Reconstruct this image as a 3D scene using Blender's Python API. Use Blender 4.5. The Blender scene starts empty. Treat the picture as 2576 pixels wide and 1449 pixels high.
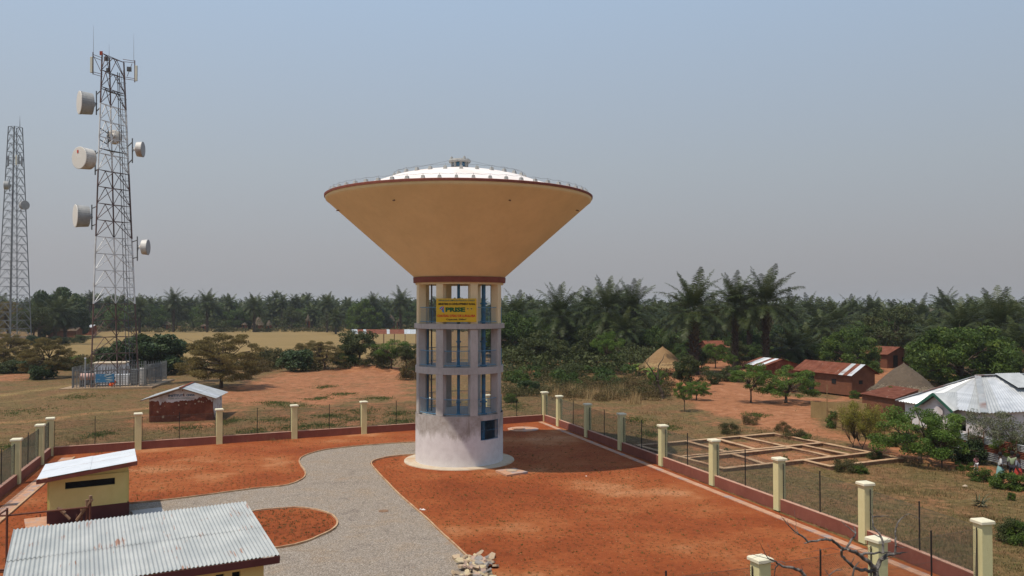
import bpy, math, random
import numpy as np
from mathutils import Vector, Matrix, noise as mnoise
random.seed(7); rng = np.random.default_rng(7)
R = math.radians
scene = bpy.context.scene
COL = bpy.data.collections.new('place'); scene.collection.children.link(COL)

# ------------------------------------------------------------------ camera, sky, sun, exposure
CAMZ = 9.617; FPX = 2100.0; CX, CY = 1288.0, 724.5; PITCH = math.atan(43.5/FPX)
cd = bpy.data.cameras.new('camera'); cam = bpy.data.objects.new('camera', cd); COL.objects.link(cam)
cam.location = (0, 0, CAMZ); cam.rotation_euler = (math.pi/2+PITCH, 0, 0)
cd.sensor_width = 36; cd.lens = 36*FPX/2576; cd.clip_start = 0.5; cd.clip_end = 9000
scene.camera = cam
SUN_DIR = Vector((-5.1, -3.75, 14.0)).normalized()
elev = math.asin(SUN_DIR.z); azim = math.atan2(SUN_DIR.x, SUN_DIR.y)
w = bpy.data.worlds.new('World'); scene.world = w; w.use_nodes = True
nt = w.node_tree; nt.nodes.clear()
sky = nt.nodes.new('ShaderNodeTexSky'); sky.sky_type = 'NISHITA'; sky.sun_disc = False
sky.sun_elevation = elev; sky.sun_rotation = azim; sky.air_density = 1.3; sky.dust_density = 6.0; sky.ozone_density = 2.0; sky.altitude = 300
bg = nt.nodes.new('ShaderNodeBackground'); bg.inputs['Strength'].default_value = 0.09
# dusty dry-season air: the sky is greyer and darker towards the horizon, all the way round
tc = nt.nodes.new('ShaderNodeTexCoord'); sp = nt.nodes.new('ShaderNodeSeparateXYZ')
nt.links.new(tc.outputs['Generated'], sp.inputs[0])
cr = nt.nodes.new('ShaderNodeValToRGB')
SKY_STOPS = [(0.0, (0.375,0.37,0.385)), (0.06, (0.395,0.40,0.425)), (0.16, (0.415,0.46,0.51)), (0.34, (0.415,0.53,0.685)), (1.0, (0.27,0.40,0.62))]
el = cr.color_ramp.elements
for i, (p, c) in enumerate(SKY_STOPS):
    e = el[i] if i < 2 else el.new(p)
    e.position = p; e.color = (*c, 1)
nt.links.new(sp.outputs['Z'], cr.inputs[0])
vm = nt.nodes.new('ShaderNodeVectorMath'); vm.operation = 'SCALE'; vm.inputs['Scale'].default_value = 1/0.09
nt.links.new(cr.outputs[0], vm.inputs[0])
# the side nearer the sun is a little brighter
sx_ = nt.nodes.new('ShaderNodeMath'); sx_.operation = 'MULTIPLY_ADD'; sx_.inputs[1].default_value = -0.10/0.09; sx_.inputs[2].default_value = 1.01/0.09
nt.links.new(sp.outputs['X'], sx_.inputs[0]); nt.links.new(sx_.outputs[0], vm.inputs['Scale'])
mx = nt.nodes.new('ShaderNodeMix'); mx.data_type = 'RGBA'; mx.inputs['Factor'].default_value = 0.88
nt.links.new(sky.outputs[0], mx.inputs['A']); nt.links.new(vm.outputs[0], mx.inputs['B'])
nt.links.new(mx.outputs['Result'], bg.inputs['Color'])
wo = nt.nodes.new('ShaderNodeOutputWorld'); nt.links.new(bg.outputs[0], wo.inputs['Surface'])
sd = bpy.data.lights.new('sun', 'SUN'); so = bpy.data.objects.new('sun', sd); COL.objects.link(so)
sd.energy = 3.9; sd.angle = R(0.8); sd.color = (1.0, 0.90, 0.76)
so.rotation_euler = SUN_DIR.to_track_quat('Z', 'Y').to_euler()
scene.view_settings.view_transform = 'Standard'; scene.view_settings.look = 'None'
scene.view_settings.exposure = 0.0; scene.view_settings.gamma = 1; scene.view_settings.use_curve_mapping = False
scene.cycles.max_bounces = 6; scene.cycles.transparent_max_bounces = 8; scene.cycles.volume_bounces = 0
scene.cycles.diffuse_bounces = 3; scene.cycles.glossy_bounces = 2

# ------------------------------------------------------------------ helpers
def ray(px, py):
    a = (px-CX)/FPX; b = (CY-py)/FPX
    c, s = math.cos(PITCH), math.sin(PITCH)
    return Vector((a, c-b*s, s+b*c))
def P(px, py, z=0.0):            # point where a sight line meets the level z
    d = ray(px, py); t = (z-CAMZ)/d.z
    return Vector((d.x*t, d.y*t, z))
def at(px, py, Y):               # point of a sight line at distance Y
    d = ray(px, py); t = Y/d.y
    return Vector((d.x*t, Y, CAMZ+d.z*t))

def noisy_mat(name, c1, c2, scale=3.0, rough=0.9, bump=0.0, bscale=None, metallic=0.0, detail=6, c3=None, s3=0.5, spec=0.3, lo=0.35, hi=0.65, translucent=0.0, tint=None, coord='Object'):
    m = bpy.data.materials.new(name); m.use_nodes = True
    n = m.node_tree; n.nodes.clear(); L = n.links
    out = n.nodes.new('ShaderNodeOutputMaterial'); b = n.nodes.new('ShaderNodeBsdfPrincipled')
    b.inputs['Roughness'].default_value = rough; b.inputs['Metallic'].default_value = metallic
    b.inputs['Specular IOR Level'].default_value = spec
    co = n.nodes.new('ShaderNodeTexCoord')
    nz = n.nodes.new('ShaderNodeTexNoise'); nz.inputs['Scale'].default_value = scale; nz.inputs['Detail'].default_value = detail; nz.inputs['Roughness'].default_value = 0.65
    L.new(co.outputs[coord], nz.inputs['Vector'])
    rp = n.nodes.new('ShaderNodeValToRGB'); rp.color_ramp.elements[0].position = lo; rp.color_ramp.elements[1].position = hi
    rp.color_ramp.elements[0].color = (*c1, 1); rp.color_ramp.elements[1].color = (*c2, 1)
    L.new(nz.outputs['Fac'], rp.inputs[0]); col = rp.outputs[0]
    if c3 is not None:
        n3 = n.nodes.new('ShaderNodeTexNoise'); n3.inputs['Scale'].default_value = s3; n3.inputs['Detail'].default_value = 5
        L.new(co.outputs[coord], n3.inputs['Vector'])
        r3 = n.nodes.new('ShaderNodeMapRange'); r3.inputs[1].default_value = 0.5; r3.inputs[2].default_value = 0.68
        L.new(n3.outputs['Fac'], r3.inputs[0])
        mxx = n.nodes.new('ShaderNodeMix'); mxx.data_type = 'RGBA'; L.new(r3.outputs[0], mxx.inputs['Factor'])
        L.new(col, mxx.inputs['A']); mxx.inputs['B'].default_value = (*c3, 1); col = mxx.outputs['Result']
    if tint is not None:          # every leaf or blade has its own colour
        at_ = n.nodes.new('ShaderNodeAttribute'); at_.attribute_name = 'tint'
        rt = n.nodes.new('ShaderNodeValToRGB'); els = rt.color_ramp.elements
        for i, (p_, c_) in enumerate(tint):
            e = els[i] if i < 2 else els.new(p_)
            e.position = p_; e.color = (*c_, 1)
        L.new(at_.outputs['Fac'], rt.inputs[0])
        mt = n.nodes.new('ShaderNodeMix'); mt.data_type = 'RGBA'; mt.inputs['Factor'].default_value = 0.7
        L.new(col, mt.inputs['A']); L.new(rt.outputs[0], mt.inputs['B']); col = mt.outputs['Result']
    L.new(col, b.inputs['Base Color'])
    if bump > 0:
        nb = n.nodes.new('ShaderNodeTexNoise'); nb.inputs['Scale'].default_value = bscale or scale*6; nb.inputs['Detail'].default_value = 5
        L.new(co.outputs[coord], nb.inputs['Vector'])
        bp = n.nodes.new('ShaderNodeBump'); bp.inputs['Strength'].default_value = 1.0; bp.inputs['Distance'].default_value = bump
        L.new(nb.outputs['Fac'], bp.inputs['Height']); L.new(bp.outputs[0], b.inputs['Normal'])
    if translucent > 0:
        tr = n.nodes.new('ShaderNodeBsdfTranslucent'); L.new(col, tr.inputs['Color'])
        ms = n.nodes.new('ShaderNodeMixShader'); ms.inputs[0].default_value = translucent
        L.new(b.outputs[0], ms.inputs[1]); L.new(tr.outputs[0], ms.inputs[2]); L.new(ms.outputs[0], out.inputs['Surface'])
    else:
        L.new(b.outputs[0], out.inputs['Surface'])
    return m

def wloc(o):
    v = Vector((0,0,0))
    while o is not None: v = v+o.location; o = o.parent
    return v
class MB:
    def __init__(s): s.v = []; s.f = []; s.m = []; s.uv = []
    def add(s, vs, fs, mi=0):
        k = len(s.v); s.v += [tuple(p) for p in vs]; s.f += [tuple(i+k for i in f) for f in fs]; s.m += [mi]*len(fs)
    def box(s, c, sz, ang=0.0, mi=0):
        c = Vector(c); hx, hy, hz = sz[0]/2, sz[1]/2, sz[2]/2; ca, sa = math.cos(ang), math.sin(ang)
        vs = [c+Vector((x*ca-y*sa, x*sa+y*ca, z)) for z in (-hz, hz) for x, y in ((-hx,-hy),(hx,-hy),(hx,hy),(-hx,hy))]
        s.add(vs, [(3,2,1,0),(4,5,6,7),(0,1,5,4),(1,2,6,5),(2,3,7,6),(3,0,4,7)], mi)
    def beam(s, p, q, w_, h_=None, mi=0):
        p = Vector(p); q = Vector(q); h_ = h_ or w_; d = (q-p).normalized()
        up = Vector((0,0,1)) if abs(d.z) < 0.99 else Vector((1,0,0))
        a = d.cross(up).normalized(); b = a.cross(d).normalized(); a *= w_/2; b *= h_/2
        vs = [p-a-b, p+a-b, p+a+b, p-a+b, q-a-b, q+a-b, q+a+b, q-a+b]
        s.add(vs, [(3,2,1,0),(4,5,6,7),(0,1,5,4),(1,2,6,5),(2,3,7,6),(3,0,4,7)], mi)
    def tube(s, pts, rad, n=6, mi=0, cap=True):
        pts = [Vector(p) for p in pts]; m = len(pts)
        if not hasattr(rad, '__len__'): rad = [rad]*m
        vs = []; a = None
        for i, p in enumerate(pts):
            d = (pts[min(i+1, m-1)]-pts[max(i-1, 0)])
            d = d.normalized() if d.length > 1e-9 else Vector((0,0,1))
            if a is None: a = d.cross(Vector((0.13,0.21,1)) if abs(d.z) < .9 else Vector((1,0.1,0))).normalized()
            else:
                a = a-d*a.dot(d); a = a.normalized() if a.length > 1e-6 else d.orthogonal().normalized()
            b = d.cross(a)
            for j in range(n):
                t = 2*math.pi*j/n; vs.append(p+(a*math.cos(t)+b*math.sin(t))*rad[i])
        fs = [(i*n+j, i*n+(j+1) % n, (i+1)*n+(j+1) % n, (i+1)*n+j) for i in range(m-1) for j in range(n)]
        if cap: fs += [tuple(range(n-1, -1, -1)), tuple((m-1)*n+j for j in range(n))]
        s.add(vs, fs, mi)
    def prism(s, poly, z0, z1, mi=0):
        n = len(poly); vs = [(p[0], p[1], z0) for p in poly]+[(p[0], p[1], z1) for p in poly]
        s.add(vs, [tuple(range(n-1, -1, -1)), tuple(range(n, 2*n))]+[(i, (i+1) % n, n+(i+1) % n, n+i) for i in range(n)], mi)
    def lathe(s, prof, n=48, c=(0,0,0), a0=0.0, a1=2*math.pi, mi=0, close=True):
        full = abs(a1-a0-2*math.pi) < 1e-6; k = n if full else n+1; vs = []
        for r, z in prof:
            for j in range(k):
                t = a0+(a1-a0)*j/n; vs.append((c[0]+r*math.cos(t), c[1]+r*math.sin(t), c[2]+z))
        fs = []
        for i in range(len(prof)-1):
            for j in range(n):
                j2 = (j+1) % k; fs.append((i*k+j, i*k+j2, (i+1)*k+j2, (i+1)*k+j))
        s.add(vs, fs, mi)
    def build(s, name, mats, parent=None, smooth=False, loc=None, bevel=0.0):
        me = bpy.data.meshes.new(name); org = Vector(loc) if loc is not None else (wloc(parent) if parent is not None else Vector((0,0,0)))
        me.from_pydata([(p[0]-org[0], p[1]-org[1], p[2]-org[2]) for p in s.v], [], s.f)
        if not isinstance(mats, (list, tuple)): mats = [mats]
        for m in mats: me.materials.append(m)
        if any(s.m): me.polygons.foreach_set('material_index', s.m)
        if smooth: me.polygons.foreach_set('use_smooth', [True]*len(s.f))
        me.validate(); me.update()
        o = bpy.data.objects.new(name, me); COL.objects.link(o)
        if parent is not None: o.parent = parent
        else: o.location = org
        if bevel > 0:
            bm = o.modifiers.new('bevel', 'BEVEL'); bm.width = bevel; bm.segments = 2; bm.limit_method = 'ANGLE'
        return o
def tag(o, label=None, cat=None, group=None, kind=None):
    if label: o['label'] = label
    if cat: o['category'] = cat
    if group: o['group'] = group
    if kind: o['kind'] = kind
    return o
def empty(name, loc, label=None, cat=None, group=None, rz=0.0):
    o = bpy.data.objects.new(name, None); COL.objects.link(o); o.location = loc; o.rotation_euler.z = rz; o.empty_display_size = .3
    return tag(o, label, cat, group)
def inst(name, me, parent, loc=(0,0,0), rot=(0,0,0), sc=(1,1,1)):
    o = bpy.data.objects.new(name, me); COL.objects.link(o); o.parent = parent; o.location = loc; o.rotation_euler = rot; o.scale = sc
    return o
def np_mesh(name, verts, faces4, mat, tint=None):
    """verts (N,3), faces4 (M,k) with one k"""
    me = bpy.data.meshes.new(name); k = faces4.shape[1]; m = len(faces4)
    me.vertices.add(len(verts)); me.vertices.foreach_set('co', np.asarray(verts, dtype=np.float32).ravel())
    me.loops.add(m*k); me.loops.foreach_set('vertex_index', np.asarray(faces4, dtype=np.int32).ravel())
    me.polygons.add(m); me.polygons.foreach_set('loop_start', np.arange(0, m*k, k, dtype=np.int32))
    me.update(calc_edges=True)
    if tint is not None:
        a = me.attributes.new('tint', 'FLOAT', 'FACE'); a.data.foreach_set('value', np.asarray(tint, dtype=np.float32))
    me.materials.append(mat)
    return me
def obj(name, me, parent=None, loc=(0,0,0)):
    o = bpy.data.objects.new(name, me); COL.objects.link(o); o.location = loc
    if parent is not None: o.parent = parent
    return o
def text_mesh(name, s, width, height, mat, parent, loc, rot=(math.pi/2,0,0), depth=0.004, bold=0.0, space=1.0):
    c = bpy.data.curves.new(name, 'FONT'); c.body = s; c.size = 1; c.extrude = depth; c.align_x = 'CENTER'; c.align_y = 'CENTER'; c.offset = bold; c.space_character = space; c.resolution_u = 2
    t = bpy.data.objects.new(name, c); COL.objects.link(t); bpy.context.view_layer.update()
    dg = bpy.context.evaluated_depsgraph_get(); me = bpy.data.meshes.new_from_object(t.evaluated_get(dg)); COL.objects.unlink(t); bpy.data.objects.remove(t)
    co = np.empty(len(me.vertices)*3, dtype=np.float32); me.vertices.foreach_get('co', co); co = co.reshape(-1, 3)
    mn, mxv = co.min(0), co.max(0); co[:, 0] = (co[:, 0]-(mn[0]+mxv[0])/2)*width/(mxv[0]-mn[0]); co[:, 1] = (co[:, 1]-(mn[1]+mxv[1])/2)*height/(mxv[1]-mn[1])
    me.vertices.foreach_set('co', co.ravel()); me.update(); me.materials.clear(); me.materials.append(mat)
    o = bpy.data.objects.new(name, me); COL.objects.link(o); o.parent = parent; o.location = loc; o.rotation_euler = rot
    return o
def wall(mb, p0, p1, z0, z1, th, openings=(), mi=0):
    """vertical wall along p0-p1 (centre line), openings (s0,s1,za,zb) in metres along the wall"""
    p0 = Vector((p0[0], p0[1], 0)); p1 = Vector((p1[0], p1[1], 0)); L = (p1-p0).length; d = (p1-p0)/L; ang = math.atan2(d.y, d.x)
    def bx(s0, s1, a, b):
        if s1-s0 > 1e-4 and b-a > 1e-4: 
            c = p0+d*((s0+s1)/2); mb.box((c.x, c.y, (a+b)/2), (s1-s0, th, b-a), ang, mi)
    ops = sorted(openings); x = 0
    for (s0, s1, za, zb) in ops:
        bx(x, s0, z0, z1); bx(s0, s1, z0, za); bx(s0, s1, zb, z1); x = s1
    bx(x, L, z0, z1)
def lerp(a, b, t): return a+(b-a)*t
# ------------------------------------------------------------------ materials
M = {}
M['sheet_new'] = None
M['soil'] = noisy_mat('red_soil', (0.30,0.080,0.028), (0.37,0.112,0.042), 0.5, 0.95, bump=0.03, bscale=9, c3=(0.43,0.17,0.085), s3=0.16, detail=10)
M['concrete'] = noisy_mat('grey_concrete', (0.38,0.34,0.29), (0.50,0.45,0.395), 1.7, 0.9, bump=0.01, bscale=30, c3=(0.31,0.27,0.235), s3=1.1)
M['apron'] = noisy_mat('apron_concrete', (0.46,0.38,0.28), (0.56,0.48,0.37), 1.5, 0.9, bump=0.01, c3=(0.45,0.30,0.18), s3=.8)
M['pink_concrete'] = noisy_mat('dusty_concrete', (0.42,0.22,0.13), (0.53,0.31,0.20), 2.2, 0.9, bump=0.02, c3=(0.30,0.26,0.26), s3=1.6)
M['cream_edge'] = noisy_mat('kerb_mortar', (0.40,0.25,0.14), (0.53,0.36,0.22), 5, 0.9, bump=0.01, c3=(0.34,0.17,0.09), s3=1.5)
M['tan_paint'] = noisy_mat('tan_tank_paint', (0.72,0.54,0.22), (0.77,0.575,0.24), 0.35, 0.85, bump=0.006, bscale=14, c3=(0.72,0.55,0.235), s3=.25, detail=12)
M['cream_paint'] = noisy_mat('cream_column_paint', (0.76,0.63,0.38), (0.82,0.69,0.43), 2, 0.8, bump=0.004, bscale=30)
M['maroon'] = noisy_mat('maroon_paint', (0.19,0.055,0.035), (0.24,0.075,0.05), 2, 0.8, bump=0.005, bscale=20)
M['wall_maroon'] = noisy_mat('plinth_maroon_paint', (0.25,0.075,0.055), (0.30,0.10,0.072), 1.3, 0.85, bump=0.008, bscale=25, c3=(0.22,0.06,0.045), s3=.8)
M['coping'] = noisy_mat('plinth_top_mortar', (0.45,0.24,0.17), (0.52,0.32,0.24), 3, 0.9)
M['yellow_paint'] = noisy_mat('pale_yellow_paint', (0.62,0.58,0.30), (0.68,0.64,0.36), 1.5, 0.8, bump=0.004, bscale=25, c3=(0.58,0.52,0.26), s3=.7)
M['yellow_wall'] = noisy_mat('shed_yellow_paint', (0.60,0.52,0.20), (0.66,0.57,0.24), 1.2, 0.85, bump=0.006, bscale=40)
M['cap'] = noisy_mat('pillar_cap_paint', (0.66,0.62,0.45), (0.72,0.68,0.52), 2.5, 0.8, c3=(0.5,0.47,0.36), s3=1.7)
M['dark_maroon'] = noisy_mat('dark_maroon_paint', (0.075,0.022,0.02), (0.095,0.028,0.026), 2, 0.7)
M['blue_paint'] = noisy_mat('blue_pipe_paint', (0.03,0.13,0.24), (0.045,0.17,0.30), 3, 0.5, c3=(0.05,0.09,0.14), s3=2)
M['light_blue'] = noisy_mat('blue_rail_paint', (0.10,0.25,0.38), (0.14,0.30,0.44), 3, 0.5)
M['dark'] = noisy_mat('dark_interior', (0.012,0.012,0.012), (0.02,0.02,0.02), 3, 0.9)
M['black_post'] = noisy_mat('black_steel_post', (0.012,0.012,0.014), (0.02,0.02,0.022), 3, 0.6)
M['wire'] = noisy_mat('chain_link_wire', (0.07,0.075,0.065), (0.11,0.12,0.10), 3, 0.7, spec=.2)
M['dome_white'] = noisy_mat('white_dome_paint', (0.76,0.70,0.66), (0.80,0.75,0.72), 0.9, 0.7, c3=(0.70,0.62,0.57), s3=.6)
M['grey_block'] = noisy_mat('grey_cast_block', (0.30,0.30,0.29), (0.40,0.40,0.38), 5, 0.9)
M['steel'] = noisy_mat('galvanised_steel', (0.30,0.31,0.32), (0.38,0.39,0.40), 3, 0.5, metallic=.3)
M['dark_steel'] = noisy_mat('dull_steel', (0.10,0.105,0.11), (0.14,0.145,0.15), 3, 0.6)
M['mast_red'] = noisy_mat('rusty_red_mast_paint', (0.11,0.065,0.055), (0.17,0.10,0.085), 1.5, 0.7, c3=(0.08,0.06,0.055), s3=.6)
M['mast_white'] = noisy_mat('white_mast_paint', (0.66,0.66,0.65), (0.78,0.78,0.76), 1.5, 0.6, c3=(0.45,0.43,0.40), s3=.6)
M['mast_grey'] = noisy_mat('grey_mast_steel', (0.13,0.145,0.16), (0.18,0.195,0.21), 1.5, 0.6)
M['dish_face'] = noisy_mat('dish_cover', (0.66,0.63,0.58), (0.70,0.67,0.62), 1, 0.6)
M['dish_drum'] = noisy_mat('dish_drum', (0.27,0.28,0.28), (0.38,0.38,0.37), 1.5, 0.5)
M['dish_light'] = noisy_mat('dish_drum_pale', (0.58,0.56,0.52), (0.66,0.64,0.6), 1.5, 0.5, c3=(0.42,0.33,0.27), s3=.9)
M['antenna'] = noisy_mat('antenna_cover', (0.55,0.54,0.45), (0.60,0.59,0.5), 1.5, 0.6)
M['red_lamp'] = noisy_mat('red_lens', (0.35,0.05,0.02), (0.4,0.07,0.03), 3, 0.4)
M['rust_pipe'] = noisy_mat('rusty_pipe', (0.10,0.035,0.022), (0.15,0.055,0.035), 5, 0.8)
M['wood'] = noisy_mat('weathered_wood', (0.17,0.10,0.06), (0.26,0.16,0.10), 6, 0.9)
M['mud'] = noisy_mat('red_mud_brick', (0.125,0.034,0.018), (0.20,0.056,0.029), 2.3, 0.95, bump=0.08, bscale=6, c3=(0.26,0.085,0.045), s3=.9)
M['mud_far'] = noisy_mat('brown_mud_wall', (0.14,0.055,0.03), (0.20,0.08,0.043), 1.2, 0.95, bump=0.04, bscale=5)
M['plaster'] = noisy_mat('flaking_white_plaster', (0.60,0.54,0.52), (0.70,0.64,0.62), 2, 0.9, bump=0.01, c3=(0.44,0.36,0.33), s3=1.4)
M['white_wall'] = noisy_mat('white_limewash', (0.62,0.58,0.60), (0.72,0.69,0.70), 1.2, 0.9, bump=0.01, c3=(0.55,0.46,0.42), s3=.8)
M['blue_letter'] = noisy_mat('blue_lettering', (0.035,0.09,0.15), (0.05,0.12,0.19), 6, 0.8)
M['black_letter'] = noisy_mat('black_lettering', (0.015,0.015,0.012), (0.025,0.022,0.015), 6, 0.7)
M['green_letter'] = noisy_mat('green_lettering', (0.01,0.10,0.03), (0.015,0.13,0.04), 6, 0.6)
M['red_letter'] = noisy_mat('red_lettering', (0.52,0.03,0.015), (0.6,0.045,0.02), 6, 0.6)
M['teal_letter'] = noisy_mat('teal_lettering', (0.06,0.14,0.11), (0.09,0.18,0.14), 6, 0.6)
M['sign_yellow'] = noisy_mat('sign_yellow', (0.66,0.43,0.012), (0.70,0.46,0.02), 1.5, 0.5, spec=.4)
M['map_blue'] = noisy_mat('map_blue', (0.05,0.2,0.5), (0.07,0.25,0.55), 4, 0.6)
M['letter_yellow'] = noisy_mat('band_yellow', (0.8,0.65,0.05), (0.82,0.7,0.08), 4, 0.6)
M['thatch'] = noisy_mat('grey_thatch', (0.13,0.10,0.07), (0.25,0.19,0.13), 3, 0.95, bump=0.08, bscale=8, c3=(0.20,0.155,0.11), s3=.7, tint=[(0,(0.07,0.05,0.035)),(0.5,(0.18,0.14,0.095)),(1,(0.36,0.29,0.20))])
M['thatch_new'] = noisy_mat('straw_thatch', (0.25,0.16,0.078), (0.38,0.26,0.135), 3, 0.95, bump=0.08, bscale=8, tint=[(0,(0.22,0.13,0.06)),(0.5,(0.42,0.27,0.12)),(1,(0.58,0.42,0.22))])
M['reed'] = noisy_mat('reed_matting', (0.26,0.17,0.075), (0.36,0.25,0.11), 4, 0.95, bump=0.02, bscale=20, c3=(0.19,0.12,0.06), s3=1.1)
M['stone'] = noisy_mat('quarry_stone', (0.36,0.27,0.19), (0.50,0.40,0.29), 2, 0.9, bump=0.02, bscale=12, c3=(0.26,0.21,0.19), s3=1.3)
M['found_stone'] = noisy_mat('foundation_rubble', (0.17,0.09,0.05), (0.32,0.18,0.11), 5, 0.95, bump=0.05, bscale=8)
M['bark'] = noisy_mat('brown_bark', (0.055,0.038,0.028), (0.10,0.07,0.05), 6, 0.95, bump=0.03, bscale=14)
M['bark_grey'] = noisy_mat('grey_dead_bark', (0.065,0.055,0.05), (0.26,0.24,0.22), 7, 0.95, bump=0.02, bscale=20, lo=.42, hi=.7)
M['palm_trunk'] = noisy_mat('palm_trunk_bark', (0.03,0.023,0.018), (0.085,0.06,0.042), 4, 0.95, bump=0.06, bscale=8)
M['skin'] = noisy_mat('dark_skin', (0.045,0.022,0.015), (0.06,0.03,0.02), 4, 0.6)
M['hair'] = noisy_mat('black_hair', (0.008,0.007,0.007), (0.012,0.011,0.01), 4, 0.9)
for nme, c in (('white_cloth',(0.62,0.62,0.62)), ('teal_cloth',(0.22,0.38,0.36)), ('green_cloth',(0.30,0.36,0.22)), ('grey_cloth',(0.22,0.23,0.27)), ('red_cloth',(0.42,0.05,0.035)), ('orange_cloth',(0.85,0.13,0.03)), ('pink_cloth',(0.38,0.16,0.18)), ('dark_cloth',(0.03,0.03,0.04))):
    M[nme] = noisy_mat(nme, tuple(x*.85 for x in c), c, 6, 0.9)
M['blue_board'] = noisy_mat('faded_blue_board', (0.04,0.16,0.30), (0.06,0.21,0.37), 1.2, 0.6, c3=(0.05,0.18,0.33), s3=1.3)
M['pale_mark'] = noisy_mat('peeled_pale_patch', (0.40,0.47,0.46), (0.52,0.57,0.54), 4, 0.7)
M['cabinet'] = noisy_mat('white_steel_cabin', (0.70,0.72,0.74), (0.78,0.80,0.82), 1, 0.5)
M['tankpink'] = noisy_mat('faded_red_tank', (0.50,0.30,0.26), (0.56,0.38,0.34), 2, 0.6)
M['plastic'] = noisy_mat('litter', (0.65,0.62,0.58), (0.72,0.7,0.68), 4, 0.6)

def leaf_mat(name, cs, tr=0.25, rough=0.55, spec=.35):
    a, b, c = cs
    return noisy_mat(name, a, c, 0.9, rough, tint=[(0, a), (0.55, b), (1, c)], translucent=tr, spec=spec*.6)
M['palm_leaf'] = leaf_mat('oil_palm_leaflets', ((0.014,0.026,0.008), (0.040,0.062,0.016), (0.125,0.135,0.045)), .2, .5, .35)
M['palm_dry'] = leaf_mat('dry_palm_leaflets', ((0.07,0.05,0.025), (0.12,0.09,0.045), (0.16,0.14,0.06)), .15)
M['mango'] = leaf_mat('mango_leaves', ((0.022,0.045,0.010), (0.048,0.09,0.018), (0.11,0.15,0.03)), .22, .6)
M['mango_light'] = leaf_mat('bright_mango_leaves', ((0.025,0.05,0.009), (0.058,0.11,0.017), (0.17,0.22,0.035)), .25, .5)
M['dark_broad'] = leaf_mat('dark_glossy_leaves', ((0.018,0.036,0.012), (0.036,0.066,0.020), (0.10,0.135,0.05)), .15, .5, .35)
M['acacia'] = leaf_mat('dry_olive_leaves', ((0.085,0.068,0.024), (0.165,0.128,0.042), (0.27,0.205,0.075)), .3, .8)
M['olive'] = leaf_mat('olive_leaves', ((0.03,0.042,0.013), (0.062,0.08,0.024), (0.11,0.12,0.04)), .25, .6)
M['fresh'] = leaf_mat('fresh_green_leaves', ((0.04,0.08,0.013), (0.09,0.165,0.024), (0.19,0.26,0.05)), .3, .6)
M['yellowish'] = leaf_mat('yellow_green_leaves', ((0.10,0.10,0.018), (0.19,0.18,0.03), (0.34,0.29,0.05)), .3, .6)
M['brush'] = leaf_mat('dry_brush', ((0.07,0.042,0.020), (0.12,0.085,0.034), (0.17,0.135,0.055)), .2, .9)
M['brush_green'] = leaf_mat('green_brown_brush', ((0.035,0.042,0.014), (0.085,0.08,0.028), (0.13,0.10,0.04)), .2, .8)
M['grass_blade'] = leaf_mat('dry_grass_blades', ((0.085,0.065,0.025), (0.15,0.115,0.045), (0.27,0.20,0.09)), .2, .9)
M['green_blade'] = leaf_mat('green_grass_blades', ((0.03,0.06,0.012), (0.06,0.10,0.02), (0.12,0.14,0.04)), .2, .8)
M['straw_blade'] = leaf_mat('straw_blades', ((0.26,0.16,0.07), (0.38,0.26,0.12), (0.5,0.38,0.2)), .2, .9)
M['sprig'] = leaf_mat('grass_sprigs', ((0.02,0.03,0.01), (0.045,0.06,0.018), (0.12,0.10,0.035)), .1, .8)
M['banana'] = leaf_mat('banana_leaves', ((0.05,0.10,0.02), (0.12,0.19,0.03), (0.28,0.30,0.06)), .35, .5)
M['grey_twig'] = leaf_mat('grey_green_leaves', ((0.06,0.08,0.03), (0.13,0.14,0.08), (0.22,0.22,0.15)), .2, .8)

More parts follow.
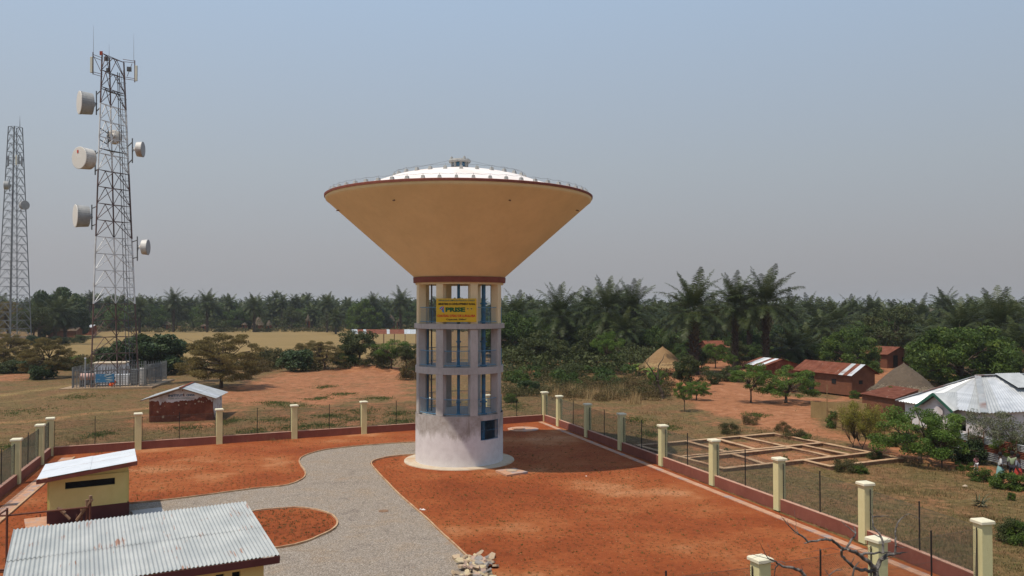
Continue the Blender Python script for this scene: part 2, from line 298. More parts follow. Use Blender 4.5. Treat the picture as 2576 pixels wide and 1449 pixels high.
def metal_sheet_mat(name, base, base2, rust, amount, rough=.45, metallic=.5, streak=(14, 1.2)):
    """corrugated sheet: colour drifts from sheet to sheet, rust runs down the slope; uses the sheet's own UV in metres"""
    m = bpy.data.materials.new(name); m.use_nodes = True; n = m.node_tree; L = n.links; b = n.nodes['Principled BSDF']
    b.inputs['Roughness'].default_value = rough; b.inputs['Metallic'].default_value = metallic
    uv = n.nodes.new('ShaderNodeUVMap'); mp = n.nodes.new('ShaderNodeMapping'); mp.inputs['Scale'].default_value = (streak[0], streak[1], 1)
    L.new(uv.outputs[0], mp.inputs[0])
    n1 = n.nodes.new('ShaderNodeTexNoise'); n1.inputs['Scale'].default_value = 1; n1.inputs['Detail'].default_value = 4; L.new(mp.outputs[0], n1.inputs[0])
    n2 = n.nodes.new('ShaderNodeTexNoise'); n2.inputs['Scale'].default_value = 0.9; n2.inputs['Detail'].default_value = 3; L.new(uv.outputs[0], n2.inputs[0])
    ad = n.nodes.new('ShaderNodeMath'); ad.operation = 'ADD'; L.new(n1.outputs[0], ad.inputs[0]); L.new(n2.outputs[0], ad.inputs[1])
    mr = n.nodes.new('ShaderNodeMapRange'); mr.inputs[1].default_value = 1.42-amount; mr.inputs[2].default_value = 1.50-amount; L.new(ad.outputs[0], mr.inputs[0])
    n3 = n.nodes.new('ShaderNodeTexNoise'); n3.inputs['Scale'].default_value = 1.3; n3.inputs['Detail'].default_value = 6; L.new(uv.outputs[0], n3.inputs[0])
    m1 = n.nodes.new('ShaderNodeMix'); m1.data_type = 'RGBA'; m1.inputs['A'].default_value = (*base, 1); m1.inputs['B'].default_value = (*base2, 1)
    rr = n.nodes.new('ShaderNodeMapRange'); rr.inputs[1].default_value = .35; rr.inputs[2].default_value = .65; L.new(n3.outputs[0], rr.inputs[0]); L.new(rr.outputs[0], m1.inputs['Factor'])
    m2 = n.nodes.new('ShaderNodeMix'); m2.data_type = 'RGBA'; L.new(mr.outputs[0], m2.inputs['Factor']); L.new(m1.outputs['Result'], m2.inputs['A']); m2.inputs['B'].default_value = (*rust, 1)
    L.new(m2.outputs['Result'], b.inputs['Base Color'])
    if metallic == 0: b.inputs['Specular IOR Level'].default_value = .12
    return m
M['zinc'] = metal_sheet_mat('weathered_zinc_sheet', (0.35,0.37,0.365), (0.45,0.465,0.45), (0.30,0.16,0.11), .245, .6, .12, (20,1.5))
M['zinc_white'] = metal_sheet_mat('painted_white_sheet', (0.60,0.63,0.66), (0.68,0.71,0.74), (0.5,0.5,0.5), -.1, .5, .1)
M['zinc_new'] = metal_sheet_mat('bright_zinc_sheet', (0.46,0.48,0.50), (0.62,0.64,0.66), (0.35,0.25,0.2), .05, .42, .3)
M['zinc_old'] = metal_sheet_mat('dull_zinc_sheet', (0.36,0.38,0.39), (0.46,0.48,0.49), (0.25,0.15,0.11), .1, .6, .2)
M['rusty'] = metal_sheet_mat('rusty_sheet', (0.14,0.045,0.026), (0.20,0.07,0.042), (0.32,0.2,0.14), .0, .95, .0)
M['rusty_patchy'] = metal_sheet_mat('patchy_rusty_sheet', (0.13,0.043,0.026), (0.20,0.075,0.048), (0.36,0.28,0.22), .20, .9, .0)
M['ridge'] = noisy_mat('ridge_metal', (0.32,0.34,0.35), (0.42,0.43,0.43), 2, .5, metallic=.3, c3=(0.22,0.11,0.08), s3=.8)
M['green_board'] = noisy_mat('green_bargeboard', (0.02,0.09,0.06), (0.03,0.12,0.08), 2, .6)

def corr_roof(parent, a, b, c, d, mat, waves, cols, rows, amp=.018, name='roof_sheet', per=5, thick_lift=.012, odd=None):
    """a,b = upper edge left/right, d,c = lower edge left/right; every sheet an object of its own"""
    a, b, c, d = map(Vector, (a, b, c, d)); nrm = (b-a).cross(d-a).normalized()
    if nrm.z < 0: nrm = -nrm
    Lu, Lv = (b-a).length, (d-a).length; org = wloc(parent); res = []
    for r_ in range(rows):
        t0, t1 = r_/rows, (r_+1)/rows+(0.02 if r_ < rows-1 else 0)
        for k in range(cols):
            w0, w1 = int(round(waves*k/cols)), int(round(waves*(k+1)/cols)); n = (w1-w0)*per+1
            jit = random.uniform(-.004, .004)
            vs = []; uvs = []
            for t in (t0, (t0+t1)/2, t1):
                for i in range(n):
                    u = (w0+(w1-w0)*i/(n-1))/waves
                    p = a+(b-a)*u+((d+(c-d)*u)-(a+(b-a)*u))*t
                    hgt = amp*math.cos(2*math.pi*waves*u)+thick_lift*(rows-1-r_)+jit+.003*(k % 2)
                    vs.append(p+nrm*hgt-org); uvs.append((u*Lu, t*Lv))
            fs = [(q*n+i, q*n+i+1, (q+1)*n+i+1, (q+1)*n+i) for q in (0, 1) for i in range(n-1)]
            me = bpy.data.meshes.new(name); me.from_pydata([tuple(v) for v in vs], [], fs); ul = me.uv_layers.new(name='UVMap')
            li = np.array([i for f in fs for i in f]); ul.data.foreach_set('uv', np.array(uvs, dtype=np.float32)[li].ravel())
            me.polygons.foreach_set('use_smooth', [True]*len(fs)); me.materials.append(odd.get((r_, k), mat) if odd else mat); me.update()
            o = bpy.data.objects.new(name, me); COL.objects.link(o); o.parent = parent; res.append(o)
    return res

M['slab'] = noisy_mat('dusty_slab', (0.30,0.21,0.13), (0.40,0.29,0.19), 2, .95)

def streaky(name, c1, c2, c3, stretch=(1.6,1.6,.14), rough=.85, amt=.35, bump=.008):
    """painted or cast concrete with runs down the face"""
    m = bpy.data.materials.new(name); m.use_nodes = True; n = m.node_tree; L = n.links; b = n.nodes['Principled BSDF']; b.inputs['Roughness'].default_value = rough; b.inputs['Specular IOR Level'].default_value = .25
    co = n.nodes.new('ShaderNodeTexCoord'); mp = n.nodes.new('ShaderNodeMapping'); mp.inputs['Scale'].default_value = stretch; L.new(co.outputs['Object'], mp.inputs[0])
    n1 = n.nodes.new('ShaderNodeTexNoise'); n1.inputs['Scale'].default_value = 2.2; n1.inputs['Detail'].default_value = 7; n1.inputs['Roughness'].default_value = .7; L.new(mp.outputs[0], n1.inputs[0])
    n2 = n.nodes.new('ShaderNodeTexNoise'); n2.inputs['Scale'].default_value = .45; n2.inputs['Detail'].default_value = 8; n2.inputs['Roughness'].default_value = .7; L.new(co.outputs['Object'], n2.inputs[0])
    r2 = n.nodes.new('ShaderNodeValToRGB'); r2.color_ramp.elements[0].position = .35; r2.color_ramp.elements[1].position = .65; r2.color_ramp.elements[0].color = (*c1, 1); r2.color_ramp.elements[1].color = (*c2, 1); L.new(n2.outputs[0], r2.inputs[0])
    mr = n.nodes.new('ShaderNodeMapRange'); mr.inputs[1].default_value = .52; mr.inputs[2].default_value = .78; mr.inputs[4].default_value = amt; L.new(n1.outputs[0], mr.inputs[0])
    mx_ = n.nodes.new('ShaderNodeMix'); mx_.data_type = 'RGBA'; L.new(mr.outputs[0], mx_.inputs['Factor']); L.new(r2.outputs[0], mx_.inputs['A']); mx_.inputs['B'].default_value = (*c3, 1); L.new(mx_.outputs['Result'], b.inputs['Base Color'])
    n3 = n.nodes.new('ShaderNodeTexNoise'); n3.inputs['Scale'].default_value = 18; n3.inputs['Detail'].default_value = 5; L.new(co.outputs['Object'], n3.inputs[0]); bp = n.nodes.new('ShaderNodeBump'); bp.inputs['Distance'].default_value = bump; L.new(n3.outputs[0], bp.inputs['Height']); L.new(bp.outputs[0], b.inputs['Normal'])
    return m
M['tan_paint'] = streaky('tan_tank_paint', (0.74,0.595,0.315), (0.83,0.67,0.365), (0.62,0.485,0.26), amt=.28)
M['concrete'] = streaky('grey_concrete', (0.36,0.345,0.325), (0.51,0.49,0.465), (0.23,0.21,0.19), (3,3,.5), amt=.65, bump=.012)
M['yellow_paint'] = streaky('pale_yellow_paint', (0.60,0.56,0.29), (0.69,0.65,0.37), (0.45,0.36,0.19), (5,5,.8), amt=.35)
M['yellow_wall'] = streaky('shed_yellow_paint', (0.58,0.50,0.19), (0.67,0.58,0.245), (0.48,0.37,0.15), (2,2,.3), amt=.3)
M['wall_maroon'] = streaky('plinth_maroon_paint', (0.195,0.062,0.042), (0.265,0.09,0.062), (0.32,0.13,0.075), (3,3,1), amt=.5)
M['reed'] = streaky('reed_matting', (0.26,0.175,0.075), (0.38,0.265,0.12), (0.13,0.085,0.04), (14,14,.5), amt=.7, bump=.02)

for i_, (a_, b_) in enumerate((((.40,.29,.19),(.52,.40,.27)), ((.36,.25,.19),(.47,.33,.26)), ((.24,.22,.20),(.34,.31,.28)), ((.45,.36,.22),(.58,.48,.31)))): M['stone%d' % i_] = noisy_mat('quarry_stone', a_, b_, 3, 0.9, bump=0.02, bscale=12, c3=(0.20,0.17,0.15), s3=2.5)

M['remnant'] = noisy_mat('old_plaster_remnant', (0.42,0.30,0.19), (0.50,0.38,0.27), 4, .95)
# ------------------------------------------------------------------ layout of the walled plot (metres, camera over the origin)
PA, PB, PC = Vector((-29.5, 53.5, 0)), Vector((2.7, 69.45, 0)), Vector((15.75, 28.1, 0))
PD = PA+(PC-PB)
UD = (PB-PA).normalized(); VD = (PC-PB).normalized()
TX, TY = -3.27, 52.04

def seg_dist(p, a, b):
    ab = b-a; t = np.clip(((p-a)@ab)/max(ab@ab, 1e-9), 0, 1); return np.linalg.norm(p-(a+t[:, None]*ab), axis=1)
def inside(p, poly):
    x, y = p[:, 0], p[:, 1]; r = np.zeros(len(p), bool); n = len(poly)
    for i in range(n):
        x0, y0 = poly[i]; x1, y1 = poly[(i+1) % n]
        if y0 == y1: continue
        c = ((y0 > y) != (y1 > y)) & (x < (x1-x0)*(y-y0)/(y1-y0)+x0); r ^= c
    return r
def sdf(p, poly):
    poly = np.asarray(poly, float); d = np.full(len(p), 1e9)
    for i in range(len(poly)): d = np.minimum(d, seg_dist(p, poly[i], poly[(i+1) % len(poly)]))
    return np.where(inside(p, poly), d, -d)
def wpoly(pts): return [tuple(P(x, y)[:2]) for x, y in pts]
PLOT = [tuple(v[:2]) for v in (PA, PB, PC, PD)]
PILLARS_BACK = [PA+(PB-PA)*i/7 for i in range(8)]

SOIL = [(wpoly([(455,1003),(560,972),(640,950),(700,934),(850,925),(1000,922),(1060,925),(1060,1035),(930,1000),(800,1030),(700,1012),(640,1040),(560,1060),(560,1020)]), .86, 3.5),
        (wpoly([(840,925),(900,918),(1000,922),(1045,930),(1045,945),(950,950),(860,942)]), 1.0, 2),
        (wpoly([(560,1100),(640,1040),(800,1025),(930,1000),(1060,1030),(1060,1060),(900,1080)]), .55, 2.5),
        (wpoly([(300,1060),(372,1040),(380,1064),(560,1062),(560,1075),(440,1082),(330,1078)]), .95, 1.2),
        (wpoly([(1560,905),(1700,905),(1820,950),(2000,996),(2083,1000),(2160,985),(2320,960),(2330,985),(2240,1000),(2180,1000),(2120,1015),(2078,1030),(2075,1075),(2150,1098),(2290,1122),(2400,1145),(2600,1190),(2600,1250),(2530,1230),(2440,1192),(2330,1165),(2230,1150),(2130,1115),(2050,1095),(1960,1085),(1890,1078),(1830,1052),(1760,1032),(1700,1000),(1650,965)]), 1.0, 1.6),
        (wpoly([(1690,1030),(1850,1052),(1950,1085),(1850,1095),(1760,1078)]), .6, 2.5),
        (wpoly([(1268,925),(1400,925),(1400,950),(1268,940)]), .8, 3),
        (wpoly([(1580,900),(1700,868),(1900,868),(2140,868),(2200,900),(2330,905),(2330,960),(2170,985),(2000,975),(1820,940)]), .95, 6),
        (wpoly([(1700,1120),(1930,1098),(2100,1130),(2250,1158),(2090,1175),(1850,1185),(1700,1150)]), .7, 1.5),
        (wpoly([(2200,1250),(2350,1215),(2460,1260),(2340,1300),(2250,1290)]), .65, 2.5),
        (wpoly([(2080,1210),(2180,1190),(2220,1215),(2120,1240)]), .6, 2),
        (wpoly([(1300,1040),(1480,1010),(1660,1045),(1700,1100),(1560,1060),(1400,1050)]), .5, 3),
        (wpoly([(-60,948),(60,935),(95,940),(60,957),(-60,962)]), .95, 3),
        (wpoly([(2480,1395),(2600,1360),(2600,1470),(2500,1470)]), .5, 2)]
GOLD = [(wpoly([(-200,872),(0,862),(150,846),(320,832),(700,826),(1100,822),(1100,880),(870,905),(600,902),(430,905),(200,912),(-100,915)]), 1.0, 8),
        (wpoly([(430,838),(640,836),(640,862),(430,860)]), .6, 5),
        (wpoly([(1390,790),(1640,790),(1620,832),(1400,840)]), .9, 8)]
STREAK = [([(-40,1000),(150,975),(260,958),(300,950)], 1.5, .0, .75), ([(-60,1016),(120,1000),(215,985)], 1.0, .0, .6), ([(-40,1062),(120,1056),(220,1040),(330,1032),(420,1018),(560,1005)], 1.1, .55, .75),
          ([(420,1028),(470,1020),(560,1012),(700,1000)], 1.2, .8, .3), ([(-60,1105),(60,1090),(150,1085)], .8, .2, .5), ([(440,880),(560,872),(700,873),(850,868)], 2.2, .9, .3), ([(-40,1180),(60,1150)], .8, .2, .5)]
GREENP = [(wpoly([(820,1108-30),(900,1060),(960,1046),(1010,1060),(930,1082)]), .0, 1)]
_g = [(830,1045,26,4),(905,1033,40,5),(735,1020,45,4),(690,1012,30,3),(800,1000,22,3),(950,1002,30,3),(860,990,24,3),(700,1058,50,6),(640,1085,36,6),(740,1076,34,5),(820,1070,34,5),(890,1052,45,7),(1010,1058,30,6),(470,1078,36,5),(575,1062,18,7),(820,972,18,3),(1000,1040,24,4),(60,1032,50,7),(30,1120,30,9),(250,1095,24,7),(200,1000,40,5),(1600,1055,28,6),(1640,1090,30,6),(1680,1075,22,5),(1290,1020,24,6),(1900,1045,22,4),(1320,960,40,10)]

def hgt(x, y):
    """gentle unevenness outside the plot, spoil heaps behind it"""
    x = np.asarray(x, float); y = np.asarray(y, float)
    h = 0.10*np.sin(x*.11+1.3)*np.cos(y*.13+.4)+0.05*np.sin(x*.41+y*.23)
    p = np.stack([x.ravel(), y.ravel()], 1); d = -sdf(p, PLOT).reshape(x.shape)
    k = np.clip((d-1.0)/6, 0, 1); h = (h-.05)*k
    for (px, py, a, r) in ((878,926,.55,1.6),(905,924,.45,1.8),(935,927,.3,2.2),(1030,930,.35,2.5),(880,934,-.5,1.2),(975,936,-.6,1.9),(1005,936,-.4,1.4),(1040,940,.4,2),(850,938,-.35,1.1),(925,940,.35,2.0),(955,928,.3,1.6)):
        c = P(px, py); h = h+a*np.exp(-(((x-c.x)/r)**2+((y-c.y)/(r*1.6))**2))
    return h
def hz(x, y): return float(hgt(np.array([x]), np.array([y]))[0])

def axis(lo, hi, n0, n1, step, far0, far1):
    a = list(np.arange(n0, n1+1e-6, step)); s = step; v = n1
    while v < far1: s *= 1.12; v += s; a.append(v)
    s = step; v = n0
    while v > far0: s *= 1.12; v -= s; a.insert(0, v)
    return np.array(a)
gx = axis(0, 0, -46, 52, .5, -3500, 3500); gy = axis(0, 0, 16, 132, .5, -600, 4500)
GX, GY = np.meshgrid(gx, gy); pts = np.stack([GX.ravel(), GY.ravel()], 1)
H = hgt(GX, GY).ravel(); H[sdf(pts, PLOT) > -.4] = -.06
soil = np.zeros(len(pts)); gold = np.zeros(len(pts)); green = np.zeros(len(pts))
for poly, v, soft in SOIL: soil = np.maximum(soil, .88*v*np.clip(sdf(pts, poly)/(soft*1.8)+.5, 0, 1))
for poly, v, soft in GOLD: gold = np.maximum(gold, v*np.clip(sdf(pts, poly)/soft+.5, 0, 1))
for line, wd, s_, g_ in STREAK:
    q = np.array(wpoly(line)); d = np.full(len(pts), 1e9)
    for i in range(len(q)-1): d = np.minimum(d, seg_dist(pts, q[i], q[i+1]))
    k = np.exp(-(d/wd)**2); soil = np.maximum(soil, s_*k); gold = np.maximum(gold, g_*k)
GREEN_SPOTS = []
for px, py, rx, ry in _g:
    c = P(px, py); e = P(px+rx, py); n_ = P(px, py-ry); a, b = abs(e.x-c.x), abs(n_.y-c.y); GREEN_SPOTS.append((c.x, c.y, a, b))
    green = np.maximum(green, .62*np.exp(-(((pts[:, 0]-c.x)/a)**2+((pts[:, 1]-c.y)/b)**2)))
ny, nx = GX.shape; ii = np.arange((ny-1)*(nx-1)); r_, c_ = ii//(nx-1), ii % (nx-1); k0 = r_*nx+c_
F = np.stack([k0, k0+1, k0+nx+1, k0+nx], 1)

mg = bpy.data.materials.new('dry_savanna_ground'); mg.use_nodes = True; n = mg.node_tree; L = n.links; b = n.nodes['Principled BSDF']; b.inputs['Roughness'].default_value = .95; b.inputs['Specular IOR Level'].default_value = .15
co = n.nodes.new('ShaderNodeTexCoord')
def NZ(scale, det=6, rough=.6, stretch=None):
    z = n.nodes.new('ShaderNodeTexNoise'); z.inputs['Scale'].default_value = scale; z.inputs['Detail'].default_value = det; z.inputs['Roughness'].default_value = rough
    if stretch:
        mp = n.nodes.new('ShaderNodeMapping'); mp.inputs['Scale'].default_value = stretch; L.new(co.outputs['Object'], mp.inputs[0]); L.new(mp.outputs[0], z.inputs[0])
    else: L.new(co.outputs['Object'], z.inputs[0])
    return z.outputs[0]
def RAMP(src, stops):
    r = n.nodes.new('ShaderNodeValToRGB'); els = r.color_ramp.elements
    for i, (p_, c_) in enumerate(stops):
        e = els[i] if i < 2 else els.new(p_)
        e.position = p_; e.color = (*c_, 1)
    L.new(src, r.inputs[0]); return r.outputs[0]
def MIX(f, a, b_):
    m = n.nodes.new('ShaderNodeMix'); m.data_type = 'RGBA'; L.new(f, m.inputs['Factor']); L.new(a, m.inputs['A']); L.new(b_, m.inputs['B']); return m.outputs['Result']
def MATH(op, a, b_=None, c=None):
    m = n.nodes.new('ShaderNodeMath'); m.operation = op
    for i, v in enumerate((a, b_, c)):
        if v is None: continue
        if isinstance(v, (int, float)): m.inputs[i].default_value = v
        else: L.new(v, m.inputs[i])
    return m.outputs[0]
def SOFT(mask, nz_, lo=.35, hi=.65, k=.9):       # mask broken up by noise
    s_ = MATH('ADD', mask, MATH('MULTIPLY', MATH('SUBTRACT', nz_, .5), k)); r = n.nodes.new('ShaderNodeMapRange'); r.interpolation_type = 'SMOOTHSTEP'; r.inputs[1].default_value = lo; r.inputs[2].default_value = hi; L.new(s_, r.inputs[0]); return r.outputs[0]
att = n.nodes.new('ShaderNodeAttribute'); att.attribute_name = 'mask'; sep = n.nodes.new('ShaderNodeSeparateColor'); L.new(att.outputs['Color'], sep.inputs[0])
nf = NZ(2.6, 10, .75); nm = NZ(.35, 8, .65); nb_ = NZ(.05, 6)
grass = RAMP(nf, [(0.32, (0.058,0.046,0.018)), (0.5, (0.125,0.088,0.034)), (0.68, (0.23,0.155,0.064))])
grass2 = RAMP(nf, [(0.32, (0.085,0.045,0.02)), (0.5, (0.17,0.09,0.04)), (0.68, (0.27,0.165,0.08))])
fr = n.nodes.new('ShaderNodeMapRange'); fr.inputs[1].default_value = .42; fr.inputs[2].default_value = .6; L.new(nm, fr.inputs[0])
base = MIX(fr.outputs[0], grass, grass2)
base = MIX(SOFT(sep.outputs['Green'], MATH('MULTIPLY_ADD', nm, .5, MATH('MULTIPLY', NZ(.5, 6, .6, (.10,1,1)), .5)), .2, .9, 1.6), base, RAMP(MATH('MULTIPLY_ADD', nf, .6, MATH('MULTIPLY', NZ(.4, 5, .6, (.12,1,1)), .4)), [(0.3, (0.13,0.095,0.036)), (0.5, (0.225,0.155,0.062)), (0.7, (0.34,0.225,0.095))]))
base = MIX(SOFT(sep.outputs['Red'], MATH('MULTIPLY_ADD', nf, .55, MATH('MULTIPLY', nm, .45)), .30, .85, 2.6), base, RAMP(NZ(1.1, 9, .7), [(0.3, (0.19,0.078,0.036)), (0.5, (0.30,0.125,0.057)), (0.72, (0.42,0.21,0.115))]))
base = MIX(SOFT(sep.outputs['Blue'], nf, .5, .95, 1.6), base, RAMP(nf, [(0.3, (0.035,0.055,0.013)), (0.7, (0.11,0.125,0.034))]))
L.new(base, b.inputs['Base Color'])
bp = n.nodes.new('ShaderNodeBump'); bp.inputs['Distance'].default_value = .03; bp.inputs['Strength'].default_value = .9; L.new(NZ(8, 8, .75), bp.inputs['Height']); L.new(bp.outputs[0], b.inputs['Normal'])
me = np_mesh('ground', np.column_stack([pts, H]), F, mg)
a = me.attributes.new('mask', 'FLOAT_COLOR', 'POINT'); a.data.foreach_set('color', np.column_stack([soil, gold, green, np.ones(len(pts))]).astype(np.float32).ravel())
me.polygons.foreach_set('use_smooth', [True]*len(F))
tag(obj('ground', me), kind='structure')

# red earth inside the plot
def sheet(name, poly, z, mat, kind='structure'):
    mb = MB(); mb.add([(p[0], p[1], z) for p in poly], [tuple(range(len(poly)))]); o = mb.build(name, mat, loc=(0,0,0)); tag(o, kind=kind); return o
ms = bpy.data.materials.new('raked_red_earth'); ms.use_nodes = True; n = ms.node_tree; L = n.links; b = n.nodes['Principled BSDF']; b.inputs['Roughness'].default_value = .95; b.inputs['Specular IOR Level'].default_value = .15
co = n.nodes.new('ShaderNodeTexCoord')
r1 = RAMP(NZ(.13, 12, .60), [(0.34, (0.215,0.050,0.015)), (0.48, (0.29,0.074,0.022)), (0.56, (0.335,0.105,0.035)), (0.62, (0.41,0.17,0.073)), (0.72, (0.48,0.24,0.13))])
r2 = RAMP(NZ(11, 10, .85), [(0.30, (0.50,0.42,0.36)), (0.46, (0.92,0.9,0.88)), (0.56, (1.02,1.02,1.0)), (0.70, (1.25,1.35,1.45))])
mm = n.nodes.new('ShaderNodeMix'); mm.data_type = 'RGBA'; mm.blend_type = 'MULTIPLY'; mm.inputs['Factor'].default_value = 1.0; L.new(r1, mm.inputs['A']); L.new(r2, mm.inputs['B'])
m5 = n.nodes.new('ShaderNodeMix'); m5.data_type = 'RGBA'; m5.blend_type = 'MULTIPLY'; m5.inputs['Factor'].default_value = 1.0; L.new(mm.outputs['Result'], m5.inputs['A']); L.new(RAMP(NZ(2.4, 8, .75), [(0.32, (0.74,0.68,0.62)), (0.47, (.97,.97,.97)), (0.56, (1.03,1.03,1.03)), (0.70, (1.22,1.3,1.38))]), m5.inputs['B']); L.new(m5.outputs['Result'], b.inputs['Base Color'])
bp = n.nodes.new('ShaderNodeBump'); bp.inputs['Distance'].default_value = .05; L.new(NZ(14, 8, .75), bp.inputs['Height']); L.new(bp.outputs[0], b.inputs['Normal'])
sheet('plot_earth', PLOT, .02, ms)

# gravel drive
GUP = [(1110,1112),(1045,1114),(942,1120),(862,1128),(813,1134),(780,1143),(760,1151),(751,1161),(756,1173),(767,1187),(769,1199),(760,1209),(736,1220),(708,1226),(653,1230),(529,1247),(404,1263),(319,1270)]
GR = [(1110,1145),(1045,1145),(983,1150),(947,1158),(930,1167),(947,1187),(972,1214),(1010,1253),(1049,1286),(1076,1310),(1107,1341),(1137,1368),(1175,1404),(1207,1432),(1250,1470),(1290,1510)]
ISL = [(600,1297),(641,1289),(708,1282),(757,1280),(801,1287),(832,1297),(845,1308),(850,1319),(845,1330),(829,1342),(804,1352),(777,1365),(735,1377),(708,1381),(640,1390),(580,1380)]
mgv = bpy.data.materials.new('grey_gravel'); mgv.use_nodes = True; n = mgv.node_tree; L = n.links; b = n.nodes['Principled BSDF']; b.inputs['Roughness'].default_value = .9; b.inputs['Specular IOR Level'].default_value = .2
co = n.nodes.new('ShaderNodeTexCoord')
vo = n.nodes.new('ShaderNodeTexVoronoi'); vo.inputs['Scale'].default_value = 34; L.new(co.outputs['Object'], vo.inputs[0])
sc_ = n.nodes.new('ShaderNodeSeparateColor'); L.new(vo.outputs['Color'], sc_.inputs[0])
g1 = RAMP(sc_.outputs[0], [(0.0, (0.17,0.14,0.11)), (0.45, (0.30,0.248,0.198)), (0.8, (0.42,0.355,0.29)), (1.0, (0.56,0.49,0.42))])
g2 = RAMP(NZ(.5, 8, .7), [(0.33, (1.03,0.93,0.80)), (0.5, (1,1,1)), (0.58, (.97,.97,.97)), (0.66, (0.66,0.64,0.66))])
mm = n.nodes.new('ShaderNodeMix'); mm.data_type = 'RGBA'; mm.blend_type = 'MULTIPLY'; mm.inputs['Factor'].default_value = .8; L.new(g1, mm.inputs['A']); L.new(g2, mm.inputs['B'])
g4 = MIX(RAMP(NZ(.9, 8), [(0.62, (0,0,0)), (0.75, (.6,.6,.6))]), mm.outputs['Result'], RAMP(NZ(8), [(0, (0.33,0.20,0.12)), (1, (0.40,0.28,0.18))]))
L.new(g4, b.inputs['Base Color'])
bp = n.nodes.new('ShaderNodeBump'); bp.inputs['Distance'].default_value = .035; bp.inputs['Strength'].default_value = 1; L.new(vo.outputs['Distance'], bp.inputs['Height']); bp.invert = True; L.new(bp.outputs[0], b.inputs['Normal'])
gpoly = wpoly([(1290,1560),(150,1560),(300,1330),(319,1300)][1:] + list(reversed(GUP)) + GR[0:] + [(1290,1560)])
sheet('gravel_drive', gpoly, .045, mgv)
sheet('gravel_island', wpoly(ISL), .06, ms)
GRAVEL = np.array(gpoly); ISLAND = np.array(wpoly(ISL))
def strip_along(name, pts, w_, z0, z1, mat, closed=False, off=0.0, kind='structure'):
    q = [Vector((p[0], p[1], 0)) for p in pts]
    if not closed:        # smooth the line a little
        for _ in range(2):
            r = [q[0]]
            for i in range(len(q)-1): r += [q[i].lerp(q[i+1], .25), q[i].lerp(q[i+1], .75)]
            r.append(q[-1]); q = r
    nn = len(q); vs = []
    for i, p in enumerate(q):
        a_ = q[(i-1) % nn] if (closed or i > 0) else q[i]; b_ = q[(i+1) % nn] if (closed or i < nn-1) else q[i]
        d = (b_-a_).normalized(); nr = Vector((-d.y, d.x, 0)); 
        wz = random.uniform(-.008, .008); c = p+nr*off
        vs += [c-nr*w_/2+Vector((0,0,z0)), c-nr*w_/2+Vector((0,0,z1+wz)), c+nr*w_/2+Vector((0,0,z1+wz)), c+nr*w_/2+Vector((0,0,z0))]
    fs = []
    for i in range(nn if closed else nn-1):
        a0, b0 = i*4, ((i+1) % nn)*4
        for k in range(4): fs.append((a0+k, a0+(k+1) % 4, b0+(k+1) % 4, b0+k))
    mb = MB(); mb.add(vs, fs); o = mb.build(name, mat, loc=(0,0,0))
    return tag(o, kind=kind) if kind else o
strip_along('drive_kerb', wpoly(GUP), .065, 0, .11, M['cream_edge']); strip_along('drive_kerb', wpoly(GR), .065, 0, .11, M['cream_edge']); strip_along('island_kerb', wpoly(ISL), .075, 0, .12, M['cream_edge'])
# drains along the walls
def slabs(name, p0, p1, off0, off1, z0, z1, mat, n_, inward):
    d = (p1-p0).normalized(); root = empty(name, (p0.x, p0.y, 0)); root['kind'] = 'structure'; Ls = (p1-p0).length; ang = math.atan2(d.y, d.x)
    for i in range(n_):
        s = (i+.5)*Ls/n_; c = p0+d*s+inward*(off0+off1)/2; mb = MB(); mb.box((c.x, c.y, (z0+z1)/2), (Ls/n_-.02, off1-off0, z1-z0), ang+random.uniform(-.004,.004)); mb.build('channel_slab', mat, root)
    return root
inR = Vector((-VD.y, VD.x, 0)); inR = inR if inR.dot(Vector((-1,0,0))) > 0 else -inR
inL = -inR
slabs('drain_channel', PB+VD*.4-inL*0, PC-VD*.2, .36, .72, .0, .055, M['pink_concrete'], 60, inR)
slabs('wide_drain_channel', PA+VD*1.2, PA+VD*40, .9, 1.55, .0, .045, M['pink_concrete'], 40, inL)
mbk = MB()
strip_along('drain_lip', [tuple((PA+VD*t+inL*1.62)[:2]) for t in (1.2, 20, 40)], .12, 0, .09, M['cream_edge'])
# pads and manholes
def pad(label, name, quad, z, mat, lid_c, lid_r, lid_mat):
    c = sum((Vector(q) for q in quad), Vector())/len(quad); e = empty(name, (c.x, c.y, 0), label, 'manhole')
    mb = MB(); mb.prism([(q[0], q[1]) for q in quad], 0, z); mb.build('slab', mat, e, bevel=.01)
    mb = MB(); mb.lathe([(0, z+.001), (lid_r, z+.001), (lid_r, z+.03), (0, z+.03)], 28, (lid_c.x, lid_c.y, 0)); mb.build('lid', lid_mat, e)
pad('square concrete slab with a round lid, at the foot of the water tower', 'manhole_slab', [P(1246,1183,.12), P(1294,1177,.12), P(1328,1187,.12), P(1275,1195,.12)], .13, M['pink_concrete'], P(1287,1184,.13), .32, M['stone'])
c = P(1316,1081); e = empty('round_manhole_pad', (c.x, c.y, 0), 'round concrete pad with a small slab on it, behind the tower near the back corner', 'manhole')
mb = MB(); mb.lathe([(0,.075),(1.2,.075),(1.2,0)][::-1], 40, (c.x, c.y, 0)); mb.build('pad', M['pink_concrete'], e)
mb = MB(); mb.box((c.x-.35, c.y-.1, .11), (.9, .6, .07), .2); mb.build('lid', M['pink_concrete'], e)

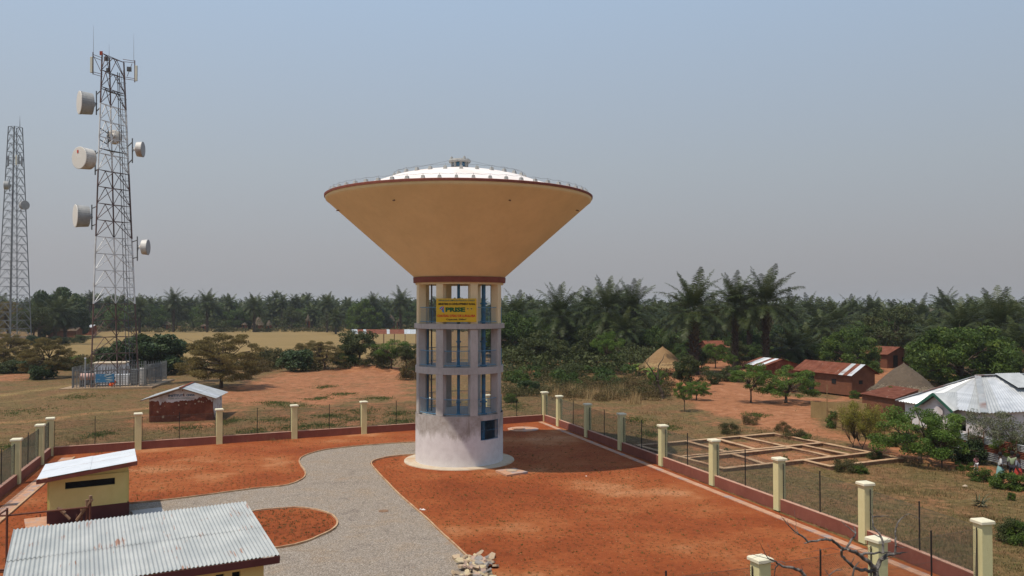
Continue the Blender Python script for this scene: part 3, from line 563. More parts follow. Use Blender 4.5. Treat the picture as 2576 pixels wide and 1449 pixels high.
# ------------------------------------------------------------------ water tower
T = empty('water_tower', (TX, TY, 0), 'tall concrete water tower with a wide tan cone tank on grey columns', 'water tower')
mbt = bpy.data.materials.new('limewashed_tower_base'); mbt.use_nodes = True; n = mbt.node_tree; L = n.links; b = n.nodes['Principled BSDF']; b.inputs['Roughness'].default_value = .9
co = n.nodes.new('ShaderNodeTexCoord')
sx = n.nodes.new('ShaderNodeSeparateXYZ'); L.new(co.outputs['Object'], sx.inputs[0])
zz = MATH('ADD', sx.outputs[2], MATH('MULTIPLY', MATH('SUBTRACT', NZ(1.3, 8, .7, (1,1,.45)), .5), 2.2))
fz = n.nodes.new('ShaderNodeMapRange'); fz.inputs[1].default_value = 1.55; fz.inputs[2].default_value = 2.15; fz.interpolation_type = 'SMOOTHSTEP'; L.new(zz, fz.inputs[0])
wh = RAMP(NZ(2.5, 6), [(0.3, (0.60,0.565,0.56)), (0.6, (0.68,0.65,0.645))]); gr = RAMP(NZ(1.6, 9, .7), [(0.32, (0.27,0.235,0.20)), (0.55, (0.42,0.385,0.36)), (0.7, (0.47,0.445,0.43))])
c1 = MIX(fz.outputs[0], wh, gr); st = RAMP(NZ(1.0, 7, .7, (2.2,2.2,.3)), [(0.57, (0,0,0)), (0.68, (.7,.7,.7))])
c1 = MIX(MATH('MULTIPLY', st, fz.outputs[0]), c1, RAMP(NZ(5), [(0, (0.21,0.175,0.14)), (1, (0.27,0.235,0.20))])); L.new(c1, b.inputs['Base Color'])
R0 = 2.71; Z1, Z2, Z3, Z4, Z5 = 3.05, 5.92, 8.51, 11.0, 11.33
# base wall with the barred window opening
wa0, wa1, wz0, wz1 = R(-90+31.5), R(-90+63.5), 1.58, 2.74
mb = MB(); N = 90; zr = [0, wz0, wz1, Z1]
angs = sorted(set([wa0, wa1]+[wa1+(2*math.pi-(wa1-wa0))*i/80 for i in range(1, 80)]+[wa0+(wa1-wa0)*i/8 for i in range(1, 8)]))
for i in range(len(angs)):
    t0 = angs[i]; t1 = angs[(i+1) % len(angs)]; 
    if t1 < t0: t1 += 2*math.pi
    for k in range(3):
        isw = (wa0-1e-6 <= t0 and t1 <= wa1+1e-6 and k == 1)
        pr = [(R0, zr[k]), (R0, zr[k+1])]
        q = lambda r, t, z: (TX+r*math.cos(t), TY+r*math.sin(t), z)
        if not isw:
            mb.add([q(R0,t0,zr[k]), q(R0,t1,zr[k]), q(R0,t1,zr[k+1]), q(R0,t0,zr[k+1])], [(0,1,2,3)])
            mb.add([q(R0-.22,t0,zr[k]), q(R0-.22,t1,zr[k]), q(R0-.22,t1,zr[k+1]), q(R0-.22,t0,zr[k+1])], [(3,2,1,0)])
        else:
            mb.add([q(R0,t0,wz0), q(R0,t1,wz0), q(R0-.22,t1,wz0), q(R0-.22,t0,wz0)], [(0,1,2,3)]); mb.add([q(R0,t0,wz1), q(R0,t1,wz1), q(R0-.22,t1,wz1), q(R0-.22,t0,wz1)], [(3,2,1,0)])
for t in (wa0, wa1): mb.add([(TX+r*math.cos(t), TY+r*math.sin(t), z) for r, z in ((R0,wz0),(R0,wz1),(R0-.22,wz1),(R0-.22,wz0))], [(0,1,2,3)])
mb.build('base_wall', mbt, T, smooth=False)
mb = MB(); mb.lathe([(R0-.02, 0), (R0-.02, .03), (3.42, .03), (3.42, 0)][::-1], 72, (TX, TY, 0)); ap = MB(); ap.lathe([(2.5,.075),(3.40,.065),(3.42,.0)], 72, (TX, TY, 0)); ap.build('apron', M['apron'], T, smooth=False)
win = MB()
def arcbar(mb_, r, z, a0, a1, w_, n_=8):
    mb_.tube([(TX+r*math.cos(a0+(a1-a0)*i/n_), TY+r*math.sin(a0+(a1-a0)*i/n_), z) for i in range(n_+1)], w_, 6)
for z in (wz0+.02, wz1-.02): arcbar(win, R0-.03, z, wa0, wa1, .014)
for t in (wa0+.01, wa1-.01): win.tube([(TX+(R0-.03)*math.cos(t), TY+(R0-.03)*math.sin(t), z) for z in (wz0, wz1)], .014, 6)
wf = win.build('window_grille', M['blue_paint'], T)
gb = MB(); arcbar(gb, R0-.03, (wz0+wz1)/2, wa0, wa1, .012); gb.build('cross_bar', M['blue_paint'], wf)
for i in range(1, 13):
    t = wa0+(wa1-wa0)*i/13; g = MB(); g.tube([((R0-.03)*math.cos(t), (R0-.03)*math.sin(t), z) for z in (wz0, wz1)], .0065, 5); o = g.build('grille_bar', M['blue_paint'], loc=(0,0,0)); o.parent = wf; o.location = (0,0,0)
# floors with their ring beams
def floor(z1_, z0_, r, mat, name='floor_slab'):
    m_ = MB(); m_.lathe([(0, z1_), (r, z1_), (r, z0_), (r-.42, z0_), (r-.42, z1_-.16), (0, z1_-.16)][::-1], 72, (TX, TY, 0)); return m_.build(name, mat, T)
mb = MB(); mb.lathe([(0, Z1-.14), (R0-.21, Z1-.14), (R0-.21, Z1-.001), (0, Z1-.001)], 72, (TX, TY, 0)); mb.build('floor_slab', M['concrete'], T)
floor(Z2, 5.51, R0+.02, M['concrete']); floor(Z3, 8.21, R0+.09, M['concrete'])
CA = [R(-90+22.5+45*i) for i in range(8)]
for (za, zb, mt, wd) in ((Z1, 5.51, M['concrete'], .47), (Z2, 8.19, M['concrete'], .47), (Z3, Z4-.02, M['cream_paint'], .45)):
    for t in CA:
        m_ = MB(); rr = R0-.235; m_.box((TX+rr*math.cos(t), TY+rr*math.sin(t), (za+zb)/2), (.46, wd, zb-za), t); m_.build('column', mt, T, bevel=.015)
mb = MB(); mb.lathe([(2.1, Z4+.06), (2.74, Z4+.06), (2.74, Z4-.12), (2.25, Z4-.12), (2.25, Z4+.06)], 72, (TX, TY, 0)); mb.build('ring_beam', M['tan_paint'], T)
mb = MB(); mb.lathe([(0, Z4+.2), (2.86, Z4), (2.86, Z5), (2.80, Z5)][0:0]+[(2.2, Z4), (2.86, Z4), (2.88, Z5), (2.5, Z5)], 72, (TX, TY, 0)); mb.build('collar_band', M['maroon'], T)
mb = MB(); mb.lathe([(0, Z4+.1), (2.3, Z4+.1)][::-1], 48, (TX, TY, 0)); mb.build('tank_floor', M['tan_paint'], T)
mb = MB(); mb.lathe([(2.80, Z5), (8.05, 15.93), (8.17, 16.02), (8.21, 16.10), (8.22, 16.19)], 128, (TX, TY, 0)); mb.build('tank_cone', M['tan_paint'], T, smooth=True)
mb = MB(); mb.lathe([(8.20, 16.19), (8.27, 16.19), (8.28, 16.31), (8.22, 16.34), (7.75, 16.34)], 128, (TX, TY, 0)); mb.build('rim_band', M['maroon'], T)
DZ0 = 18.05; DK = .0325
def dome_z(r): return DZ0-DK*r*r if r < 4.3 else (DZ0-DK*4.3**2)-(r-4.3)*.40+(r-4.3)**2*.030
mb = MB(); mb.lathe([(8.2*(1-i/36), dome_z(8.2*(1-i/36))) for i in range(37)], 96, (TX, TY, 0)); mb.build('dome_roof', M['dome_white'], T, smooth=True)
# cap on the dome: drum with openings under a round lid
mb = MB(); mb.lathe([(.50, DZ0-.1), (.50, DZ0+.20)], 24, (TX, TY, 0)); mb.lathe([(0, DZ0+.20), (.50, DZ0+.20)], 24, (TX, TY, 0)); mb.build('vent_drum', M['grey_block'], T)
for i in range(8):
    t = 2*math.pi*i/8+.2; m_ = MB(); m_.box((TX+.48*math.cos(t), TY+.48*math.sin(t), DZ0+.34), (.1, .15, .30), t); m_.build('vent_post', M['grey_block'], T)
for i in range(8):
    t = 2*math.pi*(i+.5)/8+.2; m_ = MB(); m_.box((TX+.43*math.cos(t), TY+.43*math.sin(t), DZ0+.33), (.02, .3, .24), t); m_.build('vent_screen', M['blue_paint'], T)
mb = MB(); mb.lathe([(0, DZ0+.48), (.66, DZ0+.48), (.70, DZ0+.56), (.66, DZ0+.66), (0, DZ0+.70)], 32, (TX, TY, 0)); mb.build('vent_lid', M['grey_block'], T)
# rows of cast blocks that carry the rope wire
bm_ = MB(); bm_.add([(-.11,-.11,0),(.11,-.11,0),(.11,.11,0),(-.11,.11,0),(-.075,-.075,.19),(.075,-.075,.19),(.075,.075,.19),(-.075,.075,.19)], [(3,2,1,0),(4,5,6,7),(0,1,5,4),(1,2,6,5),(2,3,7,6),(3,0,4,7)]); bm_.tube([(0,0,.19),(0,0,.30)], .012, 4)
blk0 = bm_.build('rail_block', M['grey_block'], loc=(0,0,0)); blkme = blk0.data; bpy.data.objects.remove(blk0)
for (rr, nn) in ((8.0, 56), (4.1, 28), (.58, 4)):
    zb = (16.33 if rr > 6 else dome_z(rr)-.02) if rr > 1 else DZ0+.66
    for i in range(nn):
        t = 2*math.pi*(i+.37)/nn; inst('rail_block', blkme, T, (rr*math.cos(t), rr*math.sin(t), zb), (0,0,t), (1,1,1) if rr > 1 else (.7,.7,.7))
    if rr > 1:
        m_ = MB(); pp = []
        for i in range(nn*2+1):
            t = 2*math.pi*(i/2+.37)/nn; pp.append((TX+rr*math.cos(t), TY+rr*math.sin(t), zb+.29-(.05 if i % 2 else 0)))
        m_.tube(pp, .007, 4, cap=False); m_.build('rail_wire', M['dark_steel'], T)
m_ = MB()
for a_, b_ in ((200, 205), (-20, -25), (110, 110)): m_.tube([(TX+.55*math.cos(R(a_)), TY+.55*math.sin(R(a_)), DZ0+.62), (TX+2.4*math.cos(R(b_)), TY+2.4*math.sin(R(b_)), DZ0+.1), (TX+4.1*math.cos(R(b_)), TY+4.1*math.sin(R(b_)), DZ0-DK*4.1**2+.28)], .007, 4)
m_.build('stay_wire', M['dark_steel'], T)
for t in (-115, -65, -165, -15): 
    m_ = MB(); t = R(t); zz_ = 15.35; rr = 2.80+(zz_-Z5)*(8.05-2.80)/(15.93-Z5)
    m_.tube([(TX+(rr-.05)*math.cos(t), TY+(rr-.05)*math.sin(t), zz_), (TX+(rr+.16)*math.cos(t), TY+(rr+.16)*math.sin(t), zz_-.05)], .035, 8); m_.build('overflow_spout', M['wood'], T)
# pipes inside
for (x_, y_, rad, z0_, z1_, mt) in ((1.55,-1.55,.125,Z1,Z4+.1,'blue_paint'), (.06,-1.85,.09,Z1,Z4+.1,'blue_paint'), (.52,1.2,.055,Z1,Z4,'dark_steel'), (-1.95,-.2,.05,Z1,Z2+2.6,'blue_paint'), (-1.75,.1,.05,Z1,Z4,'dark_steel'), (1.95,.9,.045,Z1,Z4,'dark_steel'), (2.2,.6,.045,Z1,Z4,'dark_steel'), (1.5,-1.5,.125,.1,Z1,'blue_paint')):
    p = MB(); p.tube([(TX+x_, TY+y_, z0_), (TX+x_, TY+y_, z1_)], rad, 14)
    if rad > .08:
        for zf in [z for z in (Z1+.02, Z1+.75, Z2+.05, Z2+1.5, Z3+.1, Z3+1.2) if z < z1_]: p.tube([(TX+x_, TY+y_, zf-.03), (TX+x_, TY+y_, zf+.05)], rad*1.7, 14)
    p.build('pipe', M[mt], T, smooth=False)
for k in range(22):
    p = MB(); z = Z1+.2+k*.35; p.tube([(TX+1.95, TY+.9, z), (TX+2.2, TY+.6, z)], .014, 4); p.build('ladder_rung', M['dark_steel'], T)
# railings between the columns
for zf in (Z1, Z2, Z3):
    for i in range(8):
        a0, a1 = CA[i]+.10, CA[(i+1) % 8]+(2*math.pi if i == 7 else 0)-.10
        if zf == Z3 and i == 7 : pass
        e_ = MB(); arcbar(e_, R0-.10, zf+.98, a0, a1, .022, 8); rl = e_.build('railing', M['light_blue'], T)
        e_ = MB()
        pts_ = [((R0-.10)*math.cos(a0+(a1-a0)*j/8), (R0-.10)*math.sin(a0+(a1-a0)*j/8), zf+.12) for j in range(9)]; e_.tube(pts_, .02, 6); o = e_.build('bottom_rail', M['light_blue'], loc=(0,0,0)); o.parent = rl
        e_ = MB()
        for j in range(1, 16):
            t = a0+(a1-a0)*j/16; x_, y_ = (R0-.10)*math.cos(t), (R0-.10)*math.sin(t); e_.tube([(x_, y_, zf+.12 if j != 8 else zf), (x_, y_, zf+.98)], .0042 if j != 8 else .011, 4, cap=False)
        o = e_.build('balusters', M['light_blue'], loc=(0,0,0)); o.parent = rl; o['kind'] = 'stuff'

# ------------------------------------------------------------------ name board on the tower
SY = TY-R0*math.cos(R(22.5))-.16
SG = empty('name_board', (-3.29, SY, Z3+.15), 'yellow painted name board fixed to the front columns of the water tower', 'sign')
zb0, zb1 = 8.63, 10.02; SW = 2.38; cz = (zb0+zb1)/2
mb = MB(); mb.box((-3.29, SY, cz), (SW, .05, zb1-zb0)); mb.build('panel', M['sign_yellow'], SG, bevel=.004)
mb = MB(); 
for z in (zb0+.15, zb1-.15): mb.beam((-3.29-SW/2+.05, SY+.05, z), (-3.29+SW/2-.05, SY+.05, z), .04)
for k in (-1, 1):
    for z in (zb0+.15, zb1-.15): mb.beam((-3.29+k*1.0, SY+.03, z), (-3.29+k*1.0, SY+.20, z), .04)
mb.build('bracket', M['steel'], SG)
yl = -.028; zc0 = cz-(Z3+.15); Hs = zb1-zb0
def row(s, fx, fy, w_, h_, mat, bold=.02, nm='lettering'):
    return text_mesh(nm, s, SW*w_, Hs*h_, M[mat], SG, ((fx-.5)*SW, yl, zc0+(.5-fy)*Hs), bold=bold)
row('REPUBLIQUE DEMOCRATIQUE DU CONGO', .51, .09, .90, .085, 'teal_letter', .03)
row('MINISTERE DU DEVELOPPEMENT RURAL', .515, .235, .92, .095, 'black_letter', .045)
row('PRISE', .475, .475, .49, .20, 'green_letter', .06)
row("CHATEAU D'EAU DE LUKALABA", .50, .735, .95, .115, 'red_letter', .04)
row('Capacité: 200m\u00b3', .50, .90, .50, .095, 'black_letter', .03)
def flat(nm, poly, mat, y, parent=SG):
    m_ = MB(); q = [((fx-.5)*SW, y, zc0+(.5-fy)*Hs) for fx, fy in poly]; k = len(q); m_.add(q+[(x_, y+.004, z_) for x_, _, z_ in q], [tuple(range(k)), tuple(range(2*k-1, k-1, -1))]); o = m_.build(nm, mat, loc=(0,0,0)); o.parent = parent; return o
mp_ = flat('country_emblem', [(.075,.44),(.10,.385),(.125,.35),(.17,.335),(.195,.36),(.19,.42),(.185,.46),(.20,.49),(.195,.56),(.21,.60),(.185,.60),(.16,.57),(.14,.55),(.145,.50),(.115,.46),(.09,.46)], M['map_blue'], yl)
flat('red_stripe', [(.115,.47),(.185,.335),(.198,.345),(.135,.485)], M['red_letter'], yl-.004, SG); flat('pale_stripe', [(.107,.462),(.176,.33),(.185,.335),(.115,.47)], M['white_cloth'], yl-.004, SG)
for fx in (.785, .875):
    ring = [(fx+.030*math.cos(2*math.pi*i/24), .445+.052*math.sin(2*math.pi*i/24)) for i in range(24)]; flat('round_emblem', ring, M['apron'], yl)
    ring = [(fx+.026*math.cos(2*math.pi*i/24), .445+.045*math.sin(2*math.pi*i/24)) for i in range(24)]; flat('round_emblem', ring, M['sign_yellow'], yl-.003)
    flat('small_emblem', [(fx-.017,.42),(fx-.004,.405),(fx+.012,.415),(fx+.02,.437),(fx+.008,.447),(fx+.002,.478),(fx-.004,.474),(fx-.003,.447),(fx-.015,.44)], M['green_letter'], yl-.006)
# ------------------------------------------------------------------ boundary fences: pillars, plinth walls, chain link, posts
def pillar_mesh():
    m_ = MB(); m_.box((0,0,1.17), (.40,.40,2.34)); o = m_.build('pillar', M['yellow_paint'], loc=(0,0,0)); me = o.data; bpy.data.objects.remove(o)
    c_ = MB(); c_.add([(x*.265, y*.265, z) for z in (2.34, 2.42) for x, y in ((-1,-1),(1,-1),(1,1),(-1,1))]+[(x*.235, y*.235, 2.45) for x, y in ((-1,-1),(1,-1),(1,1),(-1,1))], [(3,2,1,0),(0,1,5,4),(1,2,6,5),(2,3,7,6),(3,0,4,7),(4,5,9,8),(5,6,10,9),(6,7,11,10),(7,4,8,11),(8,9,10,11)])
    o = c_.build('cap', M['cap'], loc=(0,0,0)); mc = o.data; bpy.data.objects.remove(o); return me, mc
PME, PCE = pillar_mesh()
def chain_mesh(Lb, z0, z1, cell=.075, th=.0056):
    """two sets of crossing wires as thin strips"""
    h = z1-z0; v = []; f = []
    for sgn in (1, -1):
        k = -int(h/cell)-1
        while k*cell < Lb:
            a = k*cell; s0, s1 = a, a+h; za, zb = (z0, z1) if sgn > 0 else (z1, z0)
            t0 = max(0, (0-s0)/h); t1 = min(1, (Lb-s0)/h)
            if t1 > t0:
                x0, x1 = s0+h*t0, s0+h*t1; c0, c1 = za+(zb-za)*t0, za+(zb-za)*t1; q = th*.7; i = len(v); y = .003*sgn
                v += [(x0-q, y, c0), (x0+q, y, c0), (x1+q, y, c1), (x1-q, y, c1)]; f.append((i, i+1, i+2, i+3))
                i = len(v); v += [(x0, y-q, c0), (x0, y+q, c0), (x1, y+q, c1), (x1, y-q, c1)]; f.append((i, i+1, i+2, i+3))
            k += 1
    return v, f
def run_fence(name, pts, label, skip_first=False, skip_last=False, out=1, gate=(), wallh=.56):
    root = empty(name, (pts[0].x, pts[0].y, 0), label, 'fence')
    for i, p in enumerate(pts):
        if (i == 0 and skip_first) or (i == len(pts)-1 and skip_last): continue
        d = (pts[min(i+1, len(pts)-1)]-pts[max(i-1, 0)]).normalized(); a_ = math.atan2(d.y, d.x)
        pl = inst('pillar', PME, root, p-root.location, (0,0,a_)); inst('cap', PCE, pl, (0,0,0), (0,0,random.uniform(-.02,.02)))
    for i in range(len(pts)-1):
        if i in gate: continue
        p, q = pts[i], pts[i+1]; d = (q-p).normalized(); Lb = (q-p).length-.40; a0 = p+d*.20; ang = math.atan2(d.y, d.x); nr = Vector((-d.y, d.x, 0))*out
        if Lb < .3: continue
        mid = (p+q)/2; m_ = MB(); m_.box((mid.x, mid.y, wallh/2-.03), (Lb, .19, wallh+.0), ang); m_.build('plinth_wall', M['wall_maroon'], root)
        m_ = MB(); m_.box((mid.x, mid.y, wallh-.03+.013), (Lb-.004, .20, .026), ang); m_.build('coping', M['coping'], root)
        v, f = chain_mesh(Lb, wallh, 2.16)
        me = bpy.data.meshes.new('chain_link'); me.from_pydata(v, [], f); me.materials.append(M['wire']); o = obj('chain_link', me, root, a0+nr*.06-root.location); o.rotation_euler.z = ang; o['kind'] = 'stuff'
        m_ = MB()
        for z in (wallh+.08, 1.35, 2.15): m_.tube([a0+nr*.06+Vector((0,0,z)), a0+d*Lb+nr*.06+Vector((0,0,z))], .004, 4, cap=False)
        m_.build('tension_wire', M['wire'], root)
        for s_ in ([.05, Lb/2, Lb-.05] if Lb > 3 else [.05, Lb-.05]):
            c = a0+d*s_+nr*.04; m_ = MB(); tall = abs(s_-Lb/2) < .1
            m_.box((c.x, c.y, (wallh-.02+(2.36 if tall else 2.2))/2), (.038 if tall else .026, .038 if tall else .026, (2.36 if tall else 2.2)-wallh+.02), ang); m_.build('post', M['black_post'], root)
        for s_ in np.arange(.7, Lb-.3, .62):
            if abs(s_-Lb/2) < .25: continue
            c = a0+d*float(s_)+nr*.05; m_ = MB(); m_.tube([(c.x, c.y, wallh-.02), (c.x+random.uniform(-.01,.01), c.y, wallh+.10)], .007, 4); m_.build('rebar_stub', M['black_post'], root)
    return root
run_fence('back_fence', PILLARS_BACK, 'far side of the plot fence, low maroon wall with yellow pillars behind the tower')
rp = [PB]+[Vector((3.75+1.765*k, 66.5-5.41*k, 0)) for k in range(7)]+[PC]
run_fence('right_fence', rp, 'right side of the plot fence, running towards the bottom right corner', skip_first=True, skip_last=False)
lp = [PA]+[PA+(Vector((1.05, -3.0, 0)))+Vector((1.78,-5.4,0))*k for k in range(0, 6)]
run_fence('left_fence', lp, 'left side of the plot fence, seen at a steep angle at the left edge', skip_first=True, out=-1)
fp = [PC, Vector((11.30,25.95,0)), Vector((7.08,23.95,0)), Vector((1.37,21.95,0)), Vector((-3.0,19.9,0))]
run_fence('front_fence', fp, 'near side of the plot fence at the bottom right, behind the bare branches', skip_first=True, out=-1, gate=(3,))

# ------------------------------------------------------------------ lattice masts
def lattice(name, label, legs0, legs1, Hh, npan, bands, leg_w, bar_w, group=None, joined=False, zero=0.0):
    """legs0/legs1: feet and tops (x,y); bands: (panel index, material)"""
    cx_ = sum(p[0] for p in legs0)/len(legs0); cy_ = sum(p[1] for p in legs0)/len(legs0); root = empty(name, (cx_, cy_, 0), label, 'mast', group); nl = len(legs0)
    def at_(i, z): t = z/Hh; return Vector((lerp(legs0[i][0], legs1[i][0], t), lerp(legs0[i][1], legs1[i][1], t), z+zero))
    def mat_(k):
        for lim, m_ in bands:
            if k < lim: return m_
        return bands[-1][1]
    ph = Hh/npan; lo = 0; J = MB()
    for lim, m_ in bands:
        for i in range(nl):
            s_ = MB(); s_.tube([at_(i, lo*ph), at_(i, min(lim, npan)*ph)], leg_w/2, 6); s_.build('leg', m_, root)
        lo = lim
    for k in range(npan):
        m_ = mat_(k)
        for i in range(nl):
            j = (i+1) % nl; A, B_, C_, D_ = at_(i, k*ph), at_(j, k*ph), at_(i, (k+1)*ph), at_(j, (k+1)*ph); Mid = (C_+D_)/2
            for nm_, p, q, wd in (('horizontal_bar', C_, D_, bar_w), ('diagonal_brace', A, Mid, bar_w), ('diagonal_brace', B_, Mid, bar_w)):
                if joined: J.beam(p, q, wd)
                else: s_ = MB(); s_.beam(p, q, wd); s_.build(nm_, m_, root)
    if joined: o = J.build('bracing', bands[0][1], root); o['kind'] = 'stuff'
    return root, at_, ph
def U(px, py, Y): return at(px, py, Y)
fl = P(228, 978); fr_ = P(349, 969); fbk = Vector(((268-1288)/2100*97.5, 97.5, 0))
Hm = 40.2
tl = U(257, 140, 98.0); tr_ = U(311, 152, 99.5)
l0 = [(fl.x, fl.y), (fr_.x, fr_.y), (fbk.x, fbk.y+3)]
YM = (fl.y+fr_.y)/2
tlx = (257-1288)/2100*(fl.y+.8); trx = (311.5-1288)/2100*(fr_.y-.2); tbx = (275-1288)/2100*(fbk.y)
_a, _b, _c = at(257, 134, fl.y+.9), at(311.5, 150, fr_.y+.3), at(275, 152, fl.y+2.6)
l1 = [(_a.x, _a.y), (_b.x, _b.y), (_c.x, _c.y)]
mr_, mw_ = M['mast_red'], M['mast_white']
ZT = _a.z
mast, mat_at, ph = lattice('lattice_mast', 'tall three-legged lattice mast banded dark red and white, carrying drum dishes', l0, l1, ZT, 20, [(5, mr_), (9, mw_), (13, mr_), (17, mw_), (20, mr_)], .17, .06)
# ladder, cage rings and feeder cables inside the mast
def inner(z, u, v_): a = mat_at(0, z); b_ = mat_at(1, z); c_ = mat_at(2, z); return a+(b_-a)*u+(c_-a)*v_
for u_, v_, rd in ((.62,.22,.03),(.70,.22,.03),(.66,.3,.045),(.58,.3,.04)):
    m_ = MB(); m_.tube([inner(z, u_, v_) for z in np.linspace(.3, ZT-1.5, 14)], rd, 5); m_.build('feeder_cable', M['dark_steel'], mast)
lad = MB()
for du in (0, .10): lad.tube([inner(z, .78+du, .2) for z in np.linspace(.5, ZT-1, 14)], .022, 4)
for z in np.arange(.6, ZT-1, .4): lad.beam(inner(z, .78, .2), inner(z, .88, .2), .02)
lad.build('ladder', M['dark_steel'], mast)['kind'] = 'stuff'
for z in np.arange(3, ZT-1, 1.97):
    m_ = MB(); c = inner(z, .83, .05); m_.tube([c+Vector((.55*math.cos(t), .45*math.sin(t), 0)) for t in np.linspace(0, 2*math.pi, 13)], .018, 4, cap=False); m_.build('cage_ring', M['dark_steel'], mast)
for k in (3, 9, 17.9, 14.3):
    z = k*ph; a, b_, c_ = mat_at(0, z), mat_at(1, z), mat_at(2, z)
    if k > 14:
        m_ = MB(); m_.add([a, b_, c_, a-Vector((0,0,.08)), b_-Vector((0,0,.08)), c_-Vector((0,0,.08))], [(0,1,2),(5,4,3),(0,3,4,1),(1,4,5,2),(2,5,3,0)]); m_.build('platform', M['dark_steel'], mast)
# top frame, panel antennas, whips
def pole(px, ya, yb, Y, w_, mt, nm, par=mast): m_ = MB(); m_.tube([U(px, ya, Y), U(px, yb, Y)], w_, 6); return m_.build(nm, mt, par)
YL, YR = l1[0][1]-.05, l1[1][1]-.05
pole(234, 131, 187, YL-.3, .06, M['mast_red'], 'antenna_pole'); pole(339, 152, 207, YR, .06, M['mast_red'], 'antenna_pole')
for (x0, y0, x1, y1, Y0, Y1) in ((234,137,258,146,YL-.3,YL), (234,143,258,153,YL-.3,YL), (234,181,258,187,YL-.3,YL), (234,186,258,193,YL-.3,YL), (309,149,339,154,YR,YR), (309,155,339,158,YR,YR), (310,193,340,198,YR,YR), (310,198,340,202,YR,YR), (236,142,254,180,YL-.2,YL), (320,192,332,160,YR,YR)):
    m_ = MB(); m_.tube([U(x0, y0, Y0), U(x1, y1, Y1)], .035, 5); m_.build('outrigger', M['mast_red'], mast)
for px, ya, yb, Y in ((230.2, 143, 183, YL-.3), (342.8, 165, 204, YR)):
    m_ = MB(); p, q = U(px, yb, Y), U(px, ya, Y); m_.box(((p.x+q.x)/2, p.y, (p.z+q.z)/2), (.28, .18, q.z-p.z)); m_.build('panel_antenna', M['antenna'], mast, bevel=.03)
for px, py, Y, s_ in ((325,174,YR,.5),(267,148,YL+1.5,.45),(272,176,YL+2,.4)):
    m_ = MB(); p = U(px, py, Y); m_.box(p, (s_, s_*.7, s_), .3); m_.box((p.x, p.y-s_*.4, p.z), (s_*.6, .05, s_*.6), .3, 0); m_.build('radio_unit', M['dark_steel'], mast)
for px, ya, yb, Y in ((235, 62, 131, YL-.3), (336.5, 84, 154, YR), (274.5, 109, 152, YL+1.5)):
    m_ = MB(); m_.tube([U(px, yb, Y), U(px, lerp(ya, yb, .5), Y), U(px, ya, Y)], [.028, .02, .008], 5); m_.build('whip_antenna', M['steel'], mast)
m_ = MB(); 
for dx in (252.6, 256.5): p = U(dx, 131, YL); m_.tube([p-Vector((0,0,.35)), p+Vector((0,0,.1))], .09, 8)
m_.build('warning_lamp', M['red_lamp'], mast)
def dish(px, py, rad_px, axis_, length, Y, drum, root, polex, poley0, poley1, legx, face=None, ribs=True):
    c = U(px, py, Y); r_ = rad_px*Y/2100; ax = Vector(axis_).normalized(); side = ax.orthogonal().normalized(); up = ax.cross(side); e = empty('drum_dish', c)
    bpy.data.objects.remove(e)
    def ring(t, rr): return [c+ax*t+(side*math.cos(2*math.pi*i/28)+up*math.sin(2*math.pi*i/28))*rr for i in range(28)]
    m_ = MB(); R_ = [ring(.0, r_), ring(-length, r_*.93), ring(-length-.05, r_*.80), ring(-length-.14, r_*.38), ring(-length-.35, r_*.16)]
    vs = sum(R_, []); fs = [(k*28+i, (k+1)*28+i, (k+1)*28+(i+1) % 28, k*28+(i+1) % 28) for k in range(4) for i in range(28)]+[tuple(4*28+i for i in range(28))]
    m_.add(vs, fs); o = m_.build('dish', drum, root, smooth=False)
    m_ = MB(); vs = ring(.0, r_*1.015)+ring(.05, r_*1.01)+ring(.07, r_*.97)+[c+ax*.09]; fs = [(k*28+i, k*28+(i+1) % 28, (k+1)*28+(i+1) % 28, (k+1)*28+i) for k in (0, 1) for i in range(28)]+[(56+i, 56+(i+1) % 28, 84) for i in range(28)]
    m_.add(vs, fs); fc = m_.build('dish_cover', face or M['dish_face'], o)
    if ribs:
        m_ = MB()
        for i in range(28):
            t = 2*math.pi*i/28; d_ = side*math.cos(t)+up*math.sin(t); m_.beam(c+ax*.0+d_*r_*1.0, c-ax*.22+d_*r_*.985, .025)
        m_.build('cover_ties', M['dark_steel'], o)['kind'] = 'stuff'
    b0 = c-ax*(length+.45); m_ = MB(); pc = U(polex, (poley0+poley1)/2, b0.y)
    m_.beam(b0, pc, .16); m_.beam(b0+Vector((0,0,.15)), pc+Vector((0,0,.45)), .06); m_.beam(b0-Vector((0,0,.15)), pc-Vector((0,0,.45)), .06); m_.build('dish_mount', M['dark_steel'], o)
    m_ = MB(); m_.tube([U(polex, poley0, b0.y), U(polex, poley1, b0.y)], .075, 8); m_.build('mount_pole', M['dark_steel'], o)
    m_ = MB()
    for t in (.15, .85):
        y_ = lerp(poley0, poley1, t); pp_ = U(polex, y_, b0.y); lg = (mat_at if root is mast else mat2)(0 if legx < 300 and c.x < (mat_at(0, 5).x+mat_at(1, 5).x)/2 else 1, pp_.z); m_.beam(pp_, lg if root is mast else Vector((U(legx, y_, b0.y+2).x, b0.y+2, pp_.z)), .09)
    m_.build('stand_off_arm', M['dark_steel'], o)
    return o, c, ax, side, up, r_
d1 = dish(200, 258, 29, (-.778,-.629,-.02), 1.35, YM-.6, M['dish_drum'], mast, 242.5, 229, 289, 252)
d2 = dish(200, 397, 28, (-.455,-.89,-.02), 1.35, YM-1.4, M['dish_light'], mast, 239.5, 379, 440, 247)
d3 = dish(190, 543, 28.5, (-.778,-.629,-.02), 1.35, YM-.6, M['dish_drum'], mast, 231, 515, 578, 240)
d4 = dish(359, 376, 19.5, (.988,.154,-.0), .62, YM-.3, M['dish_light'], mast, 333, 348, 410, 325, face=M['dish_drum'], ribs=False)
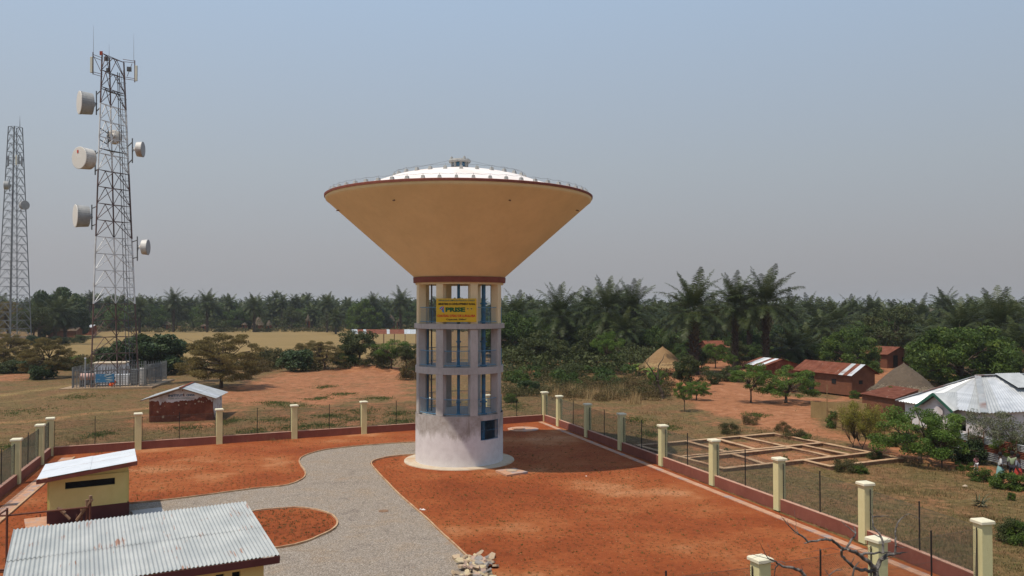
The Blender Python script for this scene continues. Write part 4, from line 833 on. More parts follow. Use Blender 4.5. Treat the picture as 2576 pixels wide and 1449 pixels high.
d5 = dish(372, 622, 19.5, (.988,.154,-.0), .62, YM-.3, M['dish_light'], mast, 345.5, 595, 656, 337, face=M['dish_drum'], ribs=False)
d6 = dish(289, 346, 17.5, (-.25,.97,.0), .75, YM+3.0, M['dish_light'], mast, 272, 330, 370, 272, ribs=False)
m_ = MB(); c = d2[1]+d2[2]*.10+Vector((-.15,.05,.75)); m_.box(c, (.22,.03,.34), math.atan2(-.89,-.455)+math.pi/2); m_.build('red_label', M['red_letter'], d2[0])
# second mast far to the left
YB_ = 200.0
b0_, b1_ = at(4, 760, YB_), at(76, 760, YB_+1); h2 = CAMZ+(768-318)*YB_/2100
wb = (b1_.x-b0_.x); cxb = (b0_.x+b1_.x)/2; wt = 25.5*YB_/2100; cxt = at(39.5, 318, YB_).x
q0 = [(cxb-wb/2, YB_-2.2), (cxb+wb*.17, YB_-3.3), (cxb+wb/2, YB_+1.8), (cxb-wb*.17, YB_+3.0)]; q1 = [(cxt-wt/2, YB_-.9), (cxt+wt*.17, YB_-1.2), (cxt+wt/2, YB_+.7), (cxt-wt*.17, YB_+1.1)]
mast2, mat2, ph2 = lattice('lattice_mast', 'slender grey four-legged mast far behind at the left edge', q0, q1, h2, 26, [(26, M['mast_grey'])], .22, .07, joined=True)
m_ = MB(); m_.tube([(cxb-1.2, YB_, 0), (cxt-.35, YB_, h2)], .16, 6); m_.build('feeder_cable', M['dark_steel'], mast2)
m_ = MB(); m_.tube([at(50, 320, YB_), at(50, 291, YB_)], [.08,.02], 5); m_.build('whip_antenna', M['dark_steel'], mast2)
for px, py, ax_, r_ in ((14, 466, (-.9,-.3,0), 11), (60, 516, (.85,-.5,0), 11.5)):
    dish(px-2 if px < 30 else px+3, py, r_, ax_, .9, YB_-2.5, M['dish_drum'], mast2, 24 if px < 30 else 53, py-16, py+16, 27 if px < 30 else 50, face=M['dish_face'] if px < 30 else M['dish_drum'], ribs=False)
for px, ya, yb in ((20.5, 392, 418), (55, 394, 418), (41, 390, 415), (47,389,412)):
    m_ = MB(); p, q = at(px, yb, YB_-1.6), at(px, ya, YB_-1.6); m_.box(((p.x+q.x)/2, p.y, (p.z+q.z)/2), (.32,.2,q.z-p.z)); m_.build('panel_antenna', M['antenna'] if px in (41,) else M['mast_grey'], mast2)
m_ = MB()
for ya in (397, 412): m_.beam(at(20, ya, YB_-1.4), at(56, ya, YB_-1.4), .12)
m_.build('outrigger', M['mast_grey'], mast2)

# ------------------------------------------------------------------ fenced equipment yard round the mast foot
F0, F1, F2, F3 = P(183, 979), P(455, 973), P(652*.645, 958), None
fa, fb, fc_ = P(182, 980), P(367, 976), P(421, 958)
FA, FB = Vector((fa.x, fa.y, .15)), P(362, 975.5); FB.z = .15
dd = (FB-FA).normalized(); back = Vector((-dd.y, dd.x, 0)); 
FC = P(416, 958); side_len = 9.5; sd_ = (Vector((FC.x, FC.y, .15))-FB).normalized(); FC = FB+sd_*side_len; FD = FA+sd_*side_len
yc = (FA+FB+FC+FD)/4
pd = empty('equipment_yard_slab', (yc.x, yc.y, 0), 'raised concrete slab under the fenced mast yard', 'slab'); mb = MB(); q = [FA-dd*1.2-sd_*.45, FB+dd*1.0-sd_*.45, FC+dd*.9+sd_*.3, FD-dd*1.2+sd_*.3]; mb.prism([(v.x, v.y) for v in q], -.1, .15); mb.build('slab', M['slab'], pd)
pf = empty('palisade_fence', (yc.x, yc.y, .15), 'grey steel palisade fence round the foot of the lattice mast', 'fence')
def pale_mesh(th=.02):
    m_ = MB(); wv = .045; v = [(-wv,0,0),(wv,0,0),(wv,0,2.15),(0,0,2.38),(-wv,0,2.15)]; v2 = [(x, th, z) for x, y, z in v]; m_.add(v+v2, [(4,3,2,1,0)[::-1],(5,6,7,8,9)[::-1],(0,1,6,5),(1,2,7,6),(2,3,8,7),(3,4,9,8),(4,0,5,9)]); o = m_.build('pale', M['steel'], loc=(0,0,0)); me = o.data; bpy.data.objects.remove(o); return me
PALE = pale_mesh()
M['palisade'] = noisy_mat('dull_palisade_steel', (0.13,0.135,0.135), (0.21,0.215,0.21), 3, 0.6); PALE.materials.clear(); PALE.materials.append(M['palisade'])
for a, b_, stp in ((FA, FB, .30), (FB, FC, .20), (FD, FA, .26), (FC, FD, .28)):
    d_ = (b_-a); Ln = d_.length; d_ = d_/Ln; ang = math.atan2(d_.y, d_.x)
    for s_ in np.arange(.15, Ln, stp): inst('pale', PALE, pf, a+d_*float(s_)-pf.location+Vector((0,0,.06)), (0,0,ang))
    for z in (.45, 1.95): m_ = MB(); m_.beam(a+Vector((0,0,z)), b_+Vector((0,0,z)), .05, .06); m_.build('rail', M['palisade'], pf)
    for s_ in np.arange(0, Ln+.1, Ln/max(1, round(Ln/2.4))):
        m_ = MB(); c = a+d_*float(s_); m_.box((c.x, c.y, .15+1.2), (.10,.10,2.4), ang); m_.build('post', M['palisade'], pf)
def in_yard(s_, t_): return FA+dd*s_+sd_*t_
c = at(281, 930, 102.5); c.z = .15; cb = empty('equipment_cabin', (c.x, c.y, .15), 'white steel equipment cabin with a flat roof inside the palisade fence', 'cabin'); ang = math.atan2(dd.y, dd.x)
mb = MB(); mb.box((c.x, c.y, .15+1.2), (3.5, 2.3, 2.4), ang); mb.build('body', M['cabinet'], cb)
mb = MB(); mb.box((c.x, c.y-.1, .15+2.46), (3.8, 2.6, .12), ang); mb.build('roof', M['apron'], cb)
for k in (-1.3, -.4, .45, 1.3): mb = MB(); q = c+dd*k-Vector((-dd.y,dd.x,0))*1.16; mb.box((q.x, q.y, 1.4), (.05,.04,2.3), ang); mb.build('panel_seam', M['steel'], cb)
q = c+dd*1.95; mb = MB(); mb.box((q.x+.05, q.y-.5, 2.0), (.4,.6,.5), ang); mb.build('air_conditioner', M['dish_light'], cb)
for (s_, t_, sz, mt, lab, nm_, ct) in ((1.0, 1.7, (2.0,.95,.0), 'tankpink', 'faded red horizontal fuel tank at the left of the fenced yard', 'fuel_tank', 'tank'),):
    c = in_yard(s_, t_); e = empty(nm_, (c.x, c.y, .15), lab, ct); mb = MB(); mb.tube([c+Vector((-.85,0,1.15)), c+Vector((-.8,0,1.15)), c+Vector((.75,0,1.15))], [.30,.40,.40], 16); mb.build('tank', M[mt], e, smooth=True)
    mb = MB(); [mb.box((c.x+k, c.y, .5), (.12,.8,.75)) for k in (-.6,.6)]; mb.build('cradle', M['dark_steel'], e)
for (s_, t_, sx, sy, sz, mt, lab) in ((262, 98.2, 1.5, .7, 1.05, 'cabinet', 'low pale metal cabinet behind the crouching figure'), (308, 98.4, 1.5, .8, 1.25, 'cabinet', 'pale cabinet on a stand to the right of the yard cabin'), (359, 98.6, .75, .7, 1.95, 'dish_light', 'tall slatted white cabinet by the right corner of the palisade'), (219, 99.5, .9, .8, 1.5, 'dark_steel', 'dark generator box between the fuel tank and the mast leg'), (338, 99.0, .7, .8, 1.8, 'dark_steel', 'dark switch cabinet next to the tall white cabinet')):
    c = at(s_, 960, t_); e = empty('cabinet', (c.x, c.y, .15), lab, 'cabinet'); mb = MB(); mb.box((c.x, c.y, .15+.12+sz/2), (sx, sy, sz), ang); mb.build('body', M[mt], e, bevel=.02)
    mb = MB(); mb.box((c.x, c.y, .15+.06), (sx*.9, sy*.8, .12), ang); mb.build('foot', M['dark_steel'], e)
    mb = MB(); [mb.box((c.x, c.y-sy/2-.012, .3+sz*k), (sx*.8, .02, .03), ang) for k in (.3,.5,.7,.85)]; mb.build('vent_slats', M['steel'], e)['kind'] = 'stuff'
c = in_yard(3.4, -.09); e = empty('blue_board', (c.x, c.y, 1.0), 'faded blue board with peeled pale patches hung on the palisade', 'sign'); mb = MB(); c0 = in_yard(3.4, -.06); mb.box((c0.x, c0.y, 1.22), (1.98,.04,.98), ang); mb.build('panel', M['blue_board'], e)
for (a0_, b0_, a1_, b1_, tw) in ((-.1,.5,1.1,.62,.26),(.1,.05,1.35,.2,.16),(.0,-.28,1.3,-.18,.22),(.2,-.55,1.3,-.42,.14),(-1.2,-.2,-.7,-.15,.08),(-.9,.42,-.4,.42,.04),(-.2,.38,.3,.25,.1),(-1.3,-.6,-.9,-.62,.06)):
    m_ = MB(); a0_ *= .68; a1_ *= .68; b0_ *= .68; b1_ *= .68; tw *= .7; nseg = 7; top = []; bot = []
    for i in range(nseg+1):
        t = i/nseg; wq = tw*math.sin(math.pi*min(max(t,.04),.96))*random.uniform(.4,.6); pt = c0+dd*lerp(a0_,a1_,t)-sd_*.045; zc_ = 1.22+lerp(b0_,b1_,t); top.append((pt.x, pt.y, zc_+wq)); bot.append((pt.x, pt.y, zc_-wq*.8))
    m_.add(top+bot[::-1], [tuple(range(2*nseg+2))]); m_.build('peeled_patch', M['pale_mark'], e)
c = in_yard(1.35, -.1); e = empty('steel_post', (c.x, c.y, .15), 'lone grey steel post with a domed top, left end of the palisade', 'post'); mb = MB(); mb.tube([(c.x, c.y, 0), (c.x, c.y, 3.45), (c.x, c.y, 3.5)], [.08,.08,.04], 8); mb.build('shaft', M['steel'], e); mb = MB(); mb.tube([(c.x, c.y, 3.5),(c.x, c.y, 3.62)], .1, 8); mb.build('cap', M['cabinet'], e)

# ------------------------------------------------------------------ mud brick schoolhouse
hfl, hfr = P(375, 1063), P(535, 1058); d_ = (hfr-hfl).normalized(); bk = Vector((-d_.y, d_.x, 0))*1.0; bk = Vector((-.17,.985,0)).normalized(); Wd = (hfr-hfl).length; Dp = 4.3; hb = 1.98; rz_ = 2.80
Sx = empty('mud_brick_house', ((hfl.x+hfr.x)/2, (hfl.y+hfr.y)/2, 0), 'red mud brick house with flaking white plaster, faded lettering and a zinc gable roof', 'house')
hbl, hbr = hfl+bk*Dp, hfr+bk*Dp; Z = Vector((0,0,1))
mb = MB(); mb.add([hfl, hfr, hfr+Z*hb, (hfl+hfr)/2+Z*(rz_-.10), hfl+Z*hb, hbl, hbr, hbr+Z*hb, (hbl+hbr)/2+Z*(rz_-.1), hbl+Z*hb], [(0,1,2,3,4),(9,8,7,6,5),(1,6,7,2),(5,0,4,9),(4,3,8,9),(3,2,7,8)])
o = mb.build('wall', M['mud'], Sx)
ov = .38; rf, rb = (hfl+hfr)/2+Z*rz_-bk*ov, (hbl+hbr)/2+Z*rz_+bk*ov
el_, er_ = hfl+Z*(hb-.13)-d_*.62-bk*ov, hfr+Z*(hb-.1)+d_*.30-bk*ov; bl_, br_ = hbl+Z*(hb-.13)-d_*.62+bk*ov, hbr+Z*(hb-.1)+d_*.50+bk*ov
corr_roof(Sx, rf, rb, bl_, el_, M['zinc_old'], 54, 5, 2, amp=.012, odd={(0,1):M['zinc_new'],(1,1):M['zinc_new']}); corr_roof(Sx, rf, rb, br_, er_, M['zinc_old'], 54, 5, 2, amp=.012, odd={(0,1):M['zinc_new'],(1,1):M['zinc_new']})
mb = MB(); mb.beam(rf+Z*.03, rb+Z*.03, .26, .04); mb.build('ridge_cap', M['rusty'], Sx)
mb = MB()
for p in (lerp(rf, el_, .03), lerp(rf, er_, .03)): pass
for a, b_ in ((rf, el_), (rf, er_)): mb.beam(a-Z*.05, b_-Z*.05, .03, .07)
mb.build('rafter', M['wood'], Sx)
# plaster left under the eaves, ragged lower edge; right side wall keeps most of it
def plaster(p0, p1, topf, botf, nseg=60, off=.03):
    dv = (p1-p0); nv = Vector((dv.y, -dv.x, 0)).normalized()*off; v = []; 
    for i in range(nseg+1):
        t = i/nseg; q = p0+dv*t; v += [q+Z*botf(t)+nv, q+Z*topf(t)+nv, q+Z*botf(t), q+Z*topf(t)]
    f = []
    for i in range(nseg): a = i*4; f += [(a, a+4, a+5, a+1), (a+2, a+6, a+4, a), (a+1, a+5, a+7, a+3)]
    m_ = MB(); m_.add(v, f); return m_.build('plaster', M['plaster'], Sx)
gable = lambda t: hb-.06+(rz_-hb)*(1-abs(2*t-1))-.06
rag = lambda t: 1.66+.10*math.sin(9*t+1)+.09*mnoise.noise(Vector((t*14,3,0)))+.14*mnoise.noise(Vector((t*34,7,0)))+.10*mnoise.noise(Vector((t*90,1,0)))+(.12 if .35<t<.6 else 0)-(.28 if .15<t<.185 else 0)+(.30*math.exp(-((t-.84)/.09)**2))
plaster(hfl, hfr, gable, lambda t: min(rag(t), gable(t)-.04))
plaster(hfr, hbr, lambda t: hb-.1, lambda t: .05+.9*math.exp(-(t/.16)**2)+.1*mnoise.noise(Vector((t*20,0,0))), 30)
for (u_, z_, s_) in ((.24,1.32,.05),(.46,1.38,.08),(.58,1.47,.07),(.13,.86,.09),(.22,.45,.13),(.45,.38,.05),(.78,1.63,.10),(.82,1.6,.09),(.85,1.55,.05),(.9,1.66,.04),(.38,.75,.03),(.72,1.45,.06),(.18,1.15,.03),(.09,1.43,.03),(.07,1.37,.03)):
    pc = hfl+(hfr-hfl)*u_+Z*z_; nv = Vector((d_.y, -d_.x, 0))*.02; ring = [pc+nv+(d_*math.cos(t)+Z*math.sin(t))*s_*random.uniform(.6,1.1) for t in np.linspace(0, 2*math.pi, 8)[:-1]]; m_ = MB(); m_.add(ring+[pc], [tuple(range(7))]+[(i,7,(i+1) % 7) for i in range(7)]); m_.build('plaster_remnant', M['remnant'], Sx)
for (u_, z_, wq, hq) in ((.535,2.22,.06,.13),(.54,2.12,.05,.08),(.30,2.15,.03,.14),(.52,2.60,.05,.14)):
    pc = hfl+(hfr-hfl)*u_+Z*z_; nv = Vector((d_.y, -d_.x, 0))*.037; ring = [pc+nv+d_*math.cos(t)*wq*random.uniform(.6,1.1)+Z*math.sin(t)*hq*random.uniform(.6,1.1) for t in np.linspace(0, 2*math.pi, 9)[:-1]]; m_ = MB(); m_.add(ring, [tuple(range(8))]); m_.build('bare_mud_patch', M['mud'], Sx)
ga = math.atan2(d_.y, d_.x); lc = hfl+(hfr-hfl)
def wtxt(s, u_, z_, w_, h_, mt, bold): 
    p = hfl+(hfr-hfl)*u_+Z*z_+Vector((d_.y,-d_.x,0))*.042; return text_mesh('lettering', s, w_, h_, mt, Sx, p-Sx.location, (math.pi/2, 0, ga), depth=.002, bold=bold)
wtxt('INSTITUT', .415, 2.16, 1.12, .19, M['blue_letter'], .045); wtxt('CINDA', .645, 2.17, .66, .17, M['blue_letter'], .045); wtxt('ECOLE NON CONVENT.', .47, 1.93, 1.75, .12, M['teal_letter'], .01)
mb = MB(); p = hfr+bk*3.5+Z*1.55+d_*.035; mb.box(p, (.02,.12,.42), math.atan2(d_.y,d_.x)); mb.build('wall_slot', M['dark'], Sx)

# ------------------------------------------------------------------ small yellow shed
sr, sl = P(319, 1297), P(123, 1321); du = (sr-sl).normalized(); bv = -VD; zR, zL = 2.30, 1.92
Sh = empty('yellow_shed', ((sr.x+sl.x)/2, (sr.y+sl.y)/2, 0), 'small yellow shed with a white roof and long dark louvre', 'shed'); dep = 2.4; bv = Vector((-.45, .893, 0)); Lw = (sr-sl).length
mb = MB(); wall(mb, sl, sr, .62, 2.0, .16, [(Lw*.195, Lw*.835, 1.50, 1.80)]); 
mb.add([(sl.x,sl.y,2.0),(sr.x,sr.y,2.0),(sr.x,sr.y,zR+.1),(sl.x,sl.y,zL+.08)], [(0,1,2,3)])
for a in (sl, sr): wall(mb, a+bv*.08, a+bv*dep, .62, 2.0, .16); mb.add([tuple(a+Z*2.0), tuple(a+bv*dep+Z*2.0), tuple(a+bv*dep+Z*(zR if a is sr else zL)), tuple(a+Z*(zR if a is sr else zL))], [(0,1,2,3)])
wall(mb, sl+bv*dep, sr+bv*dep, .62, 2.1, .16); mb.build('wall', M['yellow_wall'], Sh)
mb = MB(); wall(mb, sl-du*.085, sr+du*.085, 0, .62, .175); 
for a in (sl, sr): wall(mb, a+bv*.09, a+bv*dep, 0, .62, .175)
mb.build('plinth', M['dark_maroon'], Sh)
lv = sl+du*(Lw*.515); mb = MB(); mb.box((lv.x+.05*bv.x, lv.y+.05*bv.y, 1.65), (Lw*.64, .02, .3), math.atan2(du.y,du.x)); lo_ = mb.build('louvre', M['dark'], Sh)
for k in range(7):
    m_ = MB(); q = lv; m_.box((q.x, q.y, 1.52+.04*k), (Lw*.64, .05, .008), math.atan2(du.y,du.x)); m_.build('louvre_blade', M['black_post'], lo_)
k1 = P(345,1160,2.60); k2 = P(92,1208,2.16); k3 = P(339,1129,2.66); k4 = P(114,1169,2.22)
corr_roof(Sh, k4, k2, k1, k3, M['zinc_white'], 16, 4, 2, amp=.006, per=4)
mb = MB(); mb.beam(k2-Z*.10+bv*.03, k1-Z*.10+bv*.03, .03, .17); mb.beam(k1-Z*.10, k3-Z*.10, .03, .17); mb.beam(k2-Z*.1, k4-Z*.1, .03, .17); mb.build('fascia', M['maroon'], Sh)
mb = MB(); q = sr+du*.8; mb.box((q.x+.1, q.y+.0, .05), (1.3, 1.0, .1), math.atan2(du.y,du.x)); mb.build('doorstep', M['concrete'], Sh)
q = sl-du*.55; mb = MB(); mb.box((q.x, q.y+.2, .045), (.9, 2.6, .06), math.atan2(du.y,du.x)); mb.build('side_paving', M['pink_concrete'], Sh)

# ------------------------------------------------------------------ long building in the foreground
zf, zb = 2.80, 3.50; c_fr = P(703,1396,zf); c_br = P(617,1262,zb); c_bl = P(34,1333,zb); c_fl = c_fr+(c_bl-c_br)*1.02; c_fl = Vector((P(-4,1500,zf).x, P(-4,1500,zf).y, zf))
Bg = empty('long_shed', tuple(((c_fr+c_bl)/2)[:2])+(0,), 'long yellow building under a rust-streaked corrugated roof, bottom left', 'building')
corr_roof(Bg, c_bl, c_br, c_fr, c_fl, M['zinc'], 62, 8, 2, amp=.019, per=6)
dx = (c_fr-c_fl).normalized(); dy = (c_br-c_fr); dy.z = 0; dy.normalize(); slope = (zb-zf)/((c_br-c_fr).xy.length)
w1 = Vector((c_fr.x, c_fr.y, 0))-dx*.33+dy*.42; w0 = Vector((c_fl.x, c_fl.y, 0))+dx*.3+dy*.42; Lw = (w1-w0).length
ops = []
for k in range(9): s1 = Lw-.62-.42*k; ops.append((s1-.22, s1, 2.18, 2.42))
mb = MB(); wall(mb, w0, w1, 0, 2.66, .18, ops)
for a in (w1, w0): 
    e2 = a+dy*2.9; mb.add([tuple(a), tuple(e2), tuple(e2+Z*3.15), tuple(a+Z*2.72)], [(0,1,2,3)])
wall(mb, w0+dy*2.9, w1+dy*2.9, 0, 3.15, .18); mb.build('wall', M['yellow_wall'], Bg)
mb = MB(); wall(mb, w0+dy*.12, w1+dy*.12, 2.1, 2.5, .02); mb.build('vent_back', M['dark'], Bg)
mb = MB(); mb.beam(c_fl-Z*.12-dy*.015, c_fr-Z*.12-dy*.015, .03, .19); mb.beam(c_fr-Z*.13, c_br-Z*.13, .03, .19); mb.build('fascia', M['dark_maroon'], Bg)

# ------------------------------------------------------------------ rusty pipe frame with poles behind it
Yp = 27.0; e = empty('pipe_frame', (P(18,1340).x, Yp, 0), 'rusty pipe frame with short wooden props, between the yellow shed and the long roof', 'frame')
def pipe(pp, r_, mt, nm_): m_ = MB(); m_.tube(pp, r_, 7); m_.build(nm_, M[mt], e)
g = at(18,1280,Yp); pipe([Vector((g.x, Yp, 0)), at(18,1278,Yp)], .035, 'rust_pipe', 'upright_pipe'); pipe([at(-30,1298,Yp), at(18,1297,Yp), at(225,1275.5,Yp+.9)], .03, 'rust_pipe', 'top_pipe'); pipe([at(-40,1320,Yp-3), at(18,1281,Yp)], .03, 'rust_pipe', 'side_pipe')
pipe([at(-30,1436,Yp-3.6), at(14,1433,Yp-3.6)], .03, 'rust_pipe', 'low_pipe'); pipe([at(-30,1441,Yp-3.6), at(12,1438,Yp-3.6)], .03, 'rust_pipe', 'low_pipe')
for (x0,y0,x1,y1,rd,mt) in ((145,1277,176,1306,.045,'wood'),(150,1280,163,1291,.06,'wood'),(228,1249,226,1312,.035,'rust_pipe'),(228,1247,228,1262,.055,'wood'),(219,1259,218,1312,.035,'rust_pipe'),(219,1257,219,1270,.055,'wood'),(207,1277,205,1312,.035,'rust_pipe'),(206,1276,207,1286,.055,'wood'),(193,1309,232,1256,.05,'wood'),(193,1294,193,1312,.02,'rust_pipe'),(101,1293,101,1301,.015,'rust_pipe')):
    pipe([at(x0,y0,Yp+.9), at(x1,y1,Yp+.9)], rd, mt, 'prop')
for px in (206, 219, 227): q = at(px,1300,Yp+.9); pipe([q, Vector((q.x, q.y, 0))], .03, 'rust_pipe', 'upright_pipe')

# ------------------------------------------------------------------ foundation grid of the unfinished house
N0 = Vector((19.35,61.8,0)); gu = Vector((-.90,-.436,0)); gv = Vector((.43,-.903,0))
Fo = empty('house_foundation', tuple(N0), 'grid of low stone footings for a house, right of the fence', 'foundation')
def foot(u0, v0, u1, v1, w_=.25):
    a = N0+gu*u0+gv*v0; b_ = N0+gu*u1+gv*v1; d_ = (b_-a).normalized(); m_ = MB(); m_.beam(a-d_*w_/2+Z*.0, b_+d_*w_/2+Z*.0, w_-.04, .26); o = m_.build('rubble_course', M['found_stone'], Fo)
    n_ = max(2, int((b_-a).length/1.3)); 
    lift = random.uniform(.175, .205)
    pts_ = [lerp(a-d_*w_/2, b_+d_*w_/2, i/n_)+Vector((random.uniform(-.03,.03), random.uniform(-.02,.02), lift+random.uniform(-.006,.006))) for i in range(n_+1)]
    m_ = MB(); nr = Vector((-d_.y, d_.x, 0)); v = []
    for p in pts_: wq = w_/2+random.uniform(0,.05); v += [p-nr*wq-Z*.04, p-nr*wq, p+nr*wq, p+nr*wq-Z*.04]
    m_.add(v, [(i*4+k, i*4+(k+1) % 4, i*4+4+(k+1) % 4, i*4+4+k) for i in range(n_) for k in range(4)]+[(3,2,1,0), (n_*4, n_*4+1, n_*4+2, n_*4+3)])
    m_.build('mortar_top', M['cream_edge'], Fo)
for s_ in ((0,0,12.1,0),(0,4.62,12.1,4.62),(3.4,5.25,12.1,5.25),(0,8.78,12.1,8.8),(0,11,5.9,11),(0,0,0,11),(3.2,0,3.5,8.7),(5.3,0,5.9,4.5),(8.0,0,8.3,4.5),(8.4,5.3,8.9,8.7),(12.1,0,12.1,8.8),(5.9,8.8,5.9,11),(1.9,4.7,1.9,8.7)): foot(*s_)
# quarry stone pile at the end of the drive
c = P(1195,1432); sp_ = empty('stone_pile', (c.x, c.y, 0), 'heap of flat angular building stones where the gravel drive meets the red earth', 'stone pile')
for k in range(95):
    px = random.gauss(1200, 20); py = random.gauss(1440, 17)
    if k < 12: px, py = [(1149,1409),(1170,1408),(1165,1415),(1197,1407),(1214,1416),(1158,1422),(1180,1424),(1218,1428),(1160,1438),(1205,1434),(1192,1416),(1228,1447)][k]
    if py < 1404 or px < 1142 or px > 1262: continue
    p = P(px, py); hh = max(0, .30-math.hypot(px-1205, (py-1440)*1.2)/150) if k >= 12 else .1
    big = 1.9 if k in (3, 4) else 1.0; sx, sy, sz = random.uniform(.13,.28)*big, random.uniform(.09,.2)*big, random.uniform(.04,.09)
    n_ = random.choice((5, 6)); m_ = MB(); ring = [(sx*math.cos(2*math.pi*i/n_+random.uniform(-.25,.25)), sy*math.sin(2*math.pi*i/n_+random.uniform(-.25,.25))) for i in range(n_)]
    m_.add([(x, y, -sz/2) for x, y in ring]+[(x*.9, y*.9, sz/2) for x, y in ring], [tuple(range(n_-1,-1,-1)), tuple(range(n_, 2*n_))]+[(i, (i+1) % n_, n_+(i+1) % n_, n_+i) for i in range(n_)])
    o = m_.build('stone', M['stone%d' % random.choice((0,0,1,2,3))], loc=(0,0,0)); o.parent = sp_; o.location = (p.x-c.x, p.y-c.y, .06+hh*random.uniform(.3,1)+sz/2); o.rotation_euler = (random.uniform(-.6,.6), random.uniform(-.6,.6), random.uniform(0,6.28))
# loose things on the ground
for (px, py, s_, lab) in ((645,1283,.16,'flat brown stone lying on the gravel near the round bed'),):
    pass
c = P(965,1288.5); e = empty('drain_cover', (c.x, c.y, .05), 'small rusty oval cover lying on the gravel drive', 'cover'); mb = MB(); mb.lathe([(.24,.05),(.22,.075),(0,.08)], 16, (c.x,c.y,0)); mb.build('plate', M['wood'], e)
for i, (px, py, r_, lab) in enumerate(((1065,1284,.09,'crumpled white plastic bag beside the drive kerb'),(1058,1282.5,.05,'small white scrap next to the crumpled bag'),(1475,1199,.05,'white scrap on the red earth right of the manhole slab'),(2420,1455-10,.14,'pale stone in the grass by the right corner pillar'),(2462,1440,.12,'second pale stone right of the corner pillar'),(2428,1224,.12,'pale stone below the shrubs on the dirt road'))):
    c = P(px, py); o = MB(); ring = [(c.x+r_*1.5*random.uniform(.6,1.1)*math.cos(t), c.y+r_*random.uniform(.6,1.1)*math.sin(t)) for t in np.linspace(0, 6.28, 8)[:-1]]
    o.add([(x, y, .03) for x, y in ring]+[(c.x, c.y, .03+r_*.7)], [(k_, (k_+1) % 7, 7) for k_ in range(7)]); ob = o.build('litter' if i < 3 else 'loose_stone', M['plastic'] if i < 3 else M['stone'], loc=(c.x,c.y,0)); tag(ob, lab, 'litter' if i < 3 else 'stone')
# ------------------------------------------------------------------ village houses, huts and fences on the right and far away
def roof_plane(parent, a, b, c, d, mat, waves, cols, rows=1, amp=.02, odd=None, per=4): return corr_roof(parent, a, b, c, d, mat, waves, cols, rows, amp=amp, odd=odd, per=per)
# white house with the bright hipped zinc roof
e0 = P(2476,1040,2.25); aL = Vector((-.32,.947,0)); aR = Vector((.962,.272,0)); Lh, Wh, rh = 13.5, 8.0, 2.15
Wt = empty('white_house', tuple(e0+aL*4+aR*6-Z*2.25), 'white house with a large bright zinc hip roof, at the right edge', 'house')
EC = [e0, e0+aR*Lh, e0+aR*Lh+aL*Wh, e0+aL*Wh]; rg0, rg1 = e0+aL*Wh/2+aR*Wh*.46+Z*rh, e0+aL*Wh/2+aR*(Lh-Wh*.46)+Z*rh
def tri_roof(parent, apex0, apex1, b0, b1, mat, n_, amp=.035):
    corr_roof(parent, apex0, apex1, b1, b0, mat, n_*5, n_, 1, amp=amp, per=5, odd={(0,k): M['zinc_old'] for k in range(0, n_, 3)})
tri_roof(Wt, rg0, rg1, EC[0], EC[1], M['zinc_new'], 9); tri_roof(Wt, rg1, rg0, EC[2], EC[3], M['zinc_new'], 9)
tri_roof(Wt, rg0, rg0+aL*.01, EC[0], EC[3], M['zinc_new'], 6); tri_roof(Wt, rg1, rg1+aL*.01, EC[1], EC[2], M['zinc_new'], 6)
for a, b_ in ((rg0, EC[0]), (rg0, EC[3]), (rg1, EC[1]), (rg0, rg1)): m_ = MB(); m_.beam(a+Z*.05, b_+Z*.05, .42, .05); m_.build('ridge_cap', M['ridge'], Wt)
ins = [e0+aR*.5+aL*.5, e0+aR*(Lh-.5)+aL*.5, e0+aR*(Lh-.5)+aL*(Wh-.5), e0+aR*.5+aL*(Wh-.5)]
mb = MB(); wall(mb, ins[0], ins[1], 0, 2.2, .2, [(1.3,2.3,1.85,2.05),(5,6.2,.9,1.9),(9,10,.1,2.0)]); wall(mb, ins[3], ins[0], 0, 2.2, .2, [(1.2,1.5,1.7,1.9),(4.6,5.6,.7,1.7)]); wall(mb, ins[1], ins[2], 0, 2.2, .2); wall(mb, ins[2], ins[3], 0, 2.2, .2); mb.build('wall', M['white_wall'], Wt)
mb = MB(); mb.add([tuple(lerp(ins[i], ins[(i+2) % 4], .03).xy)+(2.1,) for i in range(4)], [(0,1,2,3)]); mb.build('ceiling', M['dark'], Wt)
for (wall_p, wd_, s0, s1, za, zb_) in ((ins[0], aR, 5, 6.2, .9, 1.9), (ins[0], aR, 9, 10, .1, 2.0)): m_ = MB(); q = wall_p+wd_*((s0+s1)/2)+aL*.06; m_.box((q.x, q.y, (za+zb_)/2), (s1-s0, .03, zb_-za), math.atan2(wd_.y, wd_.x)); m_.build('shutter', M['green_board'], Wt)
# small gable facing left
gc = e0+aL*3.9; pk = gc+Z*1.0-aR*.45; gl, gr_ = gc+aL*1.7-aR*.45-Z*.12, gc-aL*1.7-aR*.45-Z*.12; back_ = gc+aR*1.9+Z*1.0
corr_roof(Wt, pk, back_, gc-aL*1.7+aR*.02, gr_, M['zinc_old'], 14, 2, 1, amp=.02); corr_roof(Wt, pk, back_, gc+aL*1.7+aR*.02, gl, M['zinc_old'], 14, 2, 1, amp=.02)
mb = MB(); mb.beam(pk-Z*.06, gr_-Z*.06, .04, .2); mb.beam(pk-Z*.06, gl-Z*.06, .04, .2); mb.build('bargeboard', M['green_board'], Wt)
mb = MB(); mb.add([gc+Z*.85-aR*.1, gc+aL*1.5-Z*.1-aR*.1, gc-aL*1.5-Z*.1-aR*.1], [(0,1,2)]); mb.add([gc-aL*1.5-Z*.1-aR*.1, gc+aL*1.5-Z*.1-aR*.1, gc+aL*1.5-Z*2.25-aR*.1, gc-aL*1.5-Z*2.25-aR*.1], [(0,1,2,3)]); mb.build('gable_wall', M['white_wall'], Wt)
